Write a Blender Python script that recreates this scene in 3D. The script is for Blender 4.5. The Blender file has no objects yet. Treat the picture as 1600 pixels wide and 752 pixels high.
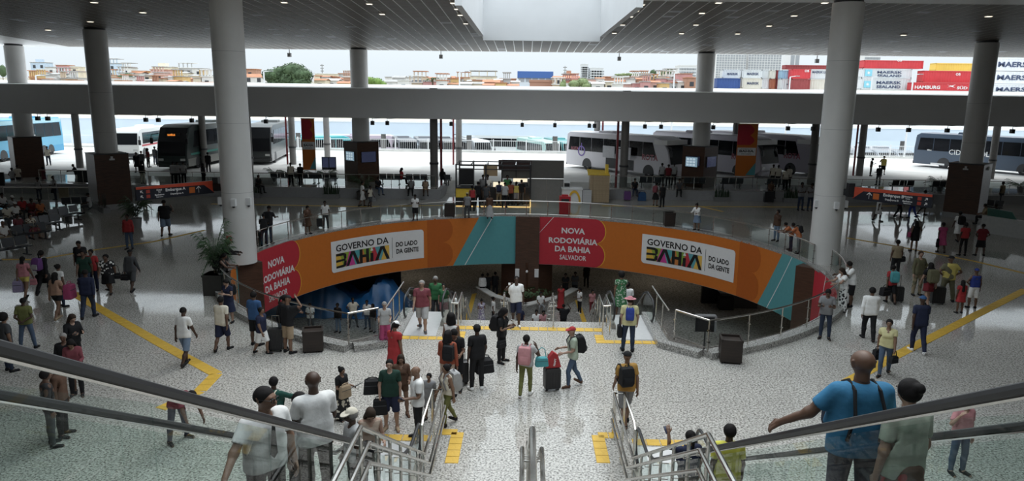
import bpy, bmesh, math, random
import numpy as np
from mathutils import Vector, Matrix, geometry
from math import sin, cos, pi, radians as rad, tan, atan2, hypot, sqrt
random.seed(7)
S = bpy.context.scene
COL = S.collection
# ------------------------------------------------------------------ camera
F, TH, ROLL, YAW, CH = 1128., rad(11.32), rad(.72), rad(1.03), 7.5
_fw = Vector((-sin(YAW)*cos(TH), cos(YAW)*cos(TH), -sin(TH)))
_r0 = Vector((cos(YAW), sin(YAW), 0)); _u0 = _r0.cross(_fw)
_R = _r0*cos(ROLL) + _u0*sin(ROLL); _U = _u0*cos(ROLL) - _r0*sin(ROLL)
cam = bpy.data.cameras.new('camera'); camo = bpy.data.objects.new('camera', cam); COL.objects.link(camo)
cam.sensor_fit = 'HORIZONTAL'; cam.sensor_width = 36.; cam.lens = 36.*F/1600.
cam.clip_start = .1; cam.clip_end = 3000
m3 = Matrix((_R, _U, -_fw)).transposed()
camo.matrix_world = Matrix.Translation((0, 0, CH)) @ m3.to_4x4()
S.camera = camo
def ray(px, py):                      # direction of a sight line, used to survey where things stand
    return (_fw*F + _R*(px-800) - _U*(py-376)).normalized()
def at(px, py, z=0.):                 # point of a horizontal plane
    d = ray(px, py); t = (z-CH)/d.z
    return Vector((d.x*t, d.y*t, z))
def atY(px, py, Y):                   # point of a plane Y = const
    d = ray(px, py); t = Y/d.y
    return Vector((d.x*t, Y, CH+d.z*t))
CA, CB = 13.0, .0358                  # roof soffit: z = CA - CB*Y
def ceilz(Y): return CA-CB*Y
def atC(px, py):
    d = ray(px, py); t = (CA-CH)/(d.z+CB*d.y)
    return Vector((d.x*t, d.y*t, CH+d.z*t))
# ------------------------------------------------------------------ sky, exposure
W = bpy.data.worlds.new('overcast_sky'); S.world = W; W.use_nodes = True
nt = W.node_tree; bg = nt.nodes['Background']
tc = nt.nodes.new('ShaderNodeTexCoord'); sx = nt.nodes.new('ShaderNodeSeparateXYZ')
nt.links.new(tc.outputs['Generated'], sx.inputs[0])
mm = nt.nodes.new('ShaderNodeMath'); mm.operation = 'MULTIPLY_ADD'; mm.use_clamp = False; mm.inputs[1].default_value = 1.75; mm.inputs[2].default_value = 1.0
mx_ = nt.nodes.new('ShaderNodeMath'); mx_.operation = 'MAXIMUM'; mx_.inputs[1].default_value = 0.
nt.links.new(sx.outputs['Z'], mx_.inputs[0]); nt.links.new(mx_.outputs[0], mm.inputs[0]); nt.links.new(mm.outputs[0], bg.inputs[1])   # overcast sky: brighter towards the zenith
bg.inputs[0].default_value = (.79, .875, .93, 1)
S.view_settings.view_transform = 'Standard'; S.view_settings.look = 'None'
S.view_settings.exposure = 0.0; S.view_settings.gamma = 1.0; S.view_settings.use_curve_mapping = False
sun = bpy.data.lights.new('sun', 'SUN'); sun.energy = 1.2; sun.angle = rad(35); sun.color = (1, .97, .92)
suno = bpy.data.objects.new('sun', sun); COL.objects.link(suno); suno.rotation_euler = (rad(-32), rad(10), 0)
S.cycles.max_bounces = 8; S.cycles.diffuse_bounces = 4; S.cycles.glossy_bounces = 4; S.cycles.transparent_max_bounces = 16
S.cycles.caustics_reflective = False; S.cycles.caustics_refractive = False; S.cycles.sample_clamp_indirect = 6
S.cycles.use_denoising = True
# ------------------------------------------------------------------ materials
MATS = {}
def mat(name, col, rough=.6, metal=0., var=.06, scale=6., spec=.5, emit=None, es=1., bump=0., bscale=40.):
    if name in MATS: return MATS[name]
    m = bpy.data.materials.new(name); m.use_nodes = True; n = m.node_tree; b = n.nodes['Principled BSDF']
    c = (*col, 1.) if len(col) == 3 else col
    t = n.nodes.new('ShaderNodeTexCoord')
    if var:
        z = n.nodes.new('ShaderNodeTexNoise'); z.inputs['Scale'].default_value = scale; z.inputs['Detail'].default_value = 3
        r = n.nodes.new('ShaderNodeValToRGB'); r.color_ramp.elements[0].position = .3; r.color_ramp.elements[1].position = .7
        r.color_ramp.elements[0].color = (*[x*(1-var) for x in col[:3]], 1); r.color_ramp.elements[1].color = (*[min(1, x*(1+var)) for x in col[:3]], 1)
        n.links.new(t.outputs['Object'], z.inputs['Vector']); n.links.new(z.outputs['Fac'], r.inputs[0]); n.links.new(r.outputs[0], b.inputs['Base Color'])
    else: b.inputs['Base Color'].default_value = c
    b.inputs['Roughness'].default_value = rough; b.inputs['Metallic'].default_value = metal
    b.inputs['Specular IOR Level'].default_value = spec
    if emit: b.inputs['Emission Color'].default_value = (*emit, 1); b.inputs['Emission Strength'].default_value = es
    if bump:
        z2 = n.nodes.new('ShaderNodeTexNoise'); z2.inputs['Scale'].default_value = bscale
        bp = n.nodes.new('ShaderNodeBump'); bp.inputs['Strength'].default_value = bump; bp.inputs['Distance'].default_value = .02
        n.links.new(t.outputs['Object'], z2.inputs['Vector']); n.links.new(z2.outputs['Fac'], bp.inputs['Height']); n.links.new(bp.outputs[0], b.inputs['Normal'])
    MATS[name] = m; return m
def granite(name, dark, mid, light, rough, scale, rot=0.):
    m = bpy.data.materials.new(name); m.use_nodes = True; n = m.node_tree; b = n.nodes['Principled BSDF']
    t = n.nodes.new('ShaderNodeNewGeometry')
    z = n.nodes.new('ShaderNodeTexNoise'); z.inputs['Scale'].default_value = scale; z.inputs['Detail'].default_value = 2.5; z.inputs['Roughness'].default_value = .7
    r = n.nodes.new('ShaderNodeValToRGB'); e = r.color_ramp.elements
    e[0].position = .36; e[0].color = (*dark, 1); e[1].position = .62; e[1].color = (*light, 1); k = e.new(.48); k.color = (*mid, 1)
    z2 = n.nodes.new('ShaderNodeTexNoise'); z2.inputs['Scale'].default_value = .35; z2.inputs['Detail'].default_value = 4
    mx = n.nodes.new('ShaderNodeMix'); mx.data_type = 'RGBA'; mx.blend_type = 'MULTIPLY'; mx.inputs[0].default_value = .35
    oi = n.nodes.new('ShaderNodeObjectInfo')
    n.links.new(t.outputs['Position'], z.inputs['Vector']); n.links.new(t.outputs['Position'], z2.inputs['Vector'])
    n.links.new(z.outputs['Fac'], r.inputs[0]); n.links.new(r.outputs[0], mx.inputs[6]); n.links.new(z2.outputs['Fac'], mx.inputs[7])
    n.links.new(mx.outputs[2], b.inputs['Base Color'])
    b.inputs['Roughness'].default_value = rough; b.inputs['Specular IOR Level'].default_value = .42
    MATS[name] = m; return m
def glass(name, tint, refl=1., ior=1.5):
    m = bpy.data.materials.new(name); m.use_nodes = True; n = m.node_tree
    out = n.nodes['Material Output']; n.nodes.remove(n.nodes['Principled BSDF'])
    tr = n.nodes.new('ShaderNodeBsdfTransparent'); tr.inputs[0].default_value = (*tint, 1)
    gl = n.nodes.new('ShaderNodeBsdfGlossy'); gl.inputs['Roughness'].default_value = .02; gl.inputs[0].default_value = (refl, refl, refl, 1)
    fr = n.nodes.new('ShaderNodeFresnel'); fr.inputs[0].default_value = ior
    mx = n.nodes.new('ShaderNodeMixShader'); ge = n.nodes.new('ShaderNodeNewGeometry'); ml = n.nodes.new('ShaderNodeMath'); ml.operation = 'SUBTRACT'; ml.use_clamp = True
    n.links.new(fr.outputs[0], ml.inputs[0]); n.links.new(ge.outputs['Backfacing'], ml.inputs[1]); n.links.new(ml.outputs[0], mx.inputs[0]); n.links.new(tr.outputs[0], mx.inputs[1]); n.links.new(gl.outputs[0], mx.inputs[2]); n.links.new(mx.outputs[0], out.inputs[0])
    MATS[name] = m; return m
def wood(name, a, b_, rough, sc=(1.2, 1.2, 9.)):
    m = bpy.data.materials.new(name); m.use_nodes = True; n = m.node_tree; b = n.nodes['Principled BSDF']
    t = n.nodes.new('ShaderNodeTexCoord'); mp = n.nodes.new('ShaderNodeMapping'); mp.inputs['Scale'].default_value = sc
    z = n.nodes.new('ShaderNodeTexNoise'); z.inputs['Scale'].default_value = 2.; z.inputs['Detail'].default_value = 6
    r = n.nodes.new('ShaderNodeValToRGB'); r.color_ramp.elements[0].position = .3; r.color_ramp.elements[1].position = .72
    r.color_ramp.elements[0].color = (*a, 1); r.color_ramp.elements[1].color = (*b_, 1)
    n.links.new(t.outputs['Object'], mp.inputs[0]); n.links.new(mp.outputs[0], z.inputs['Vector']); n.links.new(z.outputs['Fac'], r.inputs[0]); n.links.new(r.outputs[0], b.inputs['Base Color'])
    b.inputs['Roughness'].default_value = rough; MATS[name] = m; return m
M_floor = granite('polished_granite', (.15, .14, .125), (.50, .48, .445), (.77, .745, .695), .06, 21.)
M_low = granite('lower_granite', (.2, .19, .17), (.42, .40, .37), (.56, .54, .5), .12, 9.)
M_curb = granite('curb_granite', (.12, .115, .11), (.36, .35, .33), (.62, .60, .57), .25, 26.)
M_white = mat('white_paint', (.74, .74, .74), .5, var=.03)
M_colm = mat('column_paint', (.68, .67, .65), .38, var=.025, scale=1.5)
M_soff = mat('soffit_rail', (.93, .92, .90), .45, var=.02)
M_panel = mat('soffit_panel', (.19, .165, .14), .5, var=.05, scale=2., spec=.22)
M_panel2 = mat('soffit_grille', (.5, .5, .53), .5, var=.05)
M_beam = mat('beam_paint', (.87, .87, .87), .6, var=.02, scale=.4)
M_deck = mat('white_roofing', (.86, .87, .88), .6, var=.03)
M_steel = mat('brushed_steel', (.62, .60, .56), .22, 1., var=.05, scale=20)
M_steeld = mat('dull_steel', (.36, .345, .31), .38, 1., var=.05, scale=20)
M_black = mat('black_rubber', (.018, .018, .02), .45, var=.1)
M_dark = mat('dark_metal', (.035, .035, .038), .5, var=.1)
M_char = mat('charcoal_paint', (.075, .075, .08), .5, var=.08)
M_grey = mat('grey_paint', (.34, .34, .345), .6, var=.05)
M_conc = mat('concrete', (.58, .57, .54), .85, var=.1, scale=1.2)
M_yard = mat('yard_concrete', (.64, .63, .61), .8, var=.12, scale=.35)
M_yel = mat('tactile_yellow', (.66, .41, .055), .6, var=.06, scale=4, bump=.5, bscale=22)
M_yel2 = mat('signal_yellow', (.82, .56, .06), .5, var=.04)
M_gl = glass('rail_glass', (.86, .89, .88), .8, 1.25)
M_gle = glass('escalator_glass', (.90, .945, .93), .8, 1.28)
M_wgl = mat('vehicle_glass', (.010, .011, .013), .08, var=.1, spec=.3)
M_brown = wood('brown_cladding', (.055, .026, .016), (.10, .047, .027), .42)
M_maple = wood('light_wood', (.34, .25, .15), (.44, .33, .21), .55)
M_red = mat('banner_red', (.52, .028, .045), .55, var=.03)
M_org = mat('banner_orange', (.60, .165, .02), .55, var=.03)
M_org2 = mat('banner_dark_orange', (.47, .11, .012), .55, var=.03)
M_teal = mat('banner_teal', (.10, .34, .36), .55, var=.03)
M_prt = mat('print_white', (.82, .81, .80), .55, var=.02)
M_prk = mat('print_black', (.014, .013, .012), .5, var=.05)
M_pry = mat('print_yellow', (.80, .46, .04), .5, var=.03)
M_lamp = mat('lamp_glow', (.9, .85, .7), .4, var=0, emit=(1, .9, .72), es=1.5)
# ------------------------------------------------------------------ mesh helpers
class MB:
    def __init__(s): s.v = []; s.f = []; s.m = []
    def add(s, v, f, mi=0):
        k = len(s.v); s.v.extend([tuple(p) for p in v]); s.f.extend([tuple(i+k for i in q) for q in f]); s.m.extend([mi]*len(f)); return s
    def box(s, c, d, rz=0., mi=0):
        x, y, z = (d[0]/2, d[1]/2, d[2]/2); ca, sa = cos(rz), sin(rz)
        v = [(c[0]+X*ca-Y*sa, c[1]+X*sa+Y*ca, c[2]+Z) for X in (-x, x) for Y in (-y, y) for Z in (-z, z)]
        return s.add(v, [(0, 1, 3, 2), (4, 6, 7, 5), (0, 4, 5, 1), (2, 3, 7, 6), (0, 2, 6, 4), (1, 5, 7, 3)], mi)
    def bb(s, a, b, mi=0): return s.box([(a[i]+b[i])/2 for i in range(3)], [abs(b[i]-a[i]) for i in range(3)], 0, mi)
    def tube(s, pts, r, n=8, mi=0, cap=True):
        pts = [Vector(p) for p in pts]; rs = r if isinstance(r, (list, tuple)) else [r]*len(pts); k = len(pts); rings = []
        d0 = (pts[1]-pts[0]).normalized(); a = Vector((0, 0, 1)) if abs(d0.z) < .9 else Vector((1, 0, 0)); u = d0.cross(a).normalized()
        for i, p in enumerate(pts):
            d = (pts[min(i+1, k-1)]-pts[max(i-1, 0)]).normalized()
            u = (u-d*u.dot(d)).normalized(); w = d.cross(u)
            sc = 1.
            if 0 < i < k-1:
                c_ = max(.5, (pts[i+1]-pts[i]).normalized().dot(d)); sc = 1/c_
            rings.append([p+(u*cos(2*pi*j/n)+w*sin(2*pi*j/n))*rs[i] for j in range(n)])
        v = [q for g in rings for q in g]
        f = [(i*n+j, i*n+(j+1) % n, (i+1)*n+(j+1) % n, (i+1)*n+j) for i in range(k-1) for j in range(n)]
        if cap: f += [tuple(range(n-1, -1, -1)), tuple((k-1)*n+j for j in range(n))]
        return s.add(v, f, mi)
    def bar(s, p, q, w, h, mi=0):      # rectangular bar between two points, h is upright
        p, q = Vector(p), Vector(q); d = (q-p).normalized(); u = d.cross(Vector((0, 0, 1)))
        u = Vector((1, 0, 0)) if u.length < 1e-4 else u.normalized(); t = u.cross(d)
        v = [e+u*a*w/2+t*b*h/2 for e in (p, q) for a, b in ((-1, -1), (1, -1), (1, 1), (-1, 1))]
        return s.add(v, [(3, 2, 1, 0), (4, 5, 6, 7), (0, 1, 5, 4), (1, 2, 6, 5), (2, 3, 7, 6), (3, 0, 4, 7)], mi)
    def lathe(s, prof, n=24, c=(0, 0, 0), mi=0, a0=0., a1=2*pi):
        full = abs(a1-a0-2*pi) < 1e-6; m = n if full else n+1; k = len(prof)
        v = [(c[0]+r*cos(a0+(a1-a0)*j/n), c[1]+r*sin(a0+(a1-a0)*j/n), c[2]+z) for r, z in prof for j in range(m)]
        f = [(i*m+j, i*m+(j+1) % m, (i+1)*m+(j+1) % m, (i+1)*m+j) for i in range(k-1) for j in range(n)]
        return s.add(v, f, mi)
    def prism(s, poly, o, ux, uy, dep, mi=0):   # outline poly in the (ux, uy) frame at o, thickness vector dep
        o, ux, uy, dep = Vector(o), Vector(ux), Vector(uy), Vector(dep); n = len(poly)
        a = [o+ux*x+uy*y for x, y in poly]; b = [p+dep for p in a]
        f = [tuple(range(n)), tuple(range(2*n-1, n-1, -1))]+[(i, i+n, (i+1) % n+n, (i+1) % n) for i in range(n)]
        return s.add(a+b, f, mi)
    def sphere(s, c, r, n=10, m=7, mi=0):
        rx, ry, rz = r if isinstance(r, (tuple, list)) else (r, r, r)
        v = [(c[0], c[1], c[2]-rz)]+[(c[0]+rx*sin(pi*i/m)*cos(2*pi*j/n), c[1]+ry*sin(pi*i/m)*sin(2*pi*j/n), c[2]-rz*cos(pi*i/m)) for i in range(1, m) for j in range(n)]+[(c[0], c[1], c[2]+rz)]
        f = [(0, 1+(j+1) % n, 1+j) for j in range(n)]+[(1+(i-1)*n+j, 1+(i-1)*n+(j+1) % n, 1+i*n+(j+1) % n, 1+i*n+j) for i in range(1, m-1) for j in range(n)]
        L = 1+(m-1)*n
        f += [(L-n+j, L-n+(j+1) % n, L) for j in range(n)]
        return s.add(v, f, mi)
    def build(s, name, mats, parent=None, local=False, smooth=True, origin=None, fix=False):
        mats = mats if isinstance(mats, (list, tuple)) else [mats]
        v = np.array(s.v, float).reshape(-1, 3)
        if parent is not None: off = np.zeros(3) if local else np.array(wloc(parent))
        elif origin is not None: off = np.array(origin)
        else: lo, hi = v.min(0), v.max(0); off = np.array([(lo[0]+hi[0])/2, (lo[1]+hi[1])/2, lo[2]])
        me = bpy.data.meshes.new(name); me.from_pydata((v-off).tolist(), [], s.f)
        for m in mats: me.materials.append(m)
        if len(mats) > 1: me.polygons.foreach_set('material_index', s.m)
        if fix:
            b = bmesh.new(); b.from_mesh(me); bmesh.ops.recalc_face_normals(b, faces=b.faces); b.to_mesh(me); b.free()
        if smooth:
            me.polygons.foreach_set('use_smooth', [True]*len(me.polygons)); me.set_sharp_from_angle(angle=rad(38))
        o = bpy.data.objects.new(name, me); COL.objects.link(o)
        if parent is not None: o.parent = parent
        else: o.location = off
        return o
def wloc(o):
    p = Vector(o.location)
    while o.parent: o = o.parent; p = p+Vector(o.location)
    return p
def thing(name, label, cat, loc=(0, 0, 0), rz=0., group=None):
    o = bpy.data.objects.new(name, None); COL.objects.link(o); o.empty_display_size = .2
    o.location = loc; o.rotation_euler = (0, 0, rz); o['label'] = label; o['category'] = cat
    if group: o['group'] = group
    return o
def tag(o, label, cat, group=None):
    o['label'] = label; o['category'] = cat
    if group: o['group'] = group
    return o
def struct(o, label=None):
    o['kind'] = 'structure'
    if label: o['label'] = label
    return o
KIDS = {}
def copy_tree(o, loc=None, rz=None, label=None, parent=None, scale=None):
    c = o.copy(); COL.objects.link(c)
    if parent: c.parent = parent
    if loc is not None: c.location = loc
    if rz is not None: c.rotation_euler = (0, 0, rz)
    if scale is not None: c.scale = (scale,)*3
    if label: c['label'] = label
    for k in list(o.children): copy_tree(k, parent=c)
    return c
def place(me_obj, loc, rz): me_obj.location = loc; me_obj.rotation_euler = (0, 0, rz)
# ------------------------------------------------------------------ lettering (built once, as thin solid letters)
WORDS = ['NOVA', 'RODOVIÁRIA', 'DA BAHIA', 'SALVADOR', 'GOVERNO DA', 'DO LADO', 'DA GENTE', 'MAERSK', 'SEALAND', 'HAMBURG', 'SÜD', 'MAERSK LINE', 'ROTA', 'CIDADE', 'SOL', 'Embarque A', 'Embarque B', 'Departures A', 'Departures B',
         'Hotel', 'Táxi', 'Banheiros', 'Restrooms', 'Bilheteria', 'Tickets', 'GOVERNO DA BAHIA', 'TÁXI', 'ILHÉUS', 'TRANS', 'BAHIA', 'OB', 'Comércio', 'Shops', 'Praça', 'KRAFT']
TX = {}
_tmp = []
for w in WORDS:
    cu = bpy.data.curves.new('t', 'FONT'); cu.body = w; cu.align_x = 'CENTER'; cu.align_y = 'CENTER'; cu.offset = {'CIDADE': 0., 'GOVERNO DA': .018, 'SALVADOR': .014}.get(w, .03); cu.resolution_u = 2
    ob = bpy.data.objects.new('t', cu); COL.objects.link(ob); _tmp.append((w, ob))
bpy.context.view_layer.update(); _dg = bpy.context.evaluated_depsgraph_get()
for w, ob in _tmp:
    me = bpy.data.meshes.new_from_object(ob.evaluated_get(_dg))
    v = np.array([tuple(p.co) for p in me.vertices]); f = [tuple(p.vertices) for p in me.polygons]
    lo, hi = v.min(0), v.max(0); v = v-(lo+hi)/2; TX[w] = (v[:, :2], f, hi[0]-lo[0], hi[1]-lo[1]); bpy.data.meshes.remove(me)
for w, ob in _tmp:
    cu = ob.data; bpy.data.objects.remove(ob); bpy.data.curves.remove(cu)
def letters(mb, word, c, ux, uy, width=None, height=None, mi=0, lift=0., shear=0.):
    v, f, w, h = TX[word]; sx_ = width/w if width else height/h; sy_ = height/h if height else sx_
    c, ux, uy = Vector(c), Vector(ux), Vector(uy); n = ux.cross(uy).normalized()
    mb.add([c+ux*(x*sx_+shear*y*sy_)+uy*y*sy_+n*lift for x, y in v], f, mi)
# ================================================================== SETTING
ACX, ACY, AR = .18, 32.47, 13.06            # round opening of the atrium
FZ = -3.15; LOWZ = -5.8
def ac(th, r=AR, z=0.): a = rad(th); return Vector((ACX+r*sin(a), ACY+r*cos(a), z))
TL, TR = -4.2, 4.45                          # sides of the floor tongue with the stair head
STY, ESY = 23.55, 24.4                       # stair edge, escalator comb edge
thL = -180+math.degrees(math.asin((-5.1-ACX)/-AR)); thR = 180-math.degrees(math.asin((5.35-ACX)/AR))
arc = [ac(thL+(thR-thL)*i/110) for i in range(111)]        # clockwise over the far side
hole = [Vector((TL, 20.9, 0))]+arc+[Vector((TR, 21.2, 0)), Vector((TR, ESY, 0)), Vector((2.85, ESY, 0)), Vector((2.85, STY, 0)), Vector((-2.65, STY, 0)), Vector((-2.65, ESY, 0)), Vector((TL, ESY, 0))]
def in_hole(x, y, g=0.):
    if hypot(x-ACX, y-ACY) > AR+g: return False
    return not (TL+g < x < TR-g and y < STY-g) or hypot(x-ACX, y-ACY) > AR+g
FX, FY0, FY1 = 62., -12., 56.5
outer = [Vector((-FX, FY0, 0)), Vector((FX, FY0, 0)), Vector((FX, FY1, 0)), Vector((-FX, FY1, 0))]
tri = geometry.tessellate_polygon([outer, hole]); allp = outer+hole
mb = MB(); mb.add(allp, [tuple(t) for t in tri])
fl = struct(mb.build('floor', M_floor, origin=(0, 0, 0), smooth=False, fix=True), 'polished grey granite concourse floor around the round opening')
if fl.data.polygons[0].normal.z < 0:
    fl.data.flip_normals()
# floor slabs: laid on the bed with open joints; the nearest 300 singly
TS = .9; spots = []
for i in range(-60, 60):
    for j in range(12, 62):
        x, y = (i+.5)*TS, (j+.5)*TS
        if y > 55.6 or abs(x) > 52: continue
        c = [(x+a*TS/2, y+b*TS/2) for a in (-1, 1) for b in (-1, 1)]
        if any(in_hole(p, q, .35) for p, q in c) or in_hole(x, y, .9): continue
        if any(-4.3 < p < 4.6 and q > 20.4 and q < 25 for p, q in c): continue
        v = Vector((x, y, 0))-Vector((0, 0, CH)); k = v.dot(_fw); px = 800+F*v.dot(_R)/k; py = 376-F*v.dot(_U)/k
        spots.append((y if (-20 < px < 1620 and py < 760) else 99+y, x, y))
spots.sort()
g = TS/2-.004
slab = MB().add([(-g, -g, 0), (g, -g, 0), (g, g, 0), (-g, g, 0), (-g, -g, .004), (g, -g, .004), (g, g, .004), (-g, g, .004)], [(4, 5, 6, 7), (0, 1, 5, 4), (1, 2, 6, 5), (2, 3, 7, 6), (3, 0, 4, 7)])
s0 = slab.build('floor_slab', M_floor, fl, local=True, smooth=False)
rest = MB(); rr = random.Random(3)
for n, (k, x, y) in enumerate(spots):
    tx, ty = rr.gauss(0, .0011), rr.gauss(0, .0011)
    if n < 300:
        o = s0 if n == 0 else s0.copy()
        if n: COL.objects.link(o)
        o.location = (x, y, 0); o.rotation_euler = (tx, ty, 0)
    else: rest.add([(x-g, y-g, .004-ty*-g+tx*-g), (x+g, y-g, .004-ty*g+tx*-g), (x+g, y+g, .004-ty*g+tx*g), (x-g, y+g, .004-ty*-g+tx*g)], [(0, 1, 2, 3)])
o = rest.build('floor_slabs', M_floor, fl, smooth=False); o['kind'] = 'stuff'
# slab edge, inner fascia wall, soffit of the lower level
mb = MB(); N = 150; vs = []
for i in range(N+1):
    th = -180+360*i/N; vs += [ac(th, AR, -.02), ac(th, AR, FZ), ac(th, AR+.35, FZ)]
mb.add(vs, [(3*i+a, 3*i+a+1, 3*i+a+4, 3*i+a+3) for i in range(N) for a in (0, 1)])
struct(mb.build('trim_1', M_grey, origin=(0, 0, 0)), 'curved fascia wall below the edge of the round opening')
mb = MB(); vs = []
for i in range(N+1):
    th = -180+360*i/N; vs += [ac(th, AR+.35, -1.2), ac(th, 52, -1.2), ac(th, AR+.35, FZ)]
mb.add(vs, [(3*i, 3*i+1, 3*i+4, 3*i+3) for i in range(N)]+[(3*i, 3*i+2, 3*i+5, 3*i+3) for i in range(N)])
struct(mb.build('ceiling_2', M_grey, origin=(0, 0, -1.2)), 'dark soffit of the lower level')
mb = MB(); vs = []
for i in range(N+1):
    th = -180+360*i/N; vs += [ac(th, AR-.02, .006), ac(th, AR+.34, .006), ac(th, AR-.02, -.1)]
k = [i for i in range(N) if -84 < -180+360*i/N < 92]
mb.add(vs, [(3*i, 3*i+1, 3*i+4, 3*i+3) for i in k]+[(3*i, 3*i+2, 3*i+5, 3*i+3) for i in k])
struct(mb.build('trim_2', M_curb, origin=(0, 0, 0)), 'granite coping of the round opening')
mb = MB().bb((-40, 8, LOWZ-.3), (40, 72, LOWZ)); struct(mb.build('floor_2', M_low), 'granite floor of the lower level')
M_lwall = mat('lower_wall', (.20, .18, .15), .7)
for nm, a, b in (('wall_lower_back', (-40, 71.7, LOWZ), (40, 72, -1.2)), ('wall_lower_left', (-40, 8, LOWZ), (-39.7, 72, -1.2)), ('wall_lower_right', (39.7, 8, LOWZ), (40, 72, -1.2)), ('wall_lower_front', (-40, 8, LOWZ), (40, 8.3, -1.2))):
    struct(MB().bb(a, b).build(nm, M_lwall))
# curbs of the near edge
def strip(pts, w, z0, z1, name, m, lab):
    mb = MB(); n = len(pts); L = []
    for i, p in enumerate(pts):
        a, b = pts[max(i-1, 0)], pts[min(i+1, n-1)]; d = Vector((b.x-a.x, b.y-a.y, 0)).normalized(); q = Vector((-d.y, d.x, 0))
        L += [(p.x, p.y, z0), (p.x, p.y, z1), (p.x+q.x*w, p.y+q.y*w, z1), (p.x+q.x*w, p.y+q.y*w, z0)]
    f = [(4*i+a, 4*i+(a+1) % 4, 4*i+4+(a+1) % 4, 4*i+4+a) for i in range(n-1) for a in range(4)]+[(0, 1, 2, 3), (4*n-4, 4*n-1, 4*n-2, 4*n-3)]
    mb.add(L, f); return struct(mb.build(name, m), lab)
arcL = [ac(thL+(-84-thL)*i/30, AR) for i in range(31)]; arcR = [ac(thR+(97-thR)*i/30, AR) for i in range(31)]
strip(arcL, .4, -.5, .2, 'trim_3', M_curb, 'granite kerb under the left glass railing')
strip(arcR[::-1], .4, -.5, .2, 'trim_4', M_curb, 'granite kerb under the right glass railing')
strip([Vector((TL, 24.2, 0)), Vector((TL, 20.85, 0)), arcL[0]], .35, -.5, .2, 'trim_5', M_curb, 'granite kerb beside the left down escalator')
strip([arcR[0], Vector((TR, 21.2, 0)), Vector((TR, 24.2, 0))], .35, -.5, .2, 'trim_6', M_curb, 'granite kerb beside the right down escalator')
# stair-head tongue body
struct(MB().bb((TL, 20.2, -.6), (TR, 23.4, -.01)).build('trim_7', M_curb), 'edge of the floor slab at the stair head')
# roof soffit with panels and rooflight
SX0, SX1, SY0, SY1 = -2.84, 4.55, 10., 47.3
HX0, HX1, HY0, HY1 = -7., 8.5, 2., 32.      # unseen widening of the rooflight, added to let more light onto the floor
RX, RY0, RY1 = 62., -14., 58.6
mb = MB()
def cq(x0, x1, y0, y1): mb.add([(x0, y0, ceilz(y0)), (x1, y0, ceilz(y0)), (x1, y1, ceilz(y1)), (x0, y1, ceilz(y1))], [(0, 3, 2, 1)])
cq(-RX, HX0, RY0, RY1); cq(HX1, RX, RY0, RY1); cq(HX0, SX0, HY1, RY1); cq(SX1, HX1, HY1, RY1); cq(SX0, SX1, SY1, RY1); cq(HX0, HX1, RY0, HY0)
ce = struct(mb.build('ceiling', M_soff, origin=(0, 0, 0), smooth=False), 'sloping concourse soffit with pale rails between dark metal panels')
struct(MB().bb((-RX, RY0, 13.75), (HX0-.3, RY1, 13.9)).bb((HX1+.3, RY0, 13.75), (RX, RY1, 13.9)).bb((SX0-.3, SY1+.3, 13.75), (SX1+.3, RY1, 13.9)).bb((HX0-.3, HY1+.3, 13.75), (SX0-.3, RY1, 13.9)).bb((SX1+.3, HY1+.3, 13.75), (HX1+.3, RY1, 13.9)).bb((HX0-.3, RY0, 13.75), (HX1+.3, HY0-.3, 13.9)).bb((-RX, RY1-.1, ceilz(RY1)), (RX, RY1, 13.9)).build('ceiling_1', M_white), 'roof slab over the concourse')
M_well = mat('well_paint', (.82, .83, .84), .55, var=.03, scale=.6)
for nm, a, b in (('wall_well_back', (SX0, SY1, 10.95), (SX1, SY1+.3, 14.1)), ('wall_well_left', (SX0-.3, HY1, 11.25), (SX0, SY1+.3, 14.1)), ('wall_well_right', (SX1, HY1, 11.25), (SX1+.3, SY1+.3, 14.1)), ('wall_well_front', (HX0, HY0-.3, 12.9), (HX1, HY0, 14.1)),
                 ('wall_well_side_left', (HX0-.3, HY0, 11.9), (HX0, HY1, 14.1)), ('wall_well_side_right', (HX1, HY0, 11.9), (HX1+.3, HY1, 14.1)), ('wall_well_step_left', (HX0, HY1, 11.9), (SX0-.3, HY1+.3, 14.1)), ('wall_well_step_right', (SX1+.3, HY1, 11.9), (HX1, HY1+.3, 14.1))):  # front, side and step walls enclose the added widening
    struct(MB().bb(a, b).build(nm, M_well), 'white painted side of the rooflight well')
PW, PL = .655, .55; pan = []
for i in range(-62, 63):
    for j in range(44):
        x, y = 4.9-.655/2+i*PW, 34.4+j*PL
        if y > RY1-.3: break
        if SX0-PW/2 < x < SX1+PW/2 and y < SY1+PL/2: continue
        pan.append((y, x))
pan.sort()
px_, py_ = PW/2-.034, PL/2-.02
p0 = MB().box((0, 0, -.004), (2*px_, 2*py_, .006)).build('ceiling_panel', M_panel, ce, local=True, smooth=False)
rest = MB(); rest2 = MB()
for n, (y, x) in enumerate(pan):
    if n < 300:
        o = p0 if n == 0 else p0.copy()
        if n: COL.objects.link(o)
        o.location = (x, y, ceilz(y)); o.rotation_euler = (-math.atan(CB), 0, 0)
    else:
        t = rest2 if rr.random() < .016 else rest
        za, zb = ceilz(y-py_)-.007, ceilz(y+py_)-.007
        t.add([(x-px_, y-py_, za), (x+px_, y-py_, za), (x+px_, y+py_, zb), (x-px_, y+py_, zb), (x-px_, y-py_, za+.006), (x+px_, y-py_, za+.006), (x+px_, y+py_, zb+.006), (x-px_, y+py_, zb+.006)], [(0, 3, 2, 1), (0, 1, 5, 4), (1, 2, 6, 5), (2, 3, 7, 6), (3, 0, 4, 7)])
o = rest.build('ceiling_panels', M_panel, ce, smooth=False); o['kind'] = 'stuff'
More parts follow.
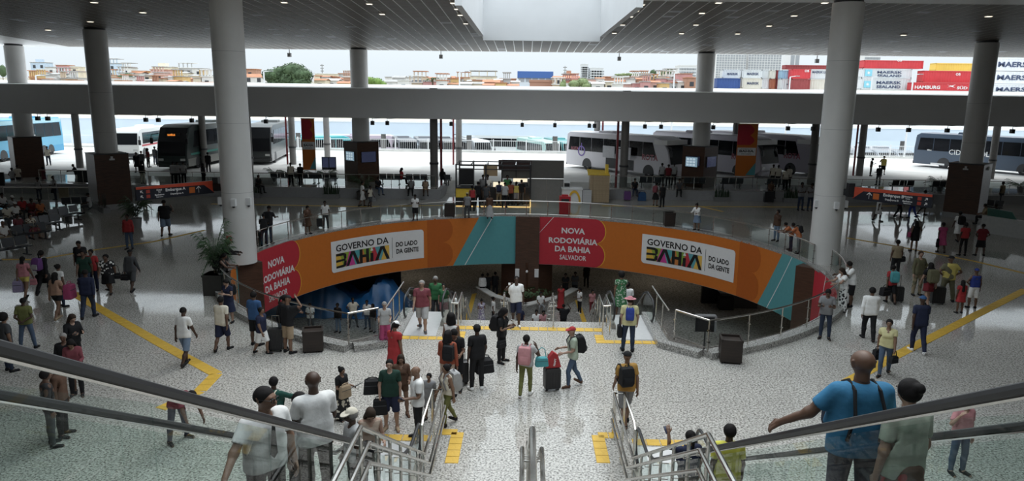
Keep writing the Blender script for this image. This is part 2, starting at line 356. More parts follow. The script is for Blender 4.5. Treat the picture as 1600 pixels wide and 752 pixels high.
o = rest2.build('ceiling_grilles', M_panel2, ce, smooth=False); o['kind'] = 'stuff'
# enclosing walls outside the view
struct(MB().bb((-RX, RY0-.3, 0), (RX, RY0, 15)).build('wall_back', M_white))
struct(MB().bb((-RX-.3, RY0, 0), (-RX, RY1, 15)).build('wall_left', M_grey)); struct(MB().bb((RX, RY0, 0), (RX+.3, RY1, 15)).build('wall_right', M_grey))
# upper deck the photograph is taken from
struct(MB().bb((-20, RY0, 5.3), (20, 1.15, 5.8)).build('floor_1', M_curb), 'upper deck at the head of the stairs')
# ------------------------------------------------------------------ boarding platforms, canopy, yard
PZ = .7
struct(MB().bb((-40, 52.4, 0), (-6.2, 58.5, PZ)).build('trim_8', M_grey), 'low grey wall and raised floor of the left boarding platform')
struct(MB().bb((5.6, 54.0, 0), (40, 58.5, PZ)).build('trim_9', M_grey), 'low grey wall and raised floor of the right boarding platform')
mb = MB().add([(-6.2, 56, 0), (5.6, 56, 0), (5.6, 58.5, PZ), (-6.2, 58.5, PZ)], [(0, 1, 2, 3)]); struct(mb.build('floor_3', M_conc, smooth=False), 'ramp up to the bus yard')
struct(MB().bb((-150, 58.5, -.2), (150, 89, PZ)).build('floor_4', M_yard), 'pale concrete of the bus yard')
BY = 53.6
mb = MB().bb((-70, BY, 5.78), (70, BY+.5, 7.92)); struct(mb.build('trim_10', M_beam), 'deep pale beam across the front of the bus platform canopy')
mb = MB(); mb.add([(-70, BY+.5, 7.9), (70, BY+.5, 7.9), (70, 64, 8.34), (-70, 64, 8.34), (-70, BY+.5, 5.95), (70, BY+.5, 5.95), (70, 64, 5.95), (-70, 64, 5.95)], [(0, 1, 2, 3), (7, 6, 5, 4), (2, 6, 7, 3), (1, 5, 6, 2), (0, 3, 7, 4)])
struct(MB().bb((8, 69, 5.95), (36, 80, 6.2)).build('ceiling_5', M_deck), 'unseen roof added to shade the coaches at right'); struct(MB().bb((-70, 64, 5.95), (70, 69, 6.2)).build('ceiling_6', M_deck), 'outer canopy roof over the bus platforms'); struct(mb.build('ceiling_3', M_deck), 'white canopy roof over the bus platforms')  # the right-hand roof is hidden, added to shade the coaches
struct(MB().bb((-150, 88.2, PZ), (150, 89, PZ+.18)).build('trim_11', M_conc), 'kerb along the back of the bus yard')
struct(MB().bb((-220, 89, -2.8), (220, 150, -2.5)).build('ground', M_yard), 'sunken bus lot behind the fence')
M_bluew = mat('pale_blue_wall', (.62, .71, .80), .7, var=.03, scale=.3)
struct(MB().bb((-220, 140, -2.5), (220, 141, 2.0)).build('wall_yard', M_bluew), 'long pale blue wall beyond the bus lot')
struct(MB().bb((-220, 139.9, 2.0), (220, 150, 2.4)).build('trim_12', M_deck), 'white coping road above the pale blue wall')
mb = MB(); mb.add([(-320, 150, 2.3), (320, 150, 2.3), (420, 200, 7.), (-420, 200, 7.), (520, 460, 15), (-520, 460, 15), (900, 1400, 30), (-900, 1400, 30)], [(0, 1, 2, 3), (3, 2, 4, 5), (5, 4, 6, 7)])
M_hill = mat('hill_ground', (.34, .31, .25), .9, var=.35, scale=.08); struct(mb.build('ground_1', M_hill, origin=(0, 0, 0), smooth=False), 'hillside under the houses')
# ------------------------------------------------------------------ columns
CR = .67
def column(name, x, y, z0, z1, lab, rings=()):
    t = thing(name, lab, 'column', (x, y, z0))
    mb = MB().lathe([(CR, 0), (CR, z1-z0-.12)], 32); mb.build('shaft', M_colm, t, local=True)
    MB().lathe([(CR-.07, z1-z0-.13), (CR-.07, z1-z0+.05)], 32).build('dark_collar', M_dark, t, local=True)
    for r in rings: MB().lathe([(CR+.003, r), (CR+.004, r+.012)], 32).build('joint_ring', M_grey, t, local=True)
    return t
def cladding(t, w, h, z=0., plinth=0.):
    MB().box((0, 0, plinth+(h-plinth)/2), (w, w, h-plinth), pi/4, 0).build('cladding', M_brown, t, local=True, smooth=False)
    MB().box((0, 0, h+.012), (w+.05, w+.05, .05), pi/4).build('cladding_cap', M_dark, t, local=True, smooth=False)
    if plinth: MB().box((0, 0, plinth/2), (w+.05, w+.05, plinth), pi/4).build('plinth', M_grey, t, local=True, smooth=False)
near = [column('round_column', -12.75, 31.5, 0, ceilz(31.5), 'tall white column left of the round opening with a fire alarm sign', (3.2, 6.2, 9.2)),
        column('round_column', 14.05, 33.4, 0, ceilz(33.4), 'tall white column at the right edge of the round opening', (3.2, 6.2, 9.2))]
midL = column('round_column', -27.1, 46.3, 0, ceilz(46.3), 'white column on brown block between seating and hanging signboard at left', (4.9, 7.4))
midR = column('round_column', 29.1, 47.9, 0, ceilz(47.9), 'white column on brown block beside the hanging signboard at right', (4.9, 7.4))
for t in (midL, midR): cladding(t, 2.0, 3.55, plinth=.35)
for px, lab in ((34, 'white column on brown block in front of the blue coach'), (563, 'white column on brown block with two wall screens, left of the food kiosk'), (1098, 'white column on brown block with screens in front of the pale coaches')):
    p = atY(px, 180, 57.0); t = column('round_column', p.x, 57., PZ, ceilz(57.), lab, (6.,)); cladding(t, 1.95, 3.15)
    if px > 500: farc = (farc if px > 600 else [])+[t]
# piers below the two near columns and at the far centre
for nm, x, y, w, lab in (('pier', -13.1, 31.9, 1.6, 'brown clad pier under the left white column'), ('pier', 13.95, 32.9, 1.9, 'brown clad pier under the right white column'), ('pier', .17, 45.95, 1.25, 'brown clad pier between the two halves of the curved banner')):
    t = thing(nm, lab, 'pier', (x, y, LOWZ))
    if w != 1.25: MB().box((0, 0, -LOWZ/2-.03), (w, w, -LOWZ-.06), pi/4).build('cladding', M_brown, t, local=True, smooth=False)
    else:
        MB().bb((-.75, -.72, 0), (.75, .6, -LOWZ-.03)).build('cladding', M_brown, t, local=True, smooth=False)
        MB().box((0, .9, 1.4), (2.4, 2.4, 2.8), pi/4).build('lower_block', M_brown, t, local=True, smooth=False)
        for a in (-.62, .62): MB().bb((a-.13, -.95, 1.9), (a+.13, -.72, 2.4)).build('speaker', M_white, t, local=True)
        MB().sphere((0, -.85, 2.25), .09).build('camera_dome', M_white, t, local=True)
# ------------------------------------------------------------------ canopy columns with drain pipes, under the beam
M_cc = mat('canopy_column_paint', (.19, .18, .17), .6); M_pipe = mat('red_pipe', (.24, .035, .04), .5)
for px, w, Y, pipe in ((122, 9, 64, 0), (318, 9, 66, 0), (388, 11, 58, 0), (457, 9, 70, -1), (511, 8, 75, 0), (678, 12, 55.2, 1), (717, 9, 72, -1), (932, 9, 72, 1), (976, 12, 55.2, -1), (1148, 8, 72, 0), (1272, 12, 59.2, 0), (1347, 10, 67, -1), (1554, 10, 66, 0)):
    p = atY(px, 230, Y); r = .30
    t = thing('canopy_column', 'slim grey canopy column '+{122: 'behind the leftmost brown block, by the blue coach', 318: 'standing right of the black coach', 388: 'just right of the left white column', 457: 'with red drain pipe beside the left orange banner', 511: 'behind the parking screens, plain', 678: 'with dark red pipe left of the food kiosk, nearest', 717: 'with red pipe behind the food kiosk frame', 932: 'with red pipe behind the wooden counter', 976: 'with red pipe in front of the open luggage bays', 1148: 'thin and far, behind the right orange banner', 1272: 'just left of the right white column', 1347: 'with red pipes just right of the right white column', 1554: 'beside the grey coach at far right'}[px], 'column', (p.x, Y, PZ))
    MB().lathe([(r, 0), (r, 7.3)], 16).build('shaft', M_cc, t, local=True)
    MB().lathe([(r+.05, 1.6), (r+.05, 1.75)], 16).build('collar', M_dark, t, local=True)
    if pipe:
        MB().tube([(pipe*.55, 0, 0), (pipe*.55, 0, 7.2)], .09, 8).build('drain_pipe', M_pipe, t, local=True)
        MB().bar((0, 0, 3.), (pipe*.55, 0, 3.), .06, .06).build('pipe_bracket', M_dark, t, local=True)
# ================================================================== BANNERS ON THE CURVED FASCIA
def clip(poly, a, b):                 # keep a <= x <= b of an outline
    for s_, lim in ((1, a), (-1, b)):
        out = []
        for i in range(len(poly)):
            p, q = poly[i-1], poly[i]; dp, dq = s_*(p[0]-lim), s_*(q[0]-lim)
            if (dp < 0) != (dq < 0): t = dp/(dp-dq); out.append((lim, p[1]+(q[1]-p[1])*t))
            if dq >= 0: out.append(q)
        poly = out
        if not poly: return []
    return poly
def bent(name, poly, m, parent, lift, step=1.5):
    mb = MB(); x0 = min(p[0] for p in poly); x1 = max(p[0] for p in poly); k = math.floor(x0/step)*step
    while k < x1:
        q = clip(poly, k, k+step)
        if len(q) > 2: mb.add([ac(th, AR-lift, z) for th, z in q], [tuple(range(len(q)))])
        k += step
    return mb.build(name, m, parent, smooth=False)
def bent_text(word, th, z, w, h, m, parent, lift, tilt=0.):
    v, f, tw, thh = TX[word]; dpm = math.degrees(1/AR)
    mb = MB(); mb.add([ac(th+x*w/tw*dpm, AR-lift, z+y*h/thh+tilt*x*w/tw) for x, y in v], f); return mb.build('lettering', m, parent, smooth=False)
def scallop(th, z0=0., z1=FZ, r=1.5, side=1, d=0.):   # two lobes of a rounded edge at angle th
    dpm = math.degrees(1/AR); pts = []; h = (z0-z1)/2
    for c in (z0-h/2, z0-1.5*h):
        for i in range(11):
            a = pi/2-pi*i/10; pts.append((th+side*(cos(a)*h*.42-h*.42+d)*dpm, c+sin(a)*h/2))
    return pts
def logo(parent, off):
    B0, B1 = 33.95+off, 50.5+off; zt, zb = -1.40, -2.24
    cols = [(.80, .50, .08), (.32, .42, .05), (.62, .06, .30), (.10, .40, .42), (.62, .22, .06), (.25, .40, .06), (.55, .04, .06), (.12, .38, .42), (.80, .50, .10)]
    w = (B1-B0)/9
    for i, c in enumerate(cols):
        sk = w*.35*(-1)**i
        bent('colour_block', [(B0+i*w+(sk if i else 0), zt), (B0+(i+1)*w-(sk if i < 8 else 0), zt), (B0+(i+1)*w+(sk if i < 8 else 0), zb), (B0+i*w-(sk if i else 0), zb)], mat('logo_%d' % i, c, .5, var=.02), parent, .05)
    def T(p): return [(B0+x*(B1-B0)/100, zb+y*(zt-zb)/100) for x, y in p]
    def stroke(a, b, ww=5.5):
        (x0, y0), (x1, y1) = a, b; return T([(x0-ww/2, y0), (x0+ww/2, y0), (x1+ww/2, y1), (x1-ww/2, y1)])
    L = [T([(0, 0), (14, 0), (20, 12), (20, 20), (0, 14)]), T([(0, 40), (17, 44), (19, 52), (17, 58), (0, 56)]), T([(0, 100), (14, 100), (20, 88), (20, 80), (0, 84)]), T([(14, 14), (20, 14), (20, 42), (16, 46)]), T([(16, 54), (20, 58), (20, 86), (14, 86)]),
         stroke((22, 0), (32, 100)), stroke((43, 0), (33, 100)), stroke((48, 0), (48, 100)), stroke((60, 0), (60, 100)), T([(48, 40), (60, 40), (60, 60), (48, 60)]), stroke((68, 0), (68, 62)), stroke((76, 0), (87, 100)), stroke((98, 0), (88, 100)), T([(0, 0), (5, 0), (5, 14), (0, 14)])]
    for p in L: bent('logo_letter', p, M_prk, parent, .06)
    bent('logo_accent', T([(65, 78), (71, 78), (68, 104)]), M_prt, parent, .062)
def plate(parent, off):
    a, b = 32.5+off, 60.75+off; d = .9
    def rc(cx, cz, s0): return [(cx+d*cos(s0+pi/2*i/5), cz+d*.235*sin(s0+pi/2*i/5)) for i in range(6)]
    zt, zb = -.65, -2.46
    poly = [(a, zt)]+rc(b-d, zt-d*.235, 0)[::-1]+[(b, zb)]+rc(a+d, zb+d*.235, pi)[::-1]
    bent('white_plate', poly, M_prt, parent, .04)
    bent_text('GOVERNO DA', 42.2+off, -1.09, 3.72, .40, M_prk, parent, .055)
    bent('divider', [(51.42+off, -.97), (51.52+off, -.97), (51.52+off, -2.23), (51.42+off, -2.23)], M_prk, parent, .05)
    bent_text('DO LADO', 55.7+off, -1.43, 1.45, .30, M_prk, parent, .055); bent_text('DA GENTE', 55.9+off, -1.86, 1.5, .30, M_prk, parent, .055)
    logo(parent, off)
def banner(off, a, b, lab, redl):
    t = thing('curved_banner', lab, 'banner', ac((a+b)/2, AR, FZ), 0)
    bent('orange_field', [(a, -.03), (b, -.03), (b, FZ+.02), (a, FZ+.02)], M_org, t, .012)
    r1 = scallop(21.9+off, -.03, FZ+.02); x0 = max(a, redl)
    bent('yellow_edge', [(x0, -.03)]+scallop(21.9+off, -.03, FZ+.02, d=.06)+[(x0, FZ+.02)], M_pry, t, .02)
    bent('red_field', [(x0, -.031)]+r1+[(x0, FZ+.021)], M_red, t, .028)
    for w_, th, z, w, h in (('NOVA', 12.85, -.86, 1.5, .38), ('RODOVIÁRIA', 12.9, -1.47, 3.15, .46), ('DA BAHIA', 12.85, -2.06, 2.3, .38), ('SALVADOR', 12.95, -2.6, 1.72, .32)):
        bent_text(w_, th+off, z, w, h, M_prt, t, .04)
    if off == 0: bent('white_line', [(7.1, -.03), (7.3, -.03), (3.45, -1.05), (3.3, -1.05)], M_prt, t, .036)
    plate(t, off)
    bent('dark_field', [(61.8+off, -.031)]+scallop(69.2+off, -.031, FZ+.021)+[(61.8+off, FZ+.021)], M_org2, t, .02)
    e = b
    bent('teal_field', [(76.8+off, -.03), (e, -.03), (e, FZ+.02), (69.2+off, FZ+.02)], M_teal, t, .026)
    bent('white_line', [(80.5+off, -.03), (80.72+off, -.03), (72.75+off, FZ+.02), (72.5+off, FZ+.02)], M_prt, t, .034)
    return t
banner(0, 3.35, 86.8, 'right half of the curved orange banner, red and white plates, teal end', 3.35)
banner(-90.4, -87., -3.4, 'left half of the curved orange banner, red lettering cut by the brown pier', -87.)
t = thing('curved_banner', 'short orange and teal banner end left of the left brown pier', 'banner', ac(-98, AR, FZ)); bent('orange_field', [(-112, -.03), (-97.2, -.03), (-96, FZ+.02), (-112, FZ+.02)], M_org, t, .012); bent('teal_field', [(-97.2, -.03), (-90, -.03), (-90, FZ+.02), (-96, FZ+.02)], M_teal, t, .012)
t = thing('curved_banner', 'short red banner end right of the right brown pier', 'banner', ac(100, AR, FZ)); bent('red_field', [(91, -.03), (116, -.03), (116, FZ+.02), (91, FZ+.02)], M_red, t, .012); bent('white_line', [(97.6, -.03), (97.9, -.03), (94.6, FZ+.02), (94.3, FZ+.02)], M_prt, t, .02)
# ================================================================== GLASS RAILINGS
def railing(name, lab, pts, z0, h=.95, every=1.3, rail_r=.028, posts=True, cap=True, bot=.12):
    """pts: foot line of the railing (Vectors); glass panels between steel posts, tubular handrail."""
    t = thing(name, lab, 'railing', (pts[0].x, pts[0].y, z0))
    L = [0.]
    for a, b in zip(pts, pts[1:]): L.append(L[-1]+(b-a).length)
    def pos(s):
        s = min(max(s, 0), L[-1])
        for i in range(len(L)-1):
            if s <= L[i+1]+1e-6: k = (s-L[i])/max(L[i+1]-L[i], 1e-6); return pts[i].lerp(pts[i+1], k)
        return pts[-1]
    corner = [0]+[L[i] for i in range(1, len(pts)-1) if (pts[i]-pts[i-1]).angle(pts[i+1]-pts[i]) > .3]+[L[-1]]
    marks = []
    for a, b in zip(corner, corner[1:]):
        n = max(1, round((b-a)/every)); marks += [a+(b-a)*i/n for i in range(n)]
    marks.append(L[-1])
    for s in marks:
        p = pos(s); q = p+Vector((0, 0, h))
        mb = MB().tube([(p.x, p.y, z0), (p.x, p.y, z0+h-.02)], .022, 8)
        for zz in (.3, .68): mb.box((p.x, p.y, z0+zz*h), (.075, .075, .03), .4)
        mb.build('post', M_steel, t)
    g = MB(); br = MB()
    for a, b in zip(marks, marks[1:]):
        p, q = pos(a), pos(b); d = (q-p).normalized(); p = p+d*.045; q = q-d*.045
        MB().bar((p.x, p.y, z0+h*.5+bot/2-.02), (q.x, q.y, z0+h*.5+bot/2-.02), .012, h-bot-.1).build('glass_panel', M_gl, t, smooth=False)
        br.tube([(p.x, p.y, z0+.1), (q.x, q.y, z0+.1)], .014, 6)
    br.build('lower_rail', M_steel, t)
    dense = [pos(L[-1]*i/max(1, int(L[-1]/.4))) for i in range(max(1, int(L[-1]/.4))+1)] if len(pts) > 4 else pts
    MB().tube([(p.x, p.y, z0+h) for p in dense], rail_r, 8).build('handrail', M_steel, t)
    return t
rr_ = AR+.16
railing('glass_railing', 'long curved glass railing above the banner along the far edge of the opening', [ac(-83+i*3.0, rr_) for i in range(58)], 0., every=1.35)
railing('glass_railing', 'curved glass railing with steel handrail on the left near kerb of the opening', [ac(-92-(i)*(-92-thL)/24, AR+.2) for i in range(25)]+[], .2, every=1.5)
railing('glass_railing', 'curved glass railing with steel handrail on the right near kerb of the opening', [ac(97+(i)*(thR-97)/24, AR+.2) for i in range(25)], .2, every=1.55)
railing('glass_railing', 'short straight glass railing from the left kerb corner to the down escalator', [ac(thL, AR+.2), Vector((TL-.2, 20.95, 0))], .2, every=1.)
railing('glass_railing', 'short straight glass railing from the right kerb corner to the down escalator', [ac(thR, AR+.2), Vector((TR+.2, 21.3, 0))], .2, every=1.)
# ================================================================== STAIRS, ESCALATORS AND THEIR RAILS
def tubes(parent, name, paths, r=.024, m=None, n=8):
    for p in paths: MB().tube(p, r, n).build(name, m or M_steel, parent)
def stair(name, lab, x0, x1, y0, z0, y1, z1, n, m):   # from upper edge (y0,z0) to foot (y1,z1)
    t = thing(name, lab, 'stairs', ((x0+x1)/2, y1, z1)); dy, dz = (y1-y0)/n, (z0-z1)/n
    me = None
    for i in range(n):
        ya, za = y0+i*dy, z0-(i+1)*dz
        c = Vector(((x0+x1)/2, ya+dy/2, za))-wloc(t)
        if me is None: ob = MB().box((0, 0, -dz/2), (x1-x0, dy*1.02, dz)).build('step', m, t, local=True, smooth=False); me = ob
        else: ob = me.copy(); COL.objects.link(ob)
        ob.location = c
    mb = MB().prism([(y0, z0-dz-.02), (y1, z1), (y1-.3, z1-.02), (y0, z0-.5)], ((x0, 0, 0)), (0, 1, 0), (0, 0, 1), (x1-x0, 0, 0)); mb.build('stringer', m, t, smooth=False)
    return t
stair('stairs', 'grey granite flight from the upper deck to the middle landing', -1.7, 2.0, 1.15, 5.8, 6.1, 2.9, 18, M_curb)
stair('stairs', 'grey granite flight from the middle landing down to the concourse', -1.7, 2.0, 7.4, 2.9, 12.3, 0., 18, M_curb)
struct(MB().bb((-2., 6.1, 2.65), (2.3, 7.4, 2.9)).build('floor_5', M_curb), 'middle landing of the stairs')
stair('stairs', 'grey granite flight from the concourse down to the lower level', -2.2, 2.75, STY, 0., 33.4, LOWZ, 34, M_curb)
def stair_rails(xw, sgn, lab):          # wall-side rail pair of the lower flight: xw rail line, sgn towards the escalator
    t = thing('stair_railing', lab, 'railing', (xw, 12.35, 0)); x2 = xw+sgn*.24; xi = xw-sgn*.1
    Y = lambda y: .95+(12.35-y)*.5774 if y < 12.35 else .95
    def z(y, d=0): return min(3.85, .95+max(0, 12.35-y)*.592)+d
    tubes(t, 'handrail', [[(xw, 5.2, 3.85), (xw, 7.46, 3.85), (xw, 12.35, .95), (xw, 15.34, .95), (x2, 15.34, .95), (x2, 13.85, .95), (x2, 13.7, .88), (x2, 13.7, 0)]], .03)
    for d in (-.16, -.40):
        tubes(t, 'inner_handrail', [[(xi, 5.4, 3.85+d), (xi, 7.4, 3.85+d), (xi, 12.3, .95+d), (xi, 14.85, .95+d)]], .026)
        br = MB()
        for i in range(8):
            y = 7.5+i*.62; br.tube([(xw, y, z(y, d)-.09), (xi, y, z(y, d)-.09), (xi, y, z(y, d))], .008, 6)
        br.build('bracket', M_steel, t)
    for y in (6.2, 7.45, 8.3, 9.1, 9.9, 10.7, 11.5, 12.3): tubes(t, 'post', [[(xw, y, z(y)-.95), (xw, y, z(y))]], .024)
    for y in (13.85, 14.95, 15.3): tubes(t, 'post', [[(xw, y, 0), (xw, y, .95)]], .024)
    tubes(t, 'post', [[(x2, 15.3, 0), (x2, 15.3, .95)]], .024)
    return t
stair_rails(-1.80, -1, 'stainless railing of the stairs up to the deck, left side by the white shirted men')
stair_rails(2.07, 1, 'stainless railing of the stairs up to the deck, right side by the yellow vest')
def centre_rail(x, lab, y0, z0, y1, z1, ext=1.0, ext2=1.0, low=.26, w=.11, r=.03):
    t = thing('centre_railing', lab, 'railing', (x, y1, z1)); s = (z0-z1)/(y1-y0)
    def zf(y): return z0 if y < y0 else (z1 if y > y1 else z0-(y-y0)*s)
    tubes(t, 'handrail', [[(x, y0-ext, z0+.95), (x, y0+.1, z0+.95), (x, y1, z1+.97), (x, y1+ext2, z1+.97)]], r*1.25)
    for q in (-1, 1):
        tubes(t, 'side_rail', [[(x+q*w, y0-ext*.55, z0+.95-low), (x+q*w, y0+.15, z0+.95-low), (x+q*w, y1, z1+.95-low), (x+q*w, y1+ext2*.7, z1+.95-low)]], r*.9)
    br = MB(); n = int((y1-y0+ext)/.5)
    for i in range(n):
        y = y0-ext*.5+(y1-y0+ext*.5)*i/(n-1); br.tube([(x-w, y, zf(y)+.95-low), (x+w, y, zf(y)+.95-low)], .008, 6)
    br.build('bracket', M_steel, t)
    for i in range(7):
        y = y0-ext*.9+(y1-y0+ext*.9+ext2*.9)*i/6; tubes(t, 'post', [[(x, y, zf(y)), (x, y, zf(y)+.95)]], .022)
    return t
centre_rail(.12, 'double steel centre railing of the stairs in the foreground', 7.4, 2.9, 12.35, 0., 1.3, .5)
centre_rail(-.66, 'steel centre railing of the stairs to the lower level, behind the man in white', STY, 0., 33.4, LOWZ, .35, .5, r=.026)
centre_rail(.98, 'steel centre railing of the stairs to the lower level, right of the man in white', STY, 0., 33.4, LOWZ, .9, .5, r=.026)
def side_rail(x, x2, lab):
    t = thing('stair_railing', lab, 'railing', (x, 22.3, 0)); s = .5774
    for xx, d, y0 in ((x, 0., 22.25), (x2, 0., 22.3)):
        tubes(t, 'handrail', [[(xx, y0, .95), (xx, STY+.05, .95), (xx, 33.2, LOWZ+.95)]], .026)
    xi = x+(.14 if x2 < x else -.14)
    for d in (-.18, -.4): tubes(t, 'inner_handrail', [[(xi, 23.2, .95+d), (xi, STY+.05, .95+d), (xi, 33.2, LOWZ+.95+d)]], .022)
    tubes(t, 'end_loop', [[(x, 22.25, .95), (x2, 22.3, .95)]], .026)
    for y in (22.25, 23.2): tubes(t, 'post', [[(x, y, 0), (x, y, .95)]], .024); tubes(t, 'post', [[(x2, y, 0), (x2, y, .95)]], .024)
    for i in range(9):
        y = 24.+i; tubes(t, 'post', [[(x, y, max(LOWZ, -(y-STY)*s)), (x, y, -(y-STY)*s+.95)]], .022)
side_rail(-2.1, -2.32, 'steel railing left of the stairs to the lower level'); side_rail(2.55, 2.78, 'steel railing right of the stairs to the lower level')
M_step = mat('escalator_step', (.30, .30, .31), .5, .6); M_plate = mat('landing_plate', (.66, .66, .66), .35, .3, var=.05)
M_cop = mat('escalator_skirt', (.40, .27, .20), .35, .7)
def escalator(lab, xa, xb, yt, zt, yb, zb, base=True, cap=.95, flip=False):
    """xa, xb handrail centre lines; (yt, zt) the upper and (yb, zb) the lower end of the sloping nosing line."""
    t = thing('escalator', lab, 'escalator', ((xa+xb)/2, yb, zb)); s = (zt-zb)/(yb-yt); e = 1.25
    hz = lambda y: zt+cap if y < yt else (zb+cap if y > yb else zt-(y-yt)*s+cap)
    for x in (xa, xb):
        pts = []
        for i in range(9): a = pi/2+pi*i/8; pts.append((x, yt-e+cos(a)*.36, zt+cap-.36+sin(a)*.36))
        pts = pts[::-1]+[(x, yt-e+.3, zt+cap), (x, yt-.35, zt+cap), (x, yt+.35, zt+cap-.2*s/.577), (x, yb-.35, zb+cap+.22), (x, yb+.35, zb+cap), (x, yb+e-.3, zb+cap)]
        for i in range(9): a = pi/2-pi*i/8; pts.append((x, yb+e+cos(a)*.36, zb+cap-.36+sin(a)*.36))
        MB().tube(pts, .034, 8).build('handrail', M_black, t)
        MB().tube([(x, p[1], p[2]-.042) for p in pts[8:-8]], .013, 6).build('handrail_guide', M_steel, t)
        L = [yt-e-.2]+[yt-.2+(yb-yt+.4)*i/6 for i in range(7)]+[yb+e+.2]
        for a, b in zip(L, L[1:]):
            a2, b2 = a+.006, b-.006; pl = [(a2, hz(a2)-.09), (b2, hz(b2)-.09), (b2, hz(b2)-cap+.1), (a2, hz(a2)-cap+.1)]
            MB().prism(pl, (x-.006, 0, 0), (0, 1, 0), (0, 0, 1), (.012, 0, 0)).build('glass_panel', M_gle, t, smooth=False)
        o_ = 1 if x == xb else -1
        pl = [(yt-e-.3, zt-.45), (yt-e-.3, zt+.12), (yt-.1, zt+.12), (yb+.1, zb+.12), (yb+e+.3, zb+.12), (yb+e+.3, zb-.02), (yb, zb-.02), (yt, zt-.55)]
        MB().prism(pl, (x-.07, 0, 0), (0, 1, 0), (0, 0, 1), (.14, 0, 0)).build('side_deck', M_steeld, t, smooth=False)
    n = int((yb-yt)/.4); w = abs(xb-xa)-.2; xm = (xa+xb)/2
    st = None; o = wloc(t); dz = (zt-zb)/n; dy = (yb-yt)/n
    for i in range(n):
        if st is None: st = MB().bb((-w/2, -dy/2, -dz*1.6), (w/2, dy/2, 0)).build('step', M_step, t, local=True, smooth=False); ob = st
        else: ob = st.copy(); COL.objects.link(ob)
        ob.location = Vector((xm, yt+(i+.5)*dy, zt-(i+.7)*dz))-o
    for y0, y1, z in ((yt-2.6, yt, zt), (yb, yb+2.4, zb)):
        MB().bb((xm-w/2, y0, z-.1), (xm+w/2, y1, z+.012)).build('landing_plate', M_plate, t, smooth=False)
    pl = [(yt-1.5, zt-.16), (yt, zt-.16), (yb, zb-.1), (yb+.6, zb-.14), (yb-.2, zb-.25), (yt, zt-1.1), (yt-1.5, zt-1.1)] if base else [(yt, zt-.5), (yb, zb-.1), (yb, zb-.2), (yt, zt-1.1)]
    MB().prism(pl, (xm-w/2-.02, 0, 0), (0, 1, 0), (0, 0, 1), (w+.04, 0, 0)).build('truss_cover', M_steeld, t, smooth=False)
    return t
escalator('left escalator up to the deck, behind the large glass side with black handrail', -3.34, -2.10, 2.25, 5.8, 12.25, .0)
escalator('right escalator up to the deck, carrying the man in the blue shirt', 2.36, 3.60, 2.25, 5.8, 12.25, .0)
escalator('left escalator to the lower level, with a queue of people riding up', -3.94, -2.68, 24.4, 0., 34.4, LOWZ)
escalator('right escalator to the lower level, where the woman in the green dress rides', 2.98, 4.26, 24.4, 0., 34.4, LOWZ)
for x, xx, lab in ((TL+.02, 0, 'steel barrier railing left of the left down escalator'), (TR-.02, 0, 'steel barrier railing right of the right down escalator')):
    t = thing('barrier_railing', lab, 'railing', (x, 21, 0)); y0 = 20.95 if x < 0 else 21.3
    tubes(t, 'handrail', [[(x, y0, 1.15), (x, 23.3, 1.12), (x, 24.2, 1.12)]], .03); tubes(t, 'post', [[(x, 23.3, 0), (x, 23.3, 1.12)]], .025); tubes(t, 'post', [[(x, 22.2, 0), (x, 22.2, 1.14)]], .025)
    tubes(t, 'lower_rail', [[(x, y0, .35), (x, 23.4, .35)]], .018)
# ================================================================== TACTILE PAVING
def tactile(lab, pts, w, tile=.3, group=None):
    t = thing('tactile_strip', lab, 'paving', (pts[0].x, pts[0].y, 0)); o = wloc(t); st = None
    for a, b in zip(pts, pts[1:]):
        d = b-a; L = d.length; n = max(1, round(L/tile)); m = max(1, round(w/tile)); ang = atan2(d.y, d.x); e = d.normalized(); q = Vector((-e.y, e.x, 0)); tw = w/m; tl = L/n
        me = None
        for i in range(n):
            for j in range(m):
                if me is None:
                    x, y = tl/2-.008, tw/2-.008
                    ob = MB().add([(-x, -y, 0), (x, -y, 0), (x, y, 0), (-x, y, 0), (-x+.008, -y+.008, .011), (x-.008, -y+.008, .011), (x-.008, y-.008, .011), (-x+.008, y-.008, .011)], [(4, 5, 6, 7), (0, 1, 5, 4), (1, 2, 6, 5), (2, 3, 7, 6), (3, 0, 4, 7)]).build('tile', M_yel, t, local=True, smooth=False); me = ob
                else: ob = me.copy(); COL.objects.link(ob)
                c = a+e*(i+.5)*tl+q*((j+.5)*tw-w/2); ob.location = Vector((c.x, c.y, .005))-o; ob.rotation_euler = (0, 0, ang)
    return t
V = lambda x, y: Vector((x, y, 0))
tactile('yellow tactile strip at the foot of the left up escalator', [V(-2.0, 14.85), V(-3.3, 14.85)], .3)
tactile('L shaped yellow tactile strip left of the stair foot', [V(-1.9, 15.17), V(-1.45, 15.17), V(-1.45, 13.75)], .3)
tactile('L shaped yellow tactile strip right of the stair foot', [V(2.2, 15.17), V(1.72, 15.17), V(1.72, 13.9)], .3)
tactile('yellow tactile strip at the foot of the right up escalator', [V(2.45, 14.87), V(3.7, 14.87)], .3)
tactile('long yellow tactile strip across the head of the lower stairs', [V(-2.2, 22.7), V(2.6, 22.7)], .35)
tactile('yellow tactile strip before the left down escalator plate', [V(-3.85, 21.6), V(-2.15, 21.6)], .3)
tactile('small yellow tactile patch at the left stair rail', [V(-2.0, 21.3), V(-2.0, 22.3)], .3)
tactile('yellow tactile strip before the right down escalator plate', [V(2.55, 21.55), V(4.3, 21.55)], .3)
tactile('yellow tactile patch around the right stair rail end', [V(2.42, 22.2), V(2.42, 21.4)], .3)
p = [at(113, 458), at(250, 537), at(338, 585)]; tactile('yellow tactile line running across the floor at left to a corner', p, .36, .36)
p = [at(338, 585), at(312, 612), at(250, 640)]; tactile('yellow tactile line turning back from the corner at left under the glass', p, .36, .36)
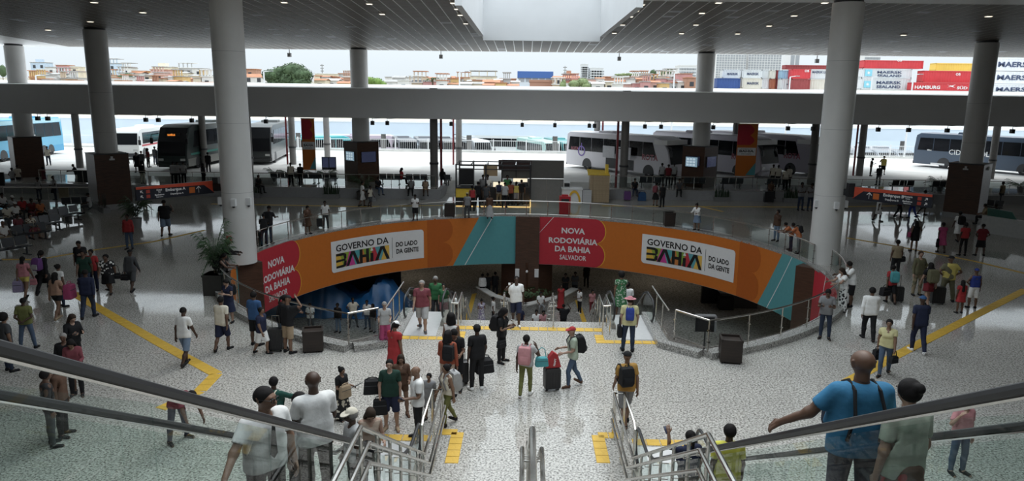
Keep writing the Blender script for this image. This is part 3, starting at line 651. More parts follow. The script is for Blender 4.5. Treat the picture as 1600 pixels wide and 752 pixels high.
p = [at(1603, 453), at(1400, 556), at(1303, 609)]; tactile('yellow tactile line running across the floor at right', p, .36, .36)
p = [at(1303, 609), at(1340, 640), at(1365, 672)]; tactile('yellow tactile line turning back at right under the glass', p, .36, .36)
p = [at(0, 406), at(60, 406), at(140, 392), at(240, 378), at(320, 360)]; tactile('thin yellow tactile line curving behind the people at left', p, .22, .5)
p = [at(1323, 372), at(1400, 385), at(1520, 408), at(1603, 428)]; tactile('thin yellow tactile line behind the soldiers at right', p, .22, .5)
p = [at(1090, 322), at(1130, 331)]; tactile('thin yellow tactile line branching behind the woman in white', p, .22, .5)
p = [at(330, 319), at(560, 323), at(720, 321)]; tactile('thin yellow tactile line along the left boarding platform', p, .25, .6)
p = [at(940, 322), at(1270, 324), at(1400, 322)]; tactile('thin yellow tactile line along the right boarding platform', p, .25, .6)
for a, b in ((V(-3.4, 40.5), V(-3.4, 47.6)), (V(-3.4, 47.6), V(-.5, 47.6)), (V(3.7, 40.5), V(3.55, 46.5))):
    t = tactile({40.5: 'yellow tactile line on the lower floor '+('left' if a.x < 0 else 'right')+' of the planter'}.get(a.y, 'yellow tactile cross line on the lower floor behind the left stair rail'), [a, b], .3, .6)
    t.location.z = LOWZ
# ================================================================== FAR SIDE OF THE YARD
rd = random.Random(11)
def soft_prism(mb, poly, W, r=.14, mi=0, sc=.965):
    """side outline (x, z) given a rounded width W along y"""
    n = len(poly); cx = sum(p[0] for p in poly)/n; cz = sum(p[1] for p in poly)/n; V_ = []
    for y, k in ((-W/2, sc), (-W/2+r*.35, .99), (-W/2+r, 1.), (W/2-r, 1.), (W/2-r*.35, .99), (W/2, sc)):
        V_ += [(cx+(x-cx)*(1-(1-k)*.35), y, cz+(z-cz)*k) for x, z in poly]
    f = [tuple(range(n)), tuple(range(6*n-1, 5*n-1, -1))]+[(i*n+j, (i+1)*n+j, (i+1)*n+(j+1) % n, i*n+(j+1) % n) for i in range(5) for j in range(n)]
    mb.add(V_, f, mi)
M_tyre = mat('tyre_rubber', (.02, .02, .022), .8); M_hub = mat('wheel_hub', (.42, .42, .43), .35, .8)
M_chr = mat('lamp_lens', (.8, .8, .78), .1, .3)
def wheel(parent, x, y, r, W):
    w = MB().lathe([(r*.55, -.13), (r*.93, -.13), (r, -.08), (r, .08), (r*.93, .13), (r*.55, .13)], 20).build('wheel', M_tyre, parent, local=True)
    w.rotation_euler = (pi/2, 0, 0); w.location = (x, y, r)
    h = MB().lathe([(.02, .09), (r*.2, .12), (r*.25, .07), (r*.56, .05), (r*.56, -.05), (r*.25, -.07), (r*.2, -.12), (.02, -.09)], 14).build('hub', M_hub, w, local=True)
def bus(lab, loc, rz, L=13.2, H=3.9, W=2.55, body=(.7, .7, .7), lower=None, stripe=None, style='coach', wheels=(-.27, .32), decor=None, hw=.5, wtop=.86, wbot=.50, npane=7, group=None):
    t = thing('coach', lab, 'bus', loc, rz, group)
    mB = mat('bus_%d' % len(MATS), body, .3, var=.02, scale=1); g = .32; f = L/2
    if style == 'coach': poly = [(-f, g+.25), (-f+.15, g), (f-.5, g), (f, g+.35), (f, 1.25), (f-.28, 2.5), (f-.95, H-.25), (f-1.8, H), (-f+.5, H), (-f+.1, H-.25), (-f-.02, 2.)]
    else: poly = [(-f, g+.2), (-f+.15, g), (f-.2, g), (f, g+.3), (f, 1.5), (f-.2, H-.45), (f-.5, H-.1), (f-1.0, H), (-f+.4, H), (-f+.05, H-.25)]
    mb = MB(); soft_prism(mb, poly, W); mb.build('body', mB, t, local=True, fix=True)
    if lower: MB().bb((-f+.1, -W/2-.012, g), (f-.3, W/2+.012, 1.0)).build('lower_panel', mat('bus_%d' % len(MATS), lower, .35, var=.02), t, local=True)
    z0, z1 = H*wbot, H*wtop; x0, x1 = -f+.35, f-(1.5 if style == 'coach' else 1.1); pw = (x1-x0)/npane
    for s in (-1, 1):
        for i in range(npane):
            a, b = x0+i*pw+.03, x0+(i+1)*pw-.03
            pl = [(a, z0), (b, z0), (b-(.5 if i == npane-1 and style == 'coach' else 0), z1), (a+(.18 if i == 0 else 0), z1)]
            MB().prism(pl, (0, s*(W/2-.03), 0), (1, 0, 0), (0, 0, 1), (0, s*.05, 0)).build('side_window', M_wgl, t, local=True, smooth=False)
        for wx in wheels:
            MB().prism([(wx*L+.62*cos(pi*i/10), .5+.62*sin(pi*i/10)) for i in range(11)]+[(wx*L-.62, g), (wx*L+.62, g)], (0, s*(W/2-.1), 0), (1, 0, 0), (0, 0, 1), (0, s*.115, 0)).build('wheel_arch', M_dark, t, local=True, smooth=False)
            wheel(t, wx*L, s*(W/2-.12), hw, W)
        MB().box((f-.02, s*(W/2-.35), .95), (.1, .42, .2)).build('headlight', M_chr, t, local=True)
        MB().tube([(f-.5, s*(W/2-.05), H-.75), (f+.25, s*(W/2+.22), H-.8), (f+.28, s*(W/2+.22), H-1.1)], .04, 6).build('mirror_arm', M_black, t, local=True)
        MB().box((f+.28, s*(W/2+.22), H-1.35), (.12, .22, .5)).build('mirror', M_black, t, local=True)
        MB().box((-f-.01, s*(W/2-.25), 1.2), (.06, .2, .5)).build('tail_light', M_red, t, local=True)
    ws = [(f+.025, 1.3), (f-.255, 2.5), (f-.90, H-.28), (f-.98, H-.3), (f-.34, 2.5), (f-.06, 1.3)] if style == 'coach' else [(f+.02, 1.5), (f-.18, H-.45), (f-.24, H-.45), (f-.06, 1.5)]
    MB().prism(ws, (0, -W/2+.12, 0), (1, 0, 0), (0, 0, 1), (0, W-.24, 0)).build('windscreen', M_wgl, t, local=True, smooth=False)
    MB().bb((-f-.03, -W/2+.25, H*.55), (-f+.1, W/2-.25, H*.86)).build('rear_window', M_wgl, t, local=True)
    MB().bb((-f-.04, -W/2+.1, g), (-f+.2, W/2-.1, g+.3)).build('rear_bumper', M_dark, t, local=True)
    MB().bb((f-.3, -W/2+.1, g-.03), (f+.03, W/2-.1, g+.32)).build('front_bumper', M_dark if style != 'coach' else mB, t, local=True)
    mb = MB(); soft_prism(mb, [(-.2*L, H-.02), (-.05*L, H-.02), (-.06*L, H+.2), (-.19*L, H+.2)], 1.6); mb.build('roof_unit', mB, t, local=True, fix=True)
    if stripe: MB().bb((-f+.2, -W/2-.016, 1.28), (f-.9, W/2+.016, 1.46)).build('stripe', mat('bus_%d' % len(MATS), stripe, .4, var=.02), t, local=True)
    if decor: decor(t, L, H, W)
    return t
def side_text(t, words, x, z, h, W, m, s=-1):
    for w in words:
        mb = MB(); wd = TX[w][2]*h/TX[w][3]; letters(mb, w, (x+s*-1*wd/2, s*(W/2+.022), z), (-s*1., 0, 0), (0, 0, 1), height=h); mb.build('lettering', m, t, local=True, smooth=False); x += -s*(wd+.25*h)
def ring(t, x, z, r, W, m, s=-1):
    vs = [(x+rr*cos(2*pi*i/20), s*(W/2+.024), z+rr*sin(2*pi*i/20)) for i in range(20) for rr in (r, r*.74)]
    mb = MB().add(vs, [(2*i, 2*i+1, (2*i+3) % 40, (2*i+2) % 40) for i in range(20)]); mb.add([(x-.05, s*(W/2+.024), z), (x+.05, s*(W/2+.024), z), (x+.05, s*(W/2+.024), z+r*1.5), (x-.05, s*(W/2+.024), z+r*1.5)], [(0, 1, 2, 3)]); mb.build('emblem', m, t, local=True, smooth=False)
M_vio = mat('print_violet', (.20, .13, .42), .5); M_mag = mat('print_maroon', (.34, .10, .13), .5)
def rota(t, L, H, W):
    ring(t, -L*.33, 1.75, .5, W, M_vio); ring(t, L*.33, 1.75, .5, W, M_vio, 1)
    side_text(t, ['ROTA'], L*.26, 1.75, .52, W, M_mag); side_text(t, ['ROTA'], -L*.44, 1.95, .3, W, M_mag)
    MB().bb((L*.36, -W/2-.02, 2.9), (L*.47, W/2+.02, 3.3)).build('front_swoosh', M_prt, t, local=True)
def rota_open(t, L, H, W):
    rota(t, L, H, W)
    for x in (-.02*L, .13*L):
        MB().bb((x-.75, -W/2-.03, .45), (x+.75, -W/2+.05, 1.35)).build('luggage_bay', M_black, t, local=True)
        MB().box((x, -W/2-.42, 1.95), (1.5, .06, 1.05)).build('luggage_flap', mat('flap_grey', (.55, .55, .58), .4), t, local=True)
def cidade(t, L, H, W):
    side_text(t, ['CIDADE', 'SOL'], -L*.5+3.6, 1.75, .5, W, M_prt)
    MB().bb((-L/2+1.9, -W/2-.02, .34), (-L/2+3.3, W/2+.02, .52)).build('sill', M_prt, t, local=True); MB().bb((-L/2+1.4, -W/2-.02, 1.75), (-L/2+1.85, W/2+.02, 1.88)).build('number_plate', M_prt, t, local=True)
    MB().bb((L*.30, -W/2-.03, .35), (L*.37, -W/2+.05, 2.9)).build('door', M_wgl, t, local=True)
def dest(t, L, H, W):
    MB().bb((L/2-.62, -.62, H-.98), (L/2-.50, .62, H-.72)).build('sign_box', M_black, t, local=True)
    mb = MB(); letters(mb, 'ILHÉUS', (L/2-.47, -.1, H-.85), (0, 1, 0), (0, 0, 1), height=.2); mb.build('lit_lettering', mat('amber_led', (.9, .3, .05), .5, var=0, emit=(1, .30, .05), es=1.3), t, local=True, smooth=False)
def blue_wave(t, L, H, W):
    for s in (-1, 1):
        side_text(t, ['TRANS'], -L*.12*(-s) if s > 0 else L*.02, 1.95, .7, W, M_prt, s)
        MB().bb((-L/2+.3, s*(W/2+.005), H*.87), (L/2-1.8, s*(W/2+.02), H*.97)).build('roof_band', mat('pale_blue_band', (.45, .70, .80), .35), t, local=True)
def bus_at(lab, rear, front, side, **k):
    """rear, front: ground points of the side seen; side = +1 when the bus body lies to the left of rear->front"""
    r, f = Vector((*rear, 0)), Vector((*front, 0)); d = (f-r).normalized(); n = Vector((-d.y, d.x, 0))*side; L = k.get('L', 13.2); W = k.get('W', 2.55)
    c = r+d*L/2+n*W/2; return bus(lab, (c.x, c.y, PZ), atan2(d.y, d.x), **k)
bus_at('sky blue coach with white lettering at the far left of the bus yard', (-51.2, 79.5), (-49.9, 66.0), -1, body=(.12, .42, .62), lower=(.08, .33, .55), H=3.95, decor=blue_wave, wheels=(-.30, -.20, .33), hw=.52)
bus('small white bus with dark windscreen parked head on at left', (-40.9, 76.6, PZ), rad(-82), L=8.6, H=3.1, W=2.45, body=(.78, .78, .76), lower=None, stripe=(.45, .04, .05), style='mini', wheels=(-.25, .33), npane=5)
bus('black fronted coach with amber destination sign, parked head on', (-31.3, 69.6, PZ), rad(-88), L=13.4, H=3.95, W=2.6, body=(.02, .03, .028), lower=(.22, .22, .20), stripe=(.05, .22, .18), decor=dest)
bus('dark nosed coach half hidden behind the left white column', (-26.9, 75.5, PZ), rad(-80), L=13.2, H=3.8, body=(.05, .055, .055), lower=(.2, .2, .2))
bus_at('white coach with violet ring and open luggage flaps, nearest of the three', (3.9, 71.2), (12.4, 60.4), 1, body=(.66, .64, .68), H=3.55, decor=rota_open)
bus_at('white coach with violet ring standing second, behind the flaps-open one', (12.6, 73.5), (20.6, 62.3), 1, body=(.55, .52, .58), H=3.6, decor=rota)
bus_at('white coach with violet ring standing third, beside the right white column', (18.6, 76.0), (25.8, 64.2), 1, body=(.50, .47, .53), H=3.6, decor=rota)
bus_at('slate blue coach with white lettering at the far right of the yard', (41.2, 78.0), (46.8, 69.6), 1, body=(.060, .085, .125), H=3.55, decor=cidade, wheels=(-.26, .30))
# canopy of the bus lot, and buses under it
struct(MB().bb((-220, 100, 2.15), (220, 100.6, 3.75)).build('trim_13', M_bluew), 'pale fascia of the canopy over the sunken bus lot')
struct(MB().bb((-220, 100.6, 3.5), (220, 103, 3.75)).bb((-220, 99.9, 3.75), (220, 103, 4.1)).build('ceiling_4', M_deck), 'white roof over the sunken bus lot')
for i in range(-6, 8):
    t = thing('lot_column', 'grey column of the bus lot canopy behind the fence', 'column', (i*12.+4, 101.5, -2.5), 0, 'columns of the bus lot canopy'); MB().lathe([(.35, 0), (.35, 6)], 12).build('shaft', M_cc, t, local=True)
lot = [(488, 108, 'teal', (.10, .48, .52), .6), (566, 113, 'pale pink', (.62, .52, .60), .1), (628, 106, 'dark grey', (.12, .13, .15), -1.3), (661, 106, 'yellow ringed grey', (.16, .17, .19), -1.35), (694, 106, 'charcoal', (.09, .10, .12), -1.3), (735, 107, 'silver', (.5, .52, .54), -1.2), (790, 118, 'white', (.72, .74, .74), -.1), (842, 107, 'mint', (.40, .60, .56), -1.2), (878, 107, 'sea green', (.06, .30, .31), -1.35)]
for px, Y, nm, c, rz in lot:
    p = atY(px, 225, Y); bus('%s coach in the sunken lot behind the yard fence' % nm, (p.x, Y+2, -2.5), rz, L=11.5 if rz > -.5 else 12.5, H=3.7, body=c, npane=6)
for i in range(3):
    p = atY(1362+i*32, 236, 96); bus('%s pale bus in the slanted row beyond the fence at right' % ['left', 'middle', 'right'][i], (p.x, 103, -2.5), rad(-80), L=10, H=3.4, body=(.42, .44, .47), npane=5, group='buses in a slanted row at right')
# yard fence
t = thing('yard_fence', 'white railing fence along the back of the bus yard', 'fence', (0, 88.6, PZ))
bal = MB().bb((-.011, -.011, .1), (.011, .011, 1.25)); b0 = bal.build('baluster', M_white, t, local=True, smooth=False); b0.location = (-42, 0, .18)
for i in range(1, 300): o = b0.copy(); COL.objects.link(o); o.location = (-42+i*.235, 0, .18)
mb = MB()
for i in range(300): x = 29+i*.235; mb.bb((x-.011, -.011, .28), (x+.011, .011, 1.43))
o = mb.build('balusters', M_white, t, local=True, smooth=False); o['kind'] = 'stuff'
for z in (.28, 1.43): MB().bb((-130, -.03, z-.03), (130, .03, z+.03)).build('fence_rail', M_white, t, local=True, smooth=False)
for i in range(-16, 17): MB().bb((i*4-.05, -.05, .18), (i*4+.05, .05, 1.6)).build('fence_post', M_white, t, local=True, smooth=False)
for px, lab in ((57, 'thin white lamp post rising over the canopy near the big tree'), (413, 'white lamp post at the left of the large tree'), (718, 'white lamp post in front of the brick houses'), (1053, 'white lamp post left of the far right round column'), (1234, 'white lamp post before the red containers'), (1362, 'white lamp post before the two grey stacked containers'), (1426, 'white lamp post at the end of the grey containers')):
    p = atY(px, 130, 96); t = thing('lamp_post', lab, 'lamp post', (p.x, 96, -2.5)); top = atY(px, {57: 118, 413: 112, 718: 113, 1053: 115, 1234: 120, 1362: 121, 1426: 117}[px], 96).z+2.5
    MB().lathe([(.12, 0), (.09, top)], 10).build('post', M_white, t, local=True); MB().bar((0, 0, top), (.8, 0, top+.1), .12, .08).build('lamp_arm', M_white, t, local=True); MB().box((.95, 0, top+.1), (.5, .22, .1)).build('lamp_head', M_grey, t, local=True)
# ------------------------------------------------------------------ hillside houses
def hillz(Y): return 2.3+(Y-150)*.094 if Y < 200 else 7+(Y-200)*.0308
WALLC = {'white': (.78, .77, .75), 'cream': (.78, .70, .55), 'brick': (.48, .27, .19), 'pink': (.70, .47, .42), 'grey': (.50, .50, .50), 'pale blue': (.55, .66, .78), 'tan': (.62, .50, .38), 'ochre': (.70, .48, .22), 'rose': (.62, .33, .32)}
ROOFC = {'terracotta': (.52, .24, .14), 'grey': (.42, .41, .40), 'rust': (.45, .22, .12), 'white': (.80, .80, .78)}
M_win = mat('house_window', (.05, .055, .065), .3)
houses = []
def house(px0, px1, ptop, Y, wall, roof, kind='flat', lab=None, nwin=None, wcol=None):
    a, b = atY(px0, ptop, Y), atY(px1, ptop, Y); w = b.x-a.x; z0 = hillz(Y)-1.; h = max(2.2, a.z-z0); d = max(5., min(10, w*.8))
    t = thing('house', lab or '', 'house', ((a.x+b.x)/2, Y+d/2, z0))
    mw = mat('wall_%s' % wall, WALLC[wall], .85, var=.12, scale=.6); mr = mat('roof_%s' % roof, ROOFC[roof], .85, var=.2, scale=1.)
    if kind == 'gable':
        hh = h-min(1.6, w*.16); MB().bb((-w/2, -d/2, 0), (w/2, d/2, hh)).build('wall', mw, t, local=True, smooth=False)
        MB().prism([(-d/2-.3, hh-.05), (0, h), (d/2+.3, hh-.05), (0, h-.18)], (-w/2-.3, 0, 0), (0, 1, 0), (0, 0, 1), (w+.6, 0, 0)).build('roof', mr, t, local=True, smooth=False)
    else:
        MB().bb((-w/2, -d/2, 0), (w/2, d/2, h-.3)).build('wall', mw, t, local=True, smooth=False)
        MB().bb((-w/2-.2, -d/2-.25, h-.3), (w/2+.2, d/2+.2, h-.08)).build('roof', mr, t, local=True, smooth=False)
        if kind == 'tank': MB().bb((-w*.3, -d*.2, h-.08), (w*.1, d*.2, h+1.1)).build('roof_room', mw, t, local=True, smooth=False)
        if kind == 'terrace':
            for i in range(4): MB().bb((-w/2+i*(w-.3)/3, -d/2, h-.08), (-w/2+.3+i*(w-.3)/3, -d/2+.3, h+1.5)).build('terrace_post', mw, t, local=True, smooth=False)
            MB().bb((-w/2-.3, -d/2-.3, h+1.5), (w/2+.3, d/2, h+1.7)).build('terrace_roof', mr, t, local=True, smooth=False)
    fl_ = max(1, int((h-1.)/2.8)); nw = nwin or max(1, int(w/2.6)); me = None
    for f_ in range(fl_):
        for i in range(nw):
            z = h-1.9-f_*2.8
            if z < .8: continue
            if me is None: me = MB().bb((-.55, -.06, -.6), (.55, .03, .6)).build('window', M_win, t, local=True, smooth=False); o = me
            else: o = me.copy(); COL.objects.link(o)
            o.location = (-w/2+(i+.5)*w/nw, -d/2, z)
    houses.append([t, (px0+px1)/2, Y, wall, roof, kind]); return t
S_ = [ # hand placed houses
 (47, 66, 111, 250, 'pink', 'terracotta', 'flat'), (47, 70, 96.5, 300, 'pale blue', 'grey', 'tank'), (70, 88, 104, 290, 'white', 'grey', 'flat'), (87, 104, 101, 290, 'rose', 'rust', 'flat'), (110, 121, 103, 285, 'cream', 'white', 'flat'),
 (166, 183, 98, 300, 'pale blue', 'grey', 'terrace'), (191, 204, 105, 280, 'white', 'grey', 'terrace'), (237, 268, 103, 285, 'cream', 'white', 'tank'), (206, 228, 110, 245, 'ochre', 'rust', 'flat'), (235, 262, 108, 240, 'pink', 'terracotta', 'flat'), (279, 300, 105, 285, 'grey', 'white', 'terrace'), (300, 318, 106, 280, 'white', 'grey', 'flat'),
 (380, 400, 107, 260, 'brick', 'rust', 'flat'), (380, 412, 115, 225, 'white', 'terracotta', 'gable'), (492, 530, 114, 250, 'cream', 'white', 'flat'), (491, 517, 118, 225, 'white', 'terracotta', 'gable'), (529, 545, 114, 240, 'grey', 'rust', 'flat'),
 (613, 632, 118, 250, 'grey', 'grey', 'gable'), (634, 655, 120, 240, 'white', 'grey', 'flat'), (683, 702, 118, 245, 'white', 'grey', 'gable'), (697, 722, 121, 215, 'grey', 'rust', 'flat'), (735, 775, 118, 250, 'cream', 'grey', 'terrace'), (738, 757, 124, 205, 'tan', 'terracotta', 'flat'), (755, 780, 124, 200, 'brick', 'terracotta', 'gable'), (781, 806, 122, 230, 'brick', 'rust', 'flat'),
 (862, 882, 121, 240, 'white', 'grey', 'flat'), (880, 905, 118, 235, 'pink', 'terracotta', 'gable'), (882, 900, 115, 270, 'brick', 'terracotta', 'tank'), (945, 968, 119, 235, 'brick', 'rust', 'flat'), (967, 1000, 119, 250, 'cream', 'white', 'flat'), (990, 1025, 120, 225, 'white', 'grey', 'flat'), (1000, 1020, 114, 270, 'grey', 'grey', 'flat'), (1025, 1045, 118, 240, 'tan', 'terracotta', 'gable'), (1040, 1058, 115, 250, 'white', 'grey', 'terrace'), (1060, 1082, 114, 225, 'rose', 'rust', 'flat'), (1073, 1090, 120, 200, 'brick', 'terracotta', 'flat')]
for a in S_: house(*a)
names = list(WALLC); rn = list(ROOFC)
def filler(x0, x1, Y, t0, t1, n):
    for i in range(n):
        c = x0+(i+.5)*(x1-x0)/n; w = (x1-x0)/n*rd.uniform(.38, .52)
        house(c-w, c+w, rd.uniform(t0, t1), Y+rd.uniform(-6, 6), rd.choice(['white', 'white', 'brick', 'pink', 'cream', 'grey', 'tan', 'ochre', 'rose', 'white']), rd.choice(['terracotta', 'grey', 'rust', 'terracotta', 'grey', 'white']), rd.choice(['flat', 'gable', 'flat', 'gable', 'terrace']))
filler(45, 122, 205, 116, 122, 6); filler(165, 330, 205, 118, 124, 11); filler(165, 330, 228, 111, 117, 9); filler(45, 122, 230, 110, 116, 5)
filler(490, 545, 200, 122, 127, 3); filler(600, 700, 205, 124, 128, 5); filler(700, 810, 195, 127, 131, 6); filler(862, 945, 198, 126, 131, 4); filler(945, 1075, 200, 125, 130, 9); filler(945, 1060, 222, 121, 125, 7); filler(600, 735, 265, 118, 122, 6)
filler(167, 330, 192, 124, 129, 14); filler(47, 122, 192, 121, 126, 8); filler(690, 812, 212, 121, 126, 9); filler(865, 945, 225, 118, 124, 6); filler(945, 1082, 240, 117, 122, 10); filler(490, 548, 215, 117, 122, 5)
seen = {}
def zone(px):
    for lim, nm in ((120, 'left of second column'), (330, 'left of tall column'), (412, 'left of large tree'), (548, 'right of large tree'), (700, 'near light shrub'), (812, 'left of blue warehouse'), (905, 'right of blue warehouse'), (970, 'below thin towers'), (1200, 'before far right column')):
        if px < lim: return nm
for row in sorted(houses, key=lambda q: q[1]):
    t, px, Y, wa, ro, ki = row
    if t['label']: continue
    key = (zone(px), wa, ro, ki, Y < 215, Y > 255); seen.setdefault(key, []).append(t)
for (zo, wa, ro, ki, fr, bk), L in seen.items():
    for i, t in enumerate(L):
        kw = {'flat': 'flat', 'gable': 'pitched', 'tank': 'flat tank-topped', 'terrace': 'terraced'}[ki]
        od = '' if len(L) == 1 else ['first ', 'second ', 'third ', 'fourth ', 'fifth '][i]
        t['label'] = '%s%s house, %s %s roof, %s row %s' % (od, wa, kw, ro, 'front' if fr else ('back' if bk else 'middle'), zo)
# larger far buildings
def block(lab, px0, px1, ptop, Y, col, cols, rows, wh=(1.4, 1.3), top=None, d=14):
    a, b = atY(px0, ptop, Y), atY(px1, ptop, Y); w = b.x-a.x; z0 = hillz(Y)-2; h = a.z-z0
    t = thing('apartment_block', lab, 'building', ((a.x+b.x)/2, Y, z0)); mw = mat('block_%d' % len(MATS), col, .8, var=.03)
    MB().bb((-w/2, 0, 0), (w/2, d, h)).build('wall', mw, t, local=True, smooth=False); MB().bb((-w/2-.2, -.2, h), (w/2+.2, d, h+.6)).build('roof', mw, t, local=True, smooth=False)
    mb = MB()
    for i in range(cols):
        for j in range(rows): x = -w/2+(i+.5)*w/cols; z = h-2-j*(h-2)/max(rows, 1); mb.bb((x-wh[0]/2, -.1, z-wh[1]/2), (x+wh[0]/2, .1, z+wh[1]/2))
    o = mb.build('windows', mat('tower_window', (.36, .38, .41), .4), t, local=True, smooth=False); o['kind'] = 'stuff'
    if top: MB().bb((-w/2-.3, -.4, h-top[0]), (w/2+.3, d+.2, h+.5)).build('upper_cladding', mat('block_%d' % len(MATS), top[1], .6, var=.03), t, local=True, smooth=False)
    return t
block('wide white tower block with a grid of dark windows, left of the pair', 1121, 1168, 70, 420, (.80, .80, .80), 11, 18, (1.2, 1.0)); block('wide white tower block with a grid of dark windows, right of the pair', 1171, 1223, 70, 425, (.80, .80, .80), 12, 18, (1.2, 1.0))
block('narrow white tower block farther right with few windows', 1236, 1251, 78, 440, (.78, .78, .79), 2, 9, (2.2, 2.4))
block('thin pale tower block above the brick houses, left one', 909, 919, 101, 520, (.72, .74, .76), 4, 9, (2, 1)); block('squat pale tower block beside the thin one', 922, 943, 107, 520, (.72, .74, .76), 5, 6, (3, 1)); block('pale stepped block left of the right plain column', 1062, 1088, 103, 480, (.76, .77, .78), 6, 6, (2, 1.2))
block('white warehouse with a bright blue upper band', 810, 863, 114, 230, (.70, .77, .84), 5, 1, (1.6, 1.3), (1.5, (.06, .15, .42)), 16)
block('low red roofed shed behind the blue containers', 828, 865, 128, 205, (.45, .25, .18), 3, 1, (1, 1)); block('long dark grey shed right of the light green shrub', 616, 662, 128, 215, (.22, .23, .26), 2, 1, (1, 1))
block('faint white slab behind the stacked red containers', 1352, 1376, 86, 460, (.78, .78, .78), 5, 3, (2, 1.4))
for px, py, Y, lab in ((503, 100, 300, 'lattice radio mast behind the cream building'), (883, 103, 300, 'thin forked antenna mast above the brick houses')):
    p = atY(px, py, Y); t = thing('radio_mast', lab, 'mast', (p.x, Y, hillz(Y))); h = p.z-hillz(Y); MB().lathe([(.35, 0), (.12, h)], 6).build('pole', M_grey, t, local=True)
    for k in range(5): MB().box((0, 0, h-.6-k*1.1), (1.5-.15*k, .3, .35)).build('aerial', M_grey, t, local=True, smooth=False)
# trees
M_leaf = {'dark': mat('leaf_dark', (.075, .12, .055), .8, var=.35, scale=.5), 'light': mat('leaf_light', (.19, .30, .07), .8, var=.3, scale=.5), 'pale': mat('leaf_pale', (.24, .30, .14), .8, var=.3, scale=.5)}
M_bark = mat('bark', (.14, .10, .07), .9)
def leafball(mb, c, r, n, s, rg):
    for _ in range(n):
        u = Vector((rg.gauss(0, 1), rg.gauss(0, 1), rg.gauss(0, 1))).normalized(); p = Vector(c)+Vector((u.x*r[0], u.y*r[1], u.z*r[2]))*rg.uniform(.75, 1.03)
        a = Vector((rg.gauss(0, 1), rg.gauss(0, 1), rg.gauss(0, 1))).normalized(); b = (u+a*.6).normalized().cross(a).normalized(); a = b.cross(u+a*.3).normalized(); k = s*rg.uniform(.6, 1.3)
        mb.add([p-a*k, p+b*k*.6, p+a*k, p-b*k*.6], [(0, 1, 2, 3)])
def tree(lab, px, py0, py1, pw, Y, kind, balls, n=240):
    a = atY(px, py0, Y); sc = atY(px+10, py0, Y).x-atY(px, py0, Y).x; w = pw*sc/10; zt = a.z; zb = atY(px, py1, Y).z; h = zt-zb; z0 = min(hillz(Y), zb)
    t = thing('tree', lab, 'tree', (a.x, Y, z0)); mb = MB(); core = MB(); rg = random.Random(int(px))
    for bx_, bz, br in balls:
        c = (bx_*w, rg.uniform(-.1, .1)*w, zb-z0+bz*h); r = (br*w, br*w, br*h*1.1); leafball(mb, c, r, n, w*.022+.12, rg); core.sphere(c, [q*.86 for q in r], 10, 7)
    o = mb.build('foliage', M_leaf[kind], t, local=True, smooth=False); o['kind'] = 'stuff'
    core.build('inner_crown', M_leaf[kind], t, local=True)['kind'] = 'stuff'
    MB().tube([(0, 0, 0), (0, 0, max(.5, zb-z0+.4*h))], [.05*w, .03*w], 8).build('trunk', M_bark, t, local=True)
tree('large dense dark tree rising above the houses left of centre', 451, 97, 140, 78, 190, 'dark', [(-.3, .5, .22), (-.12, .6, .26), (.1, .68, .28), (.28, .52, .24), (0, .35, .3), (-.25, .25, .22), (.25, .25, .24)], 420)
tree('bright green shrub beside the plain column', 585, 118, 138, 36, 185, 'light', [(-.2, .6, .3), (.1, .5, .3), (.3, .3, .25), (-.3, .3, .25)], 200)
tree('yellowish green tree in front of the brick houses', 905, 121, 142, 36, 190, 'pale', [(-.2, .5, .3), (.15, .65, .3), (.3, .35, .25)], 200); tree('small yellowish green tree left of the larger one', 880, 124, 142, 14, 190, 'pale', [(0, .5, .4), (.1, .75, .25)], 120)
tree('small dark bush among the houses right of the second column', 195, 112, 128, 24, 215, 'dark', [(-.2, .4, .3), (.15, .55, .32), (.3, .3, .25)], 160); tree('green tree crown at the left edge', 2, 100, 122, 14, 240, 'dark', [(0, .5, .45)], 150)
tree('round dark tree on the skyline, right one', 1043, 107, 120, 24, 290, 'dark', [(-.2, .4, .32), (.12, .55, .36), (.3, .35, .25)], 160); tree('round dark tree on the skyline, left of the other', 1021, 108, 119, 13, 290, 'dark', [(0, .5, .45)], 130); tree('low grey green trees on the skyline above white roofs', 985, 113, 120, 40, 290, 'pale', [(-.4, .4, .25), (-.15, .5, .28), (.15, .5, .25), (.38, .4, .22)], 100)
p = atY(676, 117, 200); t = thing('palm_tree', 'small palm tree between the roofs left of the brick houses', 'tree', (p.x, 200, hillz(200))); h = atY(676, 124, 200).z-hillz(200)
MB().tube([(0, 0, 0), (0, 0, h)], [.3, .2], 8).build('trunk', M_bark, t, local=True)
for k in range(14):
    a = k*2.4; mb = MB(); q = [(cos(a)*s*2.4, sin(a)*s*2.4, h+1.5*s-2.2*s*s+.3*(k % 3)*s) for s in (0, .3, .6, .85, 1.)]
    for i in range(4):
        u = Vector((-sin(a), cos(a), 0))*.35*(1-i/5); A, B = Vector(q[i]), Vector(q[i+1]); mb.add([A-u, A+u, B+u*.7, B-u*.7], [(0, 1, 2, 3)])
    mb.build('frond', M_leaf['dark'], t, local=True, smooth=False)
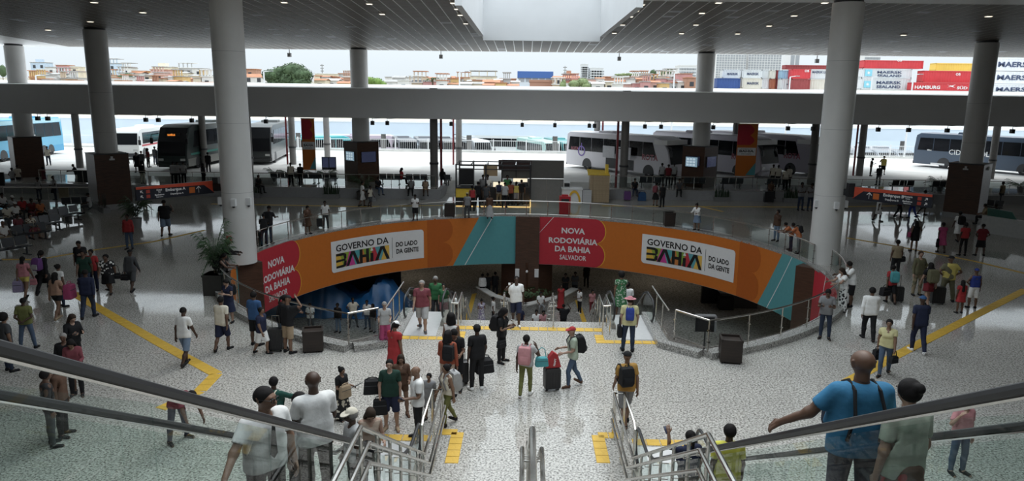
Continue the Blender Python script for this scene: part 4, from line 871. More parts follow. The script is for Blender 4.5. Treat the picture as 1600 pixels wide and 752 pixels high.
# ------------------------------------------------------------------ container yard
CC = {'grey': (.66, .68, .69), 'red': (.60, .05, .06), 'dark red': (.32, .06, .06), 'blue': (.04, .09, .28), 'yellow': (.78, .52, .10), 'steel blue': (.28, .44, .58), 'rust brown': (.42, .14, .08), 'cream': (.72, .68, .60), 'white': (.80, .81, .84)}
ribm = {}
def container(lab, px0, px1, y0, y1, Y, col, words=(), wcol=None, d=2.4, end=False):
    a, b = atY(px0, y0, Y), atY(px1, y1, Y); w = b.x-a.x; h = a.z-atY(px0, y1, Y).z; z = (atY((px0+px1)/2, y1, Y).z)
    t = thing('shipping_container', lab, 'container', ((a.x+b.x)/2, Y+d/2, z)); m = mat('container_'+col.replace(' ', '_'), CC[col], .55, var=.06, scale=.5); n = max(3, int(w/.55))
    mb = MB(); pts = [(-w/2, -d/2+.06)]
    for i in range(n): q = w/n; x = -w/2+i*q; pts += [(x+q*.1, -d/2+.06), (x+q*.3, -d/2+.13), (x+q*.6, -d/2+.13), (x+q*.8, -d/2+.06)]
    pts += [(w/2, -d/2+.06), (w/2, d/2), (-w/2, d/2)]; mb.prism(pts, (0, 0, .12), (1, 0, 0), (0, 1, 0), (0, 0, h-.24)); mb.build('corrugated_body', m, t, local=True, smooth=False)
    for z_ in (.08, h-.08): MB().bb((-w/2, -d/2, z_-.09), (w/2, d/2, z_+.09)).build('frame_rail', m, t, local=True, smooth=False)
    for x in (-w/2+.08, w/2-.08): MB().bb((x-.09, -d/2, 0), (x+.09, -d/2+.18, h)).build('corner_post', m, t, local=True, smooth=False)
    for (wd, fx, fz, fw) in words:
        mb = MB(); letters(mb, wd, (-w/2+fx*w, -d/2-.01, fz*h), (1, 0, 0), (0, 0, 1), width=fw*w, height=min(fw*w*TX[wd][3]/TX[wd][2], h*(.27 if len(words) == 2 and words[1][0] == 'SEALAND' else .42))); mb.build('lettering', wcol or mat('navy_letter', (.05, .07, .14), .6), t, local=True, smooth=False)
    return t
cl = atY(1200, 139, 165)
cont = [('grey container with dark lettering atop the blue one, leftmost', 1129.5, 1157, 109, 122, 170, 'grey', [('MAERSK', .55, .5, .6)]), ('blue container on the ground at the left end of the stacks', 1120.5, 1156, 122.4, 138, 168, 'blue', []),
 ('grey container, upper of the second stack', 1160, 1190, 109, 122, 170, 'grey', [('MAERSK', .55, .5, .6)]), ('pale container, lower of the second stack', 1160, 1190, 122.5, 138, 169, 'cream', [('MAERSK', .55, .5, .6)]),
 ('narrow grey container end in third column, upper', 1190.5, 1204, 109, 122.5, 172, 'grey', []), ('narrow grey container end in third column, lower', 1190.5, 1204, 123, 138.5, 172, 'white', []), ('cream container end above the rust one', 1204.5, 1212, 110, 123, 171, 'cream', []), ('rust brown container end beneath the cream one', 1204.5, 1212, 123.5, 139, 171, 'rust brown', []), ('dark red container end, upper of its pair', 1212.5, 1221, 110, 123, 171, 'dark red', []), ('dark red container end, lower of its pair', 1212.5, 1218, 123.5, 139, 171, 'dark red', []),
 ('steel blue container on top left of the red stack', 1222, 1237, 110, 123, 168, 'steel blue', []), ('pale steel container with dark lettering beside red stack', 1221, 1237, 123.5, 140, 168, 'grey', [('MAERSK', .75, .5, .5)]), ('red container, upper, left of the tall right column', 1237.5, 1266, 108.5, 123, 166, 'red', []), ('dark red ribbed container, lower, left of the tall right column', 1237.5, 1265, 123.5, 140.5, 166, 'dark red', []),
 ('pale grey container with navy company name next to the red one', 1266.5, 1298, 108.5, 123, 167, 'grey', [('MAERSK LINE', .5, .7, .8)]), ('cream container below the pale grey one', 1265.5, 1297, 124, 140.5, 167, 'cream', []), ('long dark red container lying on top behind the pale grey one', 1227.5, 1300, 102, 108.5, 172, 'dark red', []),
 ('long red container on top, right of the tall right column', 1350, 1442, 94.5, 107, 160, 'red', []), ('grey container lettered in two lines, upper of its pair', 1347, 1424, 107.5, 122, 160, 'grey', [('MAERSK', .56, .62, .50), ('SEALAND', .56, .25, .48)]), ('grey container lettered in two lines, lower of its pair', 1346, 1422, 122.5, 140, 159, 'grey', [('MAERSK', .56, .62, .50), ('SEALAND', .56, .25, .48)]),
 ('yellow container in the upper row behind the red ones', 1462, 1522, 99, 110.5, 175, 'yellow', []), ('plain red container with white mark, middle right', 1443, 1532, 111, 129, 158, 'red', []), ('bright red container with white company name and gull', 1427, 1530, 129.5, 142, 156, 'red', [('HAMBURG', .22, .42, .38), ('SÜD', .74, .42, .16)]),
 ('white container end with large navy letters, top of right stack', 1556, 1640, 91, 111, 142, 'white', [('MAERSK', .38, .5, .64)]), ('white container end with large navy letters, middle of right stack', 1554, 1640, 112, 131, 142, 'white', [('MAERSK', .38, .5, .64)]), ('white container end with large navy letters, bottom of right stack', 1552, 1640, 132, 148, 142, 'white', [('MAERSK', .38, .5, .64)])]
for c in cont:
    t = container(*c[:7], words=c[7], wcol=M_prt if 'gull' in c[0] else None)
    if 'gull' in c[0]:
        o = MB().prism([(-.9, .25), (.1, .05), (.9, .35), (.3, -.05), (.9, -.35), (-.1, -.12), (-.8, -.3), (-.1, 0)], (1., -1.22, 1.), (1, 0, 0), (0, 0, 1), (0, .012, 0)); o.build('gull_emblem', M_prt, t, local=True, smooth=False)
    if 'two lines' in c[0]:
        MB().bb((-4.6, -1.23, .35), (-3.1, -1.2, 1.75)).build('blue_square', mat('sky_square', (.25, .60, .72), .6), t, local=True, smooth=False); MB().prism([(.42*cos(pi/2+k*pi/7)*(1 if k % 2 == 0 else .4), .42*sin(pi/2+k*pi/7)*(1 if k % 2 == 0 else .4)) for k in range(14)], (-3.85, -1.25, 1.05), (1, 0, 0), (0, 0, 1), (0, .015, 0)).build('star_emblem', M_prt, t, local=True, smooth=False)
    if 'on top, right' in c[0] or 'white mark' in c[0] or 'upper, left of the tall' in c[0]:
        w = t.children[0].dimensions.x; mb = MB(); letters(mb, 'OB', (-w/2+1.3, -1.22, 1.7), (1, 0, 0), (0, 0, 1), height=.55); mb.build('lettering', M_prt, t, local=True, smooth=False)
struct(MB().bb((55, 141, 2.3), (260, 200, atY(1250, 141, 160).z)).build('ground_2', M_conc), 'raised yard under the containers')
# ================================================================== FITTINGS AND FURNITURE
# lamps of the soffit
LAMP = [(44+400, 2), (577, 4.5), (597, 20.5), (708, 3), (714, 12.5), (719, 22), (727.5, 35.5), (1003, 5.5), (994, 15.5), (985, 24.5), (973, 37.5), (960, 50.5), (1123, 2.5), (1097, 19), (1087.5, 37.5), (1065, 51), (1152.5, 51.5), (1202, 39), (1241, 23), (1289, 2.5), (1412, 53.5), (147, 2), (223, 18), (141, 32.5), (75, 45.5), (1545, 24)]
l0 = None; LAMP.sort(); OR = lambda i: str(i+1)+('th' if 9 < i < 13 or i % 10 > 2 else ['st', 'nd', 'rd'][i % 10])
for i, (px, py) in enumerate(LAMP):
    p = atC(px, py)
    if l0 is None:
        l0 = thing('downlight', OR(i)+' from left of the small square soffit lamps', 'lamp', p, 0, 'downlights in the soffit'); MB().box((0, 0, -.03), (.30, .30, .05)).build('frame', M_soff, l0, local=True, smooth=False); MB().box((0, 0, -.05), (.24, .24, .05)).build('lens', M_lamp, l0, local=True, smooth=False)
    else: copy_tree(l0, loc=p, label=OR(i)+' from left of the small square soffit lamps')
for i, px in enumerate((164, 452, 689, 968, 1278)):
    p = atY(px, 78, 58.4); t = thing('loudspeaker', 'grey box speaker under the roof edge, %s' % ['left of the second column', 'above the large tree', 'left of the rooflight', 'right of the rooflight', 'beside the tall right column'][i], 'speaker', (p.x, 58.4, ceilz(58.4)-.44)); MB().box((0, 0, 0), (.26, .26, .3)).build('box', M_grey, t, local=True); MB().box((0, 0, .28), (.05, .05, .3)).build('bracket', M_grey, t, local=True)
f0 = None
for i, (px, py) in enumerate(((58, 178), (74, 182), (171, 184), (227, 180), (247, 186), (299, 182), (415, 182), (582, 193), (605, 188), (705, 194), (816, 192), (867, 196-2), (921, 192), (929, 196), (1008, 192), (1033, 196), (1115, 192), (1232, 193), (1271, 197), (1373, 197), (1421, 194), (1481, 198), (1583, 198))):
    p = atY(px, py, BY+.4)
    if f0 is None:
        f0 = thing('floodlight', OR(i)+' from left of the dark spotlights under the canopy beam', 'lamp', (p.x, p.y, 5.78), 0, 'spotlights under the canopy beam'); MB().tube([(0, 0, 0), (0, 0, -.22)], .02, 6).build('stem', M_dark, f0, local=True); MB().box((0, .02, -.36), (.24, .28, .30)).build('lamp_body', M_dark, f0, local=True); MB().bar((0, 0, -.05), (.9, .1, .02), .03, .03).build('conduit', M_grey, f0, local=True)
    else: copy_tree(f0, loc=(p.x, p.y, 5.78), label=OR(i)+' from left of the dark spotlights under the canopy beam')
# unseen fill lamps, added to brighten the lower level
for i, (x, y) in enumerate(((-18, 34), (18, 36), (-9, 52), (10, 52), (0, 58), (-22, 46), (22, 46))):
    t = thing('fill_lamp', 'unseen fill lamp added under the lower soffit, '+['left front', 'right front', 'left back', 'right back', 'rearmost', 'left side', 'right side'][i], 'lamp', (x, y, -1.3), 0, 'added lower level fill lamps'); MB().box((0, 0, .03), (1.2, 1.2, .05)).build('panel', M_lamp, t, local=True)
    L = bpy.data.lights.new('lower_fill', 'AREA'); L.energy = 26; L.size = 1.1; L.color = (1, .88, .70); lo = bpy.data.objects.new('lower_fill', L); COL.objects.link(lo); lo.parent = t; lo.location = (0, 0, -.05)
# hanging signboards on the near columns
def signboard(lab, A, B, h, main, sub, small, flip, near_end):
    A, B = Vector(A), Vector(B); t = thing('signboard', lab, 'sign', (A.x, A.y, min(A.z, B.z)-h/2)); u = (B-A).normalized(); L = (B-A).length; n = Vector((u.y, -u.x, 0)).normalized(); up = Vector((0, 0, 1))
    o = A
    MB().prism([(0, -h/2), (L, -h/2), (L, h/2), (0, h/2)], o, u, up, -n*.12).build('board', mat('sign_navy', (.012, .014, .024), .4), t, smooth=False)
    tri = [(0, h/2), (0, -h/2+.03), (.45, h/2-.16), (L, h/2-.10), (L, h/2)] if flip else [(L, h/2), (L, -h/2+.03), (L-.45, h/2-.16), (0, h/2-.10), (0, h/2)]
    MB().prism(tri, o+n*.004, u, up, n*.004).build('red_band', mat('sign_red', (.55, .07, .03), .5), t, smooth=False)
    def put(word, x, y, hh, name='lettering'):
        mb = MB(); letters(mb, word, o+u*x+up*y+n*.012, u, up, height=hh); mb.build(name, M_prt, t, smooth=False)
    s = -1 if flip else 1; X = lambda q: (L-q) if not flip else q
    put(main, X(1.75), .04, .17); put(sub, X(1.7), -.14, .10)
    mb = MB()
    def arrow(x, y, a, r):
        d = Vector((cos(a), sin(a))); q = Vector((-d.y, d.x)); P2 = lambda v: o+u*(x+v.x)+up*(y+v.y)+n*.012
        for p_, r_ in ((-d*r, d*r), (d*r, d*r*.2+q*r*.75), (d*r, d*r*.2-q*r*.75)): mb.bar(P2(p_), P2(r_), .006, .028)
    arrow(X(.72), -.05, pi/2, .14)
    for k, w in enumerate(small):
        y = .06-.2*k; arrow(X(L-.22), y, pi*3/4 if not flip else pi/4, .07); put(w[0], X(L-.95), y+.03, .075); put(w[1], X(L-.95), y-.06, .05)
    mb.build('arrows', M_prt, t, smooth=False)['kind'] = 'stuff'
    for x, y in ((1.02, -.05),): MB().prism([(-.13, -.13), (.13, -.13), (.13, .13), (-.13, .13)], o+u*X(x)+up*y+n*.008, u, up, n*.004).build('pictogram', mat('sign_orange', (.50, .12, .02), .5), t, smooth=False)
    for k in (0, 1): MB().prism([(-.08, -.07), (.08, -.07), (.08, .07), (-.08, .07)], o+u*X(L-.48)+up*(.06-.2*k)+n*.008, u, up, n*.004).build('pictogram', mat('sign_redbox', (.40, .05, .03), .5), t, smooth=False)
    MB().bar(o+u*(X(L*.5))+up*.1+n*.012, o+u*X(L*.5)+up*-.2+n*.012, .012, .015).build('divider', M_prt, t, smooth=False)
    e = B if near_end else A; c = e+u*(.14 if near_end else -.14); MB().box((c.x, c.y, c.z+.12), (.26, .3, .62)).build('wall_bracket', M_black, t); q = min(near, key=lambda o_: (o_.location-A).length).location; MB().bar(e, (q.x, q.y, e.z), .12, .3).build('support_arm', M_black, t); return t
zb = 3.34
def atz(px, py, z): return at(px, py, z)
signboard('hanging sign board with red band reading Embarque A beside the left column', atz(213, 303.5, zb), atz(334, 292, zb), .56, 'Embarque A', 'Departures A', (('Hotel', 'Táxi'), ('Banheiros', 'Restrooms')), False, True)
zb = 3.42
signboard('hanging sign board with red band reading Embarque B beside the right column', atz(1333, 301.5, zb), atz(1456, 315, zb), .56, 'Embarque B', 'Departures B', (('Bilheteria', 'Tickets'), ('Banheiros', 'Restrooms')), True, False)
for c, lab, dx in ((near[0], 'left', ((.62, -.35), (.1, -.72), (-.66, -.25))), (near[1], 'right', ((-.66, -.2), (.05, -.72), (.66, -.2)))):
    x, y = c.location.x, c.location.y
    for i, (a, b) in enumerate(dx):
        t = thing('camera_box', 'white box camera on the %s tall column, %s' % (lab, ['left one', 'middle one', 'right one'][[2, 1, 0][i] if lab == 'left' else i]), 'camera', (x+a, y+b, 2.62)); MB().box((0, 0, .2), (.2, .18, .32)).build('housing', M_white, t, local=True); MB().sphere((0, -.03, .02), .06).build('dome', M_dark, t, local=True)
# red fire sign on the left column
q = near[0].location; d = Vector((-.34, -.94, 0)).normalized(); t = thing('fire_sign', 'small red extinguisher sign on the left tall column', 'sign', (q.x+d.x*.7, q.y+d.y*.7, 1.05)); u = Vector((-d.y, d.x, 0))
MB().prism([(-.13, 0), (.13, 0), (.13, .28), (-.13, .28)], q+d*.69+Vector((0, 0, 1.05)), u, (0, 0, 1), d*.02).build('plate', M_red, t); MB().prism([(-.03, .06), (.03, .06), (.03, .2), (0, .24), (-.03, .2)], q+d*.713+Vector((0, 0, 1.05)), u, (0, 0, 1), d*.004).build('symbol', M_prt, t)
# cloth banners hanging before the canopy columns
def hang_banner(lab, px0, px1, py0, py1, Y, pat):
    a, b = atY(px0, py0, Y), atY(px1, py1, Y); w, h = b.x-a.x, a.z-b.z; t = thing('hanging_banner', lab, 'banner', ((a.x+b.x)/2, Y, b.z)); R_ = lambda x0, x1, z0, z1, m, nm, l: MB().add([(x0*w, -l, z0*h), (x1*w, -l, z0*h), (x1*w, -l, z1*h), (x0*w, -l, z1*h)], [(0, 1, 2, 3)]).build(nm, m, t, local=True, smooth=False)
    MB().bb((-w/2, 0, 0), (w/2, .03, h)).build('cloth', M_org, t, local=True); R_(-.46, .46, .40, .55, M_prt, 'plate', .004)
    mb = MB(); letters(mb, 'BAHIA', (0, -.008, h*.485), (1, 0, 0), (0, 0, 1), width=w*.72, height=h*.045); letters(mb, 'GOVERNO DA', (0, -.008, h*.525), (1, 0, 0), (0, 0, 1), width=w*.6, height=h*.015); letters(mb, 'DO LADO', (0, -.008, h*.43), (1, 0, 0), (0, 0, 1), width=w*.5, height=h*.014); mb.build('lettering', M_prk, t, local=True, smooth=False)['kind'] = 'stuff'
    mb = MB(); mb.add([(.02*w, -.004, .02*h), (.5*w, -.004, .02*h), (.5*w, -.004, .27*h)], [(0, 1, 2)]); mb.build('teal_corner', M_teal, t, local=True, smooth=False)
    pts = [(-.5, .60)]+[(.15+.2*sin(pi*i/8), .60+.36*i/16) for i in range(9)]+[(.12+.2*sin(pi*i/8), .78+.2*i/8) for i in range(9)]+[(-.5, .98)]
    mb = MB(); mb.add([(x*w, -.005, z*h) for x, z in pts], [tuple(range(len(pts)))]); mb.build('red_shape', M_red, t, local=True, smooth=False)
    for x in (-w/2+.1, w/2-.1): MB().tube([(x, .05, min(0, PZ-b.z)), (x, .05, h)], .02, 6).build('stand_pole', M_dark, t, local=True)
    for z in (0, h): MB().tube([(-w/2-.05, .015, z), (w/2+.05, .015, z)], .03, 6).build('banner_rod', M_prt, t, local=True)
    return t
hang_banner('tall orange and red banner hanging left of the screens', 470, 494, 185, 266, 59., 0); hang_banner('tall orange and red banner hanging in front of the third coach', 1154, 1179, 193.5, 276, 56.3, 0)
# screens
M_scr = mat('screen_glow', (.1, .2, .3), .3, var=.5, scale=14, emit=(.30, .45, .55), es=.55); M_scrd = mat('screen_dark', (.02, .025, .04), .25, var=.3, scale=9, emit=(.05, .06, .12), es=.4)
def screen(lab, c, n, w, h, glow):
    n = Vector(n).normalized(); u = Vector((-n.y, n.x, 0)); t = thing('wall_screen', lab, 'screen', (c.x, c.y, c.z-h/2)); MB().prism([(-w/2, -h/2), (w/2, -h/2), (w/2, h/2), (-w/2, h/2)], c, u, (0, 0, 1), n*.07).build('housing', M_black, t, smooth=False)
    MB().prism([(-w/2+.03, -h/2+.03), (w/2-.03, -h/2+.03), (w/2-.03, h/2-.03), (-w/2+.03, h/2-.03)], c+n*.07, u, (0, 0, 1), n*.004).build('display', M_scr if glow else M_scrd, t, smooth=False)
    if glow:
        for i in range(3):
            for j in range(3): MB().prism([(0, 0), (w*.2, 0), (w*.2, h*.2), (0, h*.2)], c+n*.075+u*(-w*.4+j*w*.25)+Vector((0, 0, -h*.38+i*h*.27)), u, (0, 0, 1), n*.002).build('screen_tile', mat('screen_pale', (.4, .5, .6), .3, emit=(.6, .75, .85), es=.6), t, smooth=False)
s2 = sqrt(.5)
for k, nm in ((0, 'left of the food kiosk'), (1, 'in front of the coaches')):
    q = farc[k].location; r = 1.95/2+.0
    screen('wall screen on the left face of the brown block %s' % nm, q+Vector((-s2*r, -s2*r, 2.05)), (-s2, -s2, 0), 1.25, .75, k == 0); screen('wall screen on the right face of the brown block %s' % nm, q+Vector((s2*r, -s2*r, 2.0)), (s2, -s2, 0), 1.35, .85, False)
    if k: screen('bright departures display on the left face of the brown block by the coaches', q+Vector((-s2*r-.1, -s2*r-.1, 1.98)), (-s2, -s2, 0), 1.1, .8, True)
for px, lab in ((509, 'left'), (520, 'right')):
    p = at(px, 265, PZ); t = thing('totem_screen', 'dark portrait totem by the slim column, %s one of two' % lab, 'screen', (p.x, p.y, PZ)); MB().bb((-.33, -.06, 0), (.33, .06, 1.15)).build('housing', M_black, t, local=True); MB().bb((-.28, -.07, .2), (.28, -.055, 1.08)).build('display', M_scrd, t, local=True)
for px, py in ((178, 243), (1517, 246)): pass
for t_, nm in ((midL, 'left'), (midR, 'right')):
    for dx, dy in ((.72, -.72),) if nm == 'left' else ((-.72, -.72), (.72, -.72)):
        t = thing('emergency_light', 'white emergency light at the top of the %s brown block%s' % (nm, '' if nm == 'left' else (', left face' if dx < 0 else ', right face')), 'lamp', (t_.location.x+dx*1.02, t_.location.y+dy*1.02, 3.18)); MB().box((0, 0, .05), (.3, .1, .1), pi/4 if dx > 0 else -pi/4).build('housing', M_white, t, local=True); MB().box((0, 0, .17), (.12, .1, .14), pi/4 if dx > 0 else -pi/4).build('lamp_head', M_white, t, local=True)
# platform railings and polished platform floors
struct(MB().bb((-40, 52.7, PZ), (-6.5, 58.4, PZ+.02)).build('floor_6', M_floor), 'polished floor of the left boarding platform'); struct(MB().bb((5.9, 54.3, PZ), (40, 58.4, PZ+.02)).build('floor_7', M_floor), 'polished floor of the right boarding platform')
railing('platform_railing', 'glass railing on top of the low wall of the left boarding platform', [Vector((-36, 52.6, 0)), Vector((-6.6, 52.6, 0))], PZ+.02, 1.0, 1.6); railing('platform_railing', 'glass railing on top of the low wall of the right boarding platform', [Vector((6.4, 54.2, 0)), Vector((36, 54.2, 0))], PZ+.02, 1.0, 1.6)
# waiting benches
M_seat = mat('bench_seat', (.055, .058, .065), .45, .2); M_seat2 = mat('bench_seat_grey', (.16, .165, .18), .4, .3)
def bench(lab, loc, rz, n=3, m=None, group=None):
    t = thing('waiting_bench', lab, 'bench', loc, rz, group); w = n*.56; m = m or M_seat; st = bk = None
    MB().bb((-w/2, -.04, .36), (w/2, .04, .42)).build('beam', M_dark, t, local=True)
    for i in range(n):
        x = -w/2+(i+.5)*.56
        if st is None:
            st = MB().prism([(-.24, .42), (.20, .40), (.22, .44), (-.24, .46)], (-.25, 0, 0), (0, 1, 0), (0, 0, 1), (.5, 0, 0)).build('seat', m, t, local=True); bk = MB().prism([(.20, .46), (.25, .46), (.33, .86), (.29, .86)], (-.25, 0, 0), (0, 1, 0), (0, 0, 1), (.5, 0, 0)).build('backrest', m, t, local=True); a, b = st, bk
        else: a, b = st.copy(), bk.copy(); COL.objects.link(a); COL.objects.link(b)
        a.location.x = x; b.location.x = x
    for x in (-w/2+.2, w/2-.2): MB().bb((x-.03, -.03, .04), (x+.03, .03, .36)).bb((x-.035, -.3, 0), (x+.035, .3, .04)).build('leg', M_dark, t, local=True)
    for x in (-w/2, w/2): MB().tube([(x, -.2, .44), (x, -.2, .64), (x, .22, .66), (x, .24, .5)], .015, 6).build('armrest', M_steeld, t, local=True)
    return t
for i, (px, lab) in enumerate(((440, 'leftmost'), (478, 'second'), (512, 'third, left of the brown block'), (614, 'fourth, right of the brown block'), (655, 'fifth, left of the slim column'), (702, 'last, by the food kiosk'))):
    p = at(px, 287, PZ); bench('dark bench seen from behind on the left platform, %s' % lab, (p.x, 55.0, PZ+.02), pi, 3 if px != 702 else 1)
for i, (px, lab) in enumerate(((1010, 'leftmost, behind the slim column'), (1075, 'second, at the brown block'), (1130, 'third, by the planter'), (1195, 'fourth, by the pale shirts'), (1370, 'fifth, beyond the sign'), (1425, 'last, beyond the sign'))):
    p = at(px, 290, PZ); bench('dark bench seen from behind on the right platform, %s' % lab, (p.x, 55.5, PZ+.02), pi, 3)
for i, (px, py, rz, n, lab) in enumerate(((20, 402, 64, 3, 'front row at left, nearest to the frame edge'), (52, 377, 64, 3, 'front row at left with the reclining man'), (75, 362, 64, 3, 'front row at left, grey and empty'), (97, 350, 64, 2, 'short and empty, behind the grey one'), (113, 345, 64, 2, 'empty, last of the front row'), (10, 352, 64, 3, 'back row at left edge'), (44, 342, 64, 3, 'back row at left with the red shirts'), (122, 328, 200, 3, 'turned sideways by the brown block'))):
    p = at(px, py); bench('metal bench, %s' % lab, (p.x, p.y, 0.005), rad(rz), n, M_seat2 if 'grey' in lab or 'empty' in lab else None)
p = at(1558, 336); bench('waiting bench with the seated people right of the brown block', (p.x, p.y+1., .005), rad(-40), 3)
# plants
M_lf = mat('palm_leaf', (.035, .075, .028), .5, var=.3, scale=3); M_lf2 = mat('sword_leaf', (.022, .045, .020), .5, var=.3, scale=3); M_pot = mat('grey_pot', (.24, .24, .24), .6); M_potd = mat('dark_pot', (.035, .033, .03), .5)
def frond(t, a, L, up, droop, w, m, z0, n=9):
    mb = MB(); d = Vector((cos(a), sin(a), 0)); q = Vector((-sin(a), cos(a), 0)); P_ = [d*(L*.75*s)+Vector((0, 0, z0+up*s-droop*s*s)) for s in [i/n for i in range(n+1)]]
    mb.tube(P_, .008, 4)
    for i in range(1, n+1):
        for sd in (-1, 1):
            b = P_[i]; e = b+q*sd*w*(1-.6*i/n)+d*w*.55-Vector((0, 0, w*.35)); mb.add([b-d*.035, b+d*.035, e], [(0, 1, 2)])
    mb.build('frond', m, t, local=True, smooth=False)
def palm(lab, loc, h, nf, L, square=False, ph=.55, pw=.3, seed=1, spread=1.):
    t = thing('potted_palm', lab, 'plant', loc); r = random.Random(seed)
    if square: MB().bb((-pw, -pw, 0), (pw, pw, ph)).bb((-pw-.02, -pw-.02, ph-.08), (pw+.02, pw+.02, ph)).build('pot', M_potd, t, local=True, smooth=False)
    else: MB().lathe([(.01, 0), (pw*.75, 0), (pw, ph), (pw-.04, ph), (pw-.05, ph-.06), (.01, ph-.06)], 18).build('pot', M_pot, t, local=True)
    for i in range(3): MB().tube([(.05*i-.05, .03*i, ph-.1), (.1*i-.1, .06*i-.05, ph+h*.35)], .022, 6).build('stem', M_bark, t, local=True)
    for i in range(nf): frond(t, i*2.4+r.uniform(-.3, .3), L*r.uniform(.75, 1.1)*spread, h*r.uniform(.55, 1.05), h*r.uniform(.25, .75), .34*L, M_lf, ph+h*r.uniform(.0, .3))
    return t
def swords(lab, loc, rz, w=1.1, seed=1):
    t = thing('planter_box', lab, 'plant', loc, rz); r = random.Random(seed); MB().bb((-w/2, -.2, 0), (w/2, .2, .32)).build('trough', M_pot, t, local=True, smooth=False)
    for i in range(22):
        x = -w/2+.08+(w-.16)*i/21; h = r.uniform(.5, 1.05); y = r.uniform(-.12, .12); tx, ty = r.uniform(-.16, .16), r.uniform(-.1, .1)
        MB().add([(x-.03, y, .28), (x+.03, y, .28), (x+.035+tx*.5, y+ty*.5, .28+h*.55), (x-.035+tx*.5, y+ty*.5, .28+h*.55), (x+tx, y+ty, .28+h)], [(0, 1, 2, 3), (3, 2, 4)]).build('leaf', M_lf2, t, local=True, smooth=False)
p = at(214, 356); palm('bushy palm in a grey round pot behind the man in the red shirt', p, 1.75, 40, 1.0, seed=2, spread=1.0)
p = at(340, 459); palm('tall palm in a dark square pot left of the left white column', p, 2.2, 38, .85, True, .80, .38, seed=3)
p = at(585, 300, 0); palm('leafy palm beside the brown block with the screens', (p.x, 51.9, 0), 1.9, 20, 1.1, True, .6, .35, seed=4)
for px, lab, s in ((418, 'at the left end', 5), (462, 'left of the orange banner', 6), (505, 'right of the orange banner', 7)): palm('small palm on the left platform, %s' % lab, (at(px, 286, PZ).x, 56.6, PZ+.02), .8, 12, 1.1, False, .35, .22, seed=s)
for px, lab, s in ((1437, 'beyond the right end of the sign', 8), (1548, 'right of the right brown block', 9)): palm('feathery palm on the right platform, %s' % lab, (at(px, 292, PZ).x, 56., PZ+.02), .9, 16, 1.3, False, .4, .25, seed=s)
for px, py, lab, s in ((522, 308, 'against the left platform wall', 11), (1130, 316, 'against the right platform wall, nearer', 12), (1235, 316, 'against the right platform wall by the column', 13), (396, 308, 'just right of the left white column', 14)):
    p = at(px, py); swords('grey trough of dark sword leaved plants %s' % lab, (p.x, (52.05 if px < 700 else 53.6), 0), 0, 1.2, s)
p = at(166, 331); swords('grey trough of sword leaved plants before the left brown block', (p.x, p.y-.2, 0), rad(-45), 1.2, 15)
# bins
def bin_(lab, p, w, h, m, rz=0, z=0.):
    t = thing('litter_bin', lab, 'bin', (p.x, p.y, z), rz); MB().bb((-w/2, -w/2, .05), (w/2, w/2, h-.06)).build('body', m, t, local=True, smooth=False)
    mb = MB()
    for s in (-1, 1): mb.bb((s*(w/2+.01)-.05 if s > 0 else -w/2-.01, -w/2-.01, h-.06), (w/2+.01 if s > 0 else -w/2+.04, w/2+.01, h)); mb.bb((-w/2, s*(w/2-.02)-.03, h-.06), (w/2, s*(w/2-.02)+.03, h))
    mb.build('rim', m, t, local=True, smooth=False); MB().bb((-w/2+.04, -w/2+.04, h-.20), (w/2-.04, w/2-.04, h-.19)).build('inner_liner', M_black, t, local=True)
    for a in (-1, 1):
        for b in (-1, 1): MB().bb((a*(w/2-.06)-.03, b*(w/2-.06)-.03, 0), (a*(w/2-.06)+.03, b*(w/2-.06)+.03, .05)).build('foot', M_black, t, local=True)
M_bin = wood('bin_wood', (.016, .011, .009), (.032, .020, .015), .5)
bin_('dark brown litter bin in front of the left glass railing', at(490, 547), .58, .66, M_bin, .25); bin_('dark brown litter bin in front of the right glass railing', at(1140, 564), .60, .72, M_bin, -.15)
bin_('dark brown litter bin behind the far glass railing, left of the kiosk', at(703, 338.5), .62, .82, M_bin); bin_('dark brown litter bin behind the far glass railing, right of the counter', at(1045, 353), .62, .82, M_bin); bin_('dark litter bin by the left column behind the railing', at(401, 384), .45, .7, M_bin)
# red standing bin by the burger counter
p = at(882, 335); t = thing('recycling_bin', 'tall red litter bin in front of the burger counter', 'bin', (p.x, p.y, 0)); MB().bb((-.36, -.3, .05), (.36, .3, 1.2)).build('body', mat('bin_red', (.42, .02, .03), .4), t, local=True, smooth=False); MB().bb((-.25, -.31, .85), (.25, -.29, 1.05)).build('slot', M_black, t, local=True); MB().bb((-.2, -.2, 1.2), (.2, .2, 1.3)).build('top_tray', mat('bin_red', (.42, .02, .03), .4), t, local=True)
# burger counter
p = at(896, 318.5); t = thing('food_counter', 'white burger counter with golden arch and ribbed front', 'counter', (4.9, 51.6, 0))
x0, x1, xr = at(878, 318).x-4.9, at(897, 318).x-4.9+.55, at(921, 316).x-4.9
MB().bb((x0, -.35, 0), (x1, .6, 1.0)).bb((x0-.04, -.4, 1.0), (x1+.04, .65, 1.08)).build('white_front', M_white, t, local=True, smooth=False)
mb0 = None
for i in range(9):
    x = x1+.05+(xr-x1)*i/9
    if mb0 is None: mb0 = MB().bb((0, -.36, .02), (.07, -.30, .98)).build('rib', mat('rib_grey', (.52, .52, .53), .5), t, local=True, smooth=False); o = mb0
    else: o = mb0.copy(); COL.objects.link(o)
    o.location = (x, 0, 0)
MB().bb((x1, -.3, 0), (xr, .5, .98)).build('ribbed_body', M_char, t, local=True, smooth=False)
arch = [(cos(pi*i/16)*(.46 if i else .46), .05+sin(pi*i/16)*.86) for i in range(17)]; ar = [(x*.70, .05+(y-.05)*.80) for x, y in arch[::-1]]
MB().prism(arch+ar, ((x0+x1)/2+.15, -.37, .05), (1, 0, 0), (0, 0, 1), (0, -.03, 0)).build('golden_arch', M_pry, t, local=True, smooth=False)
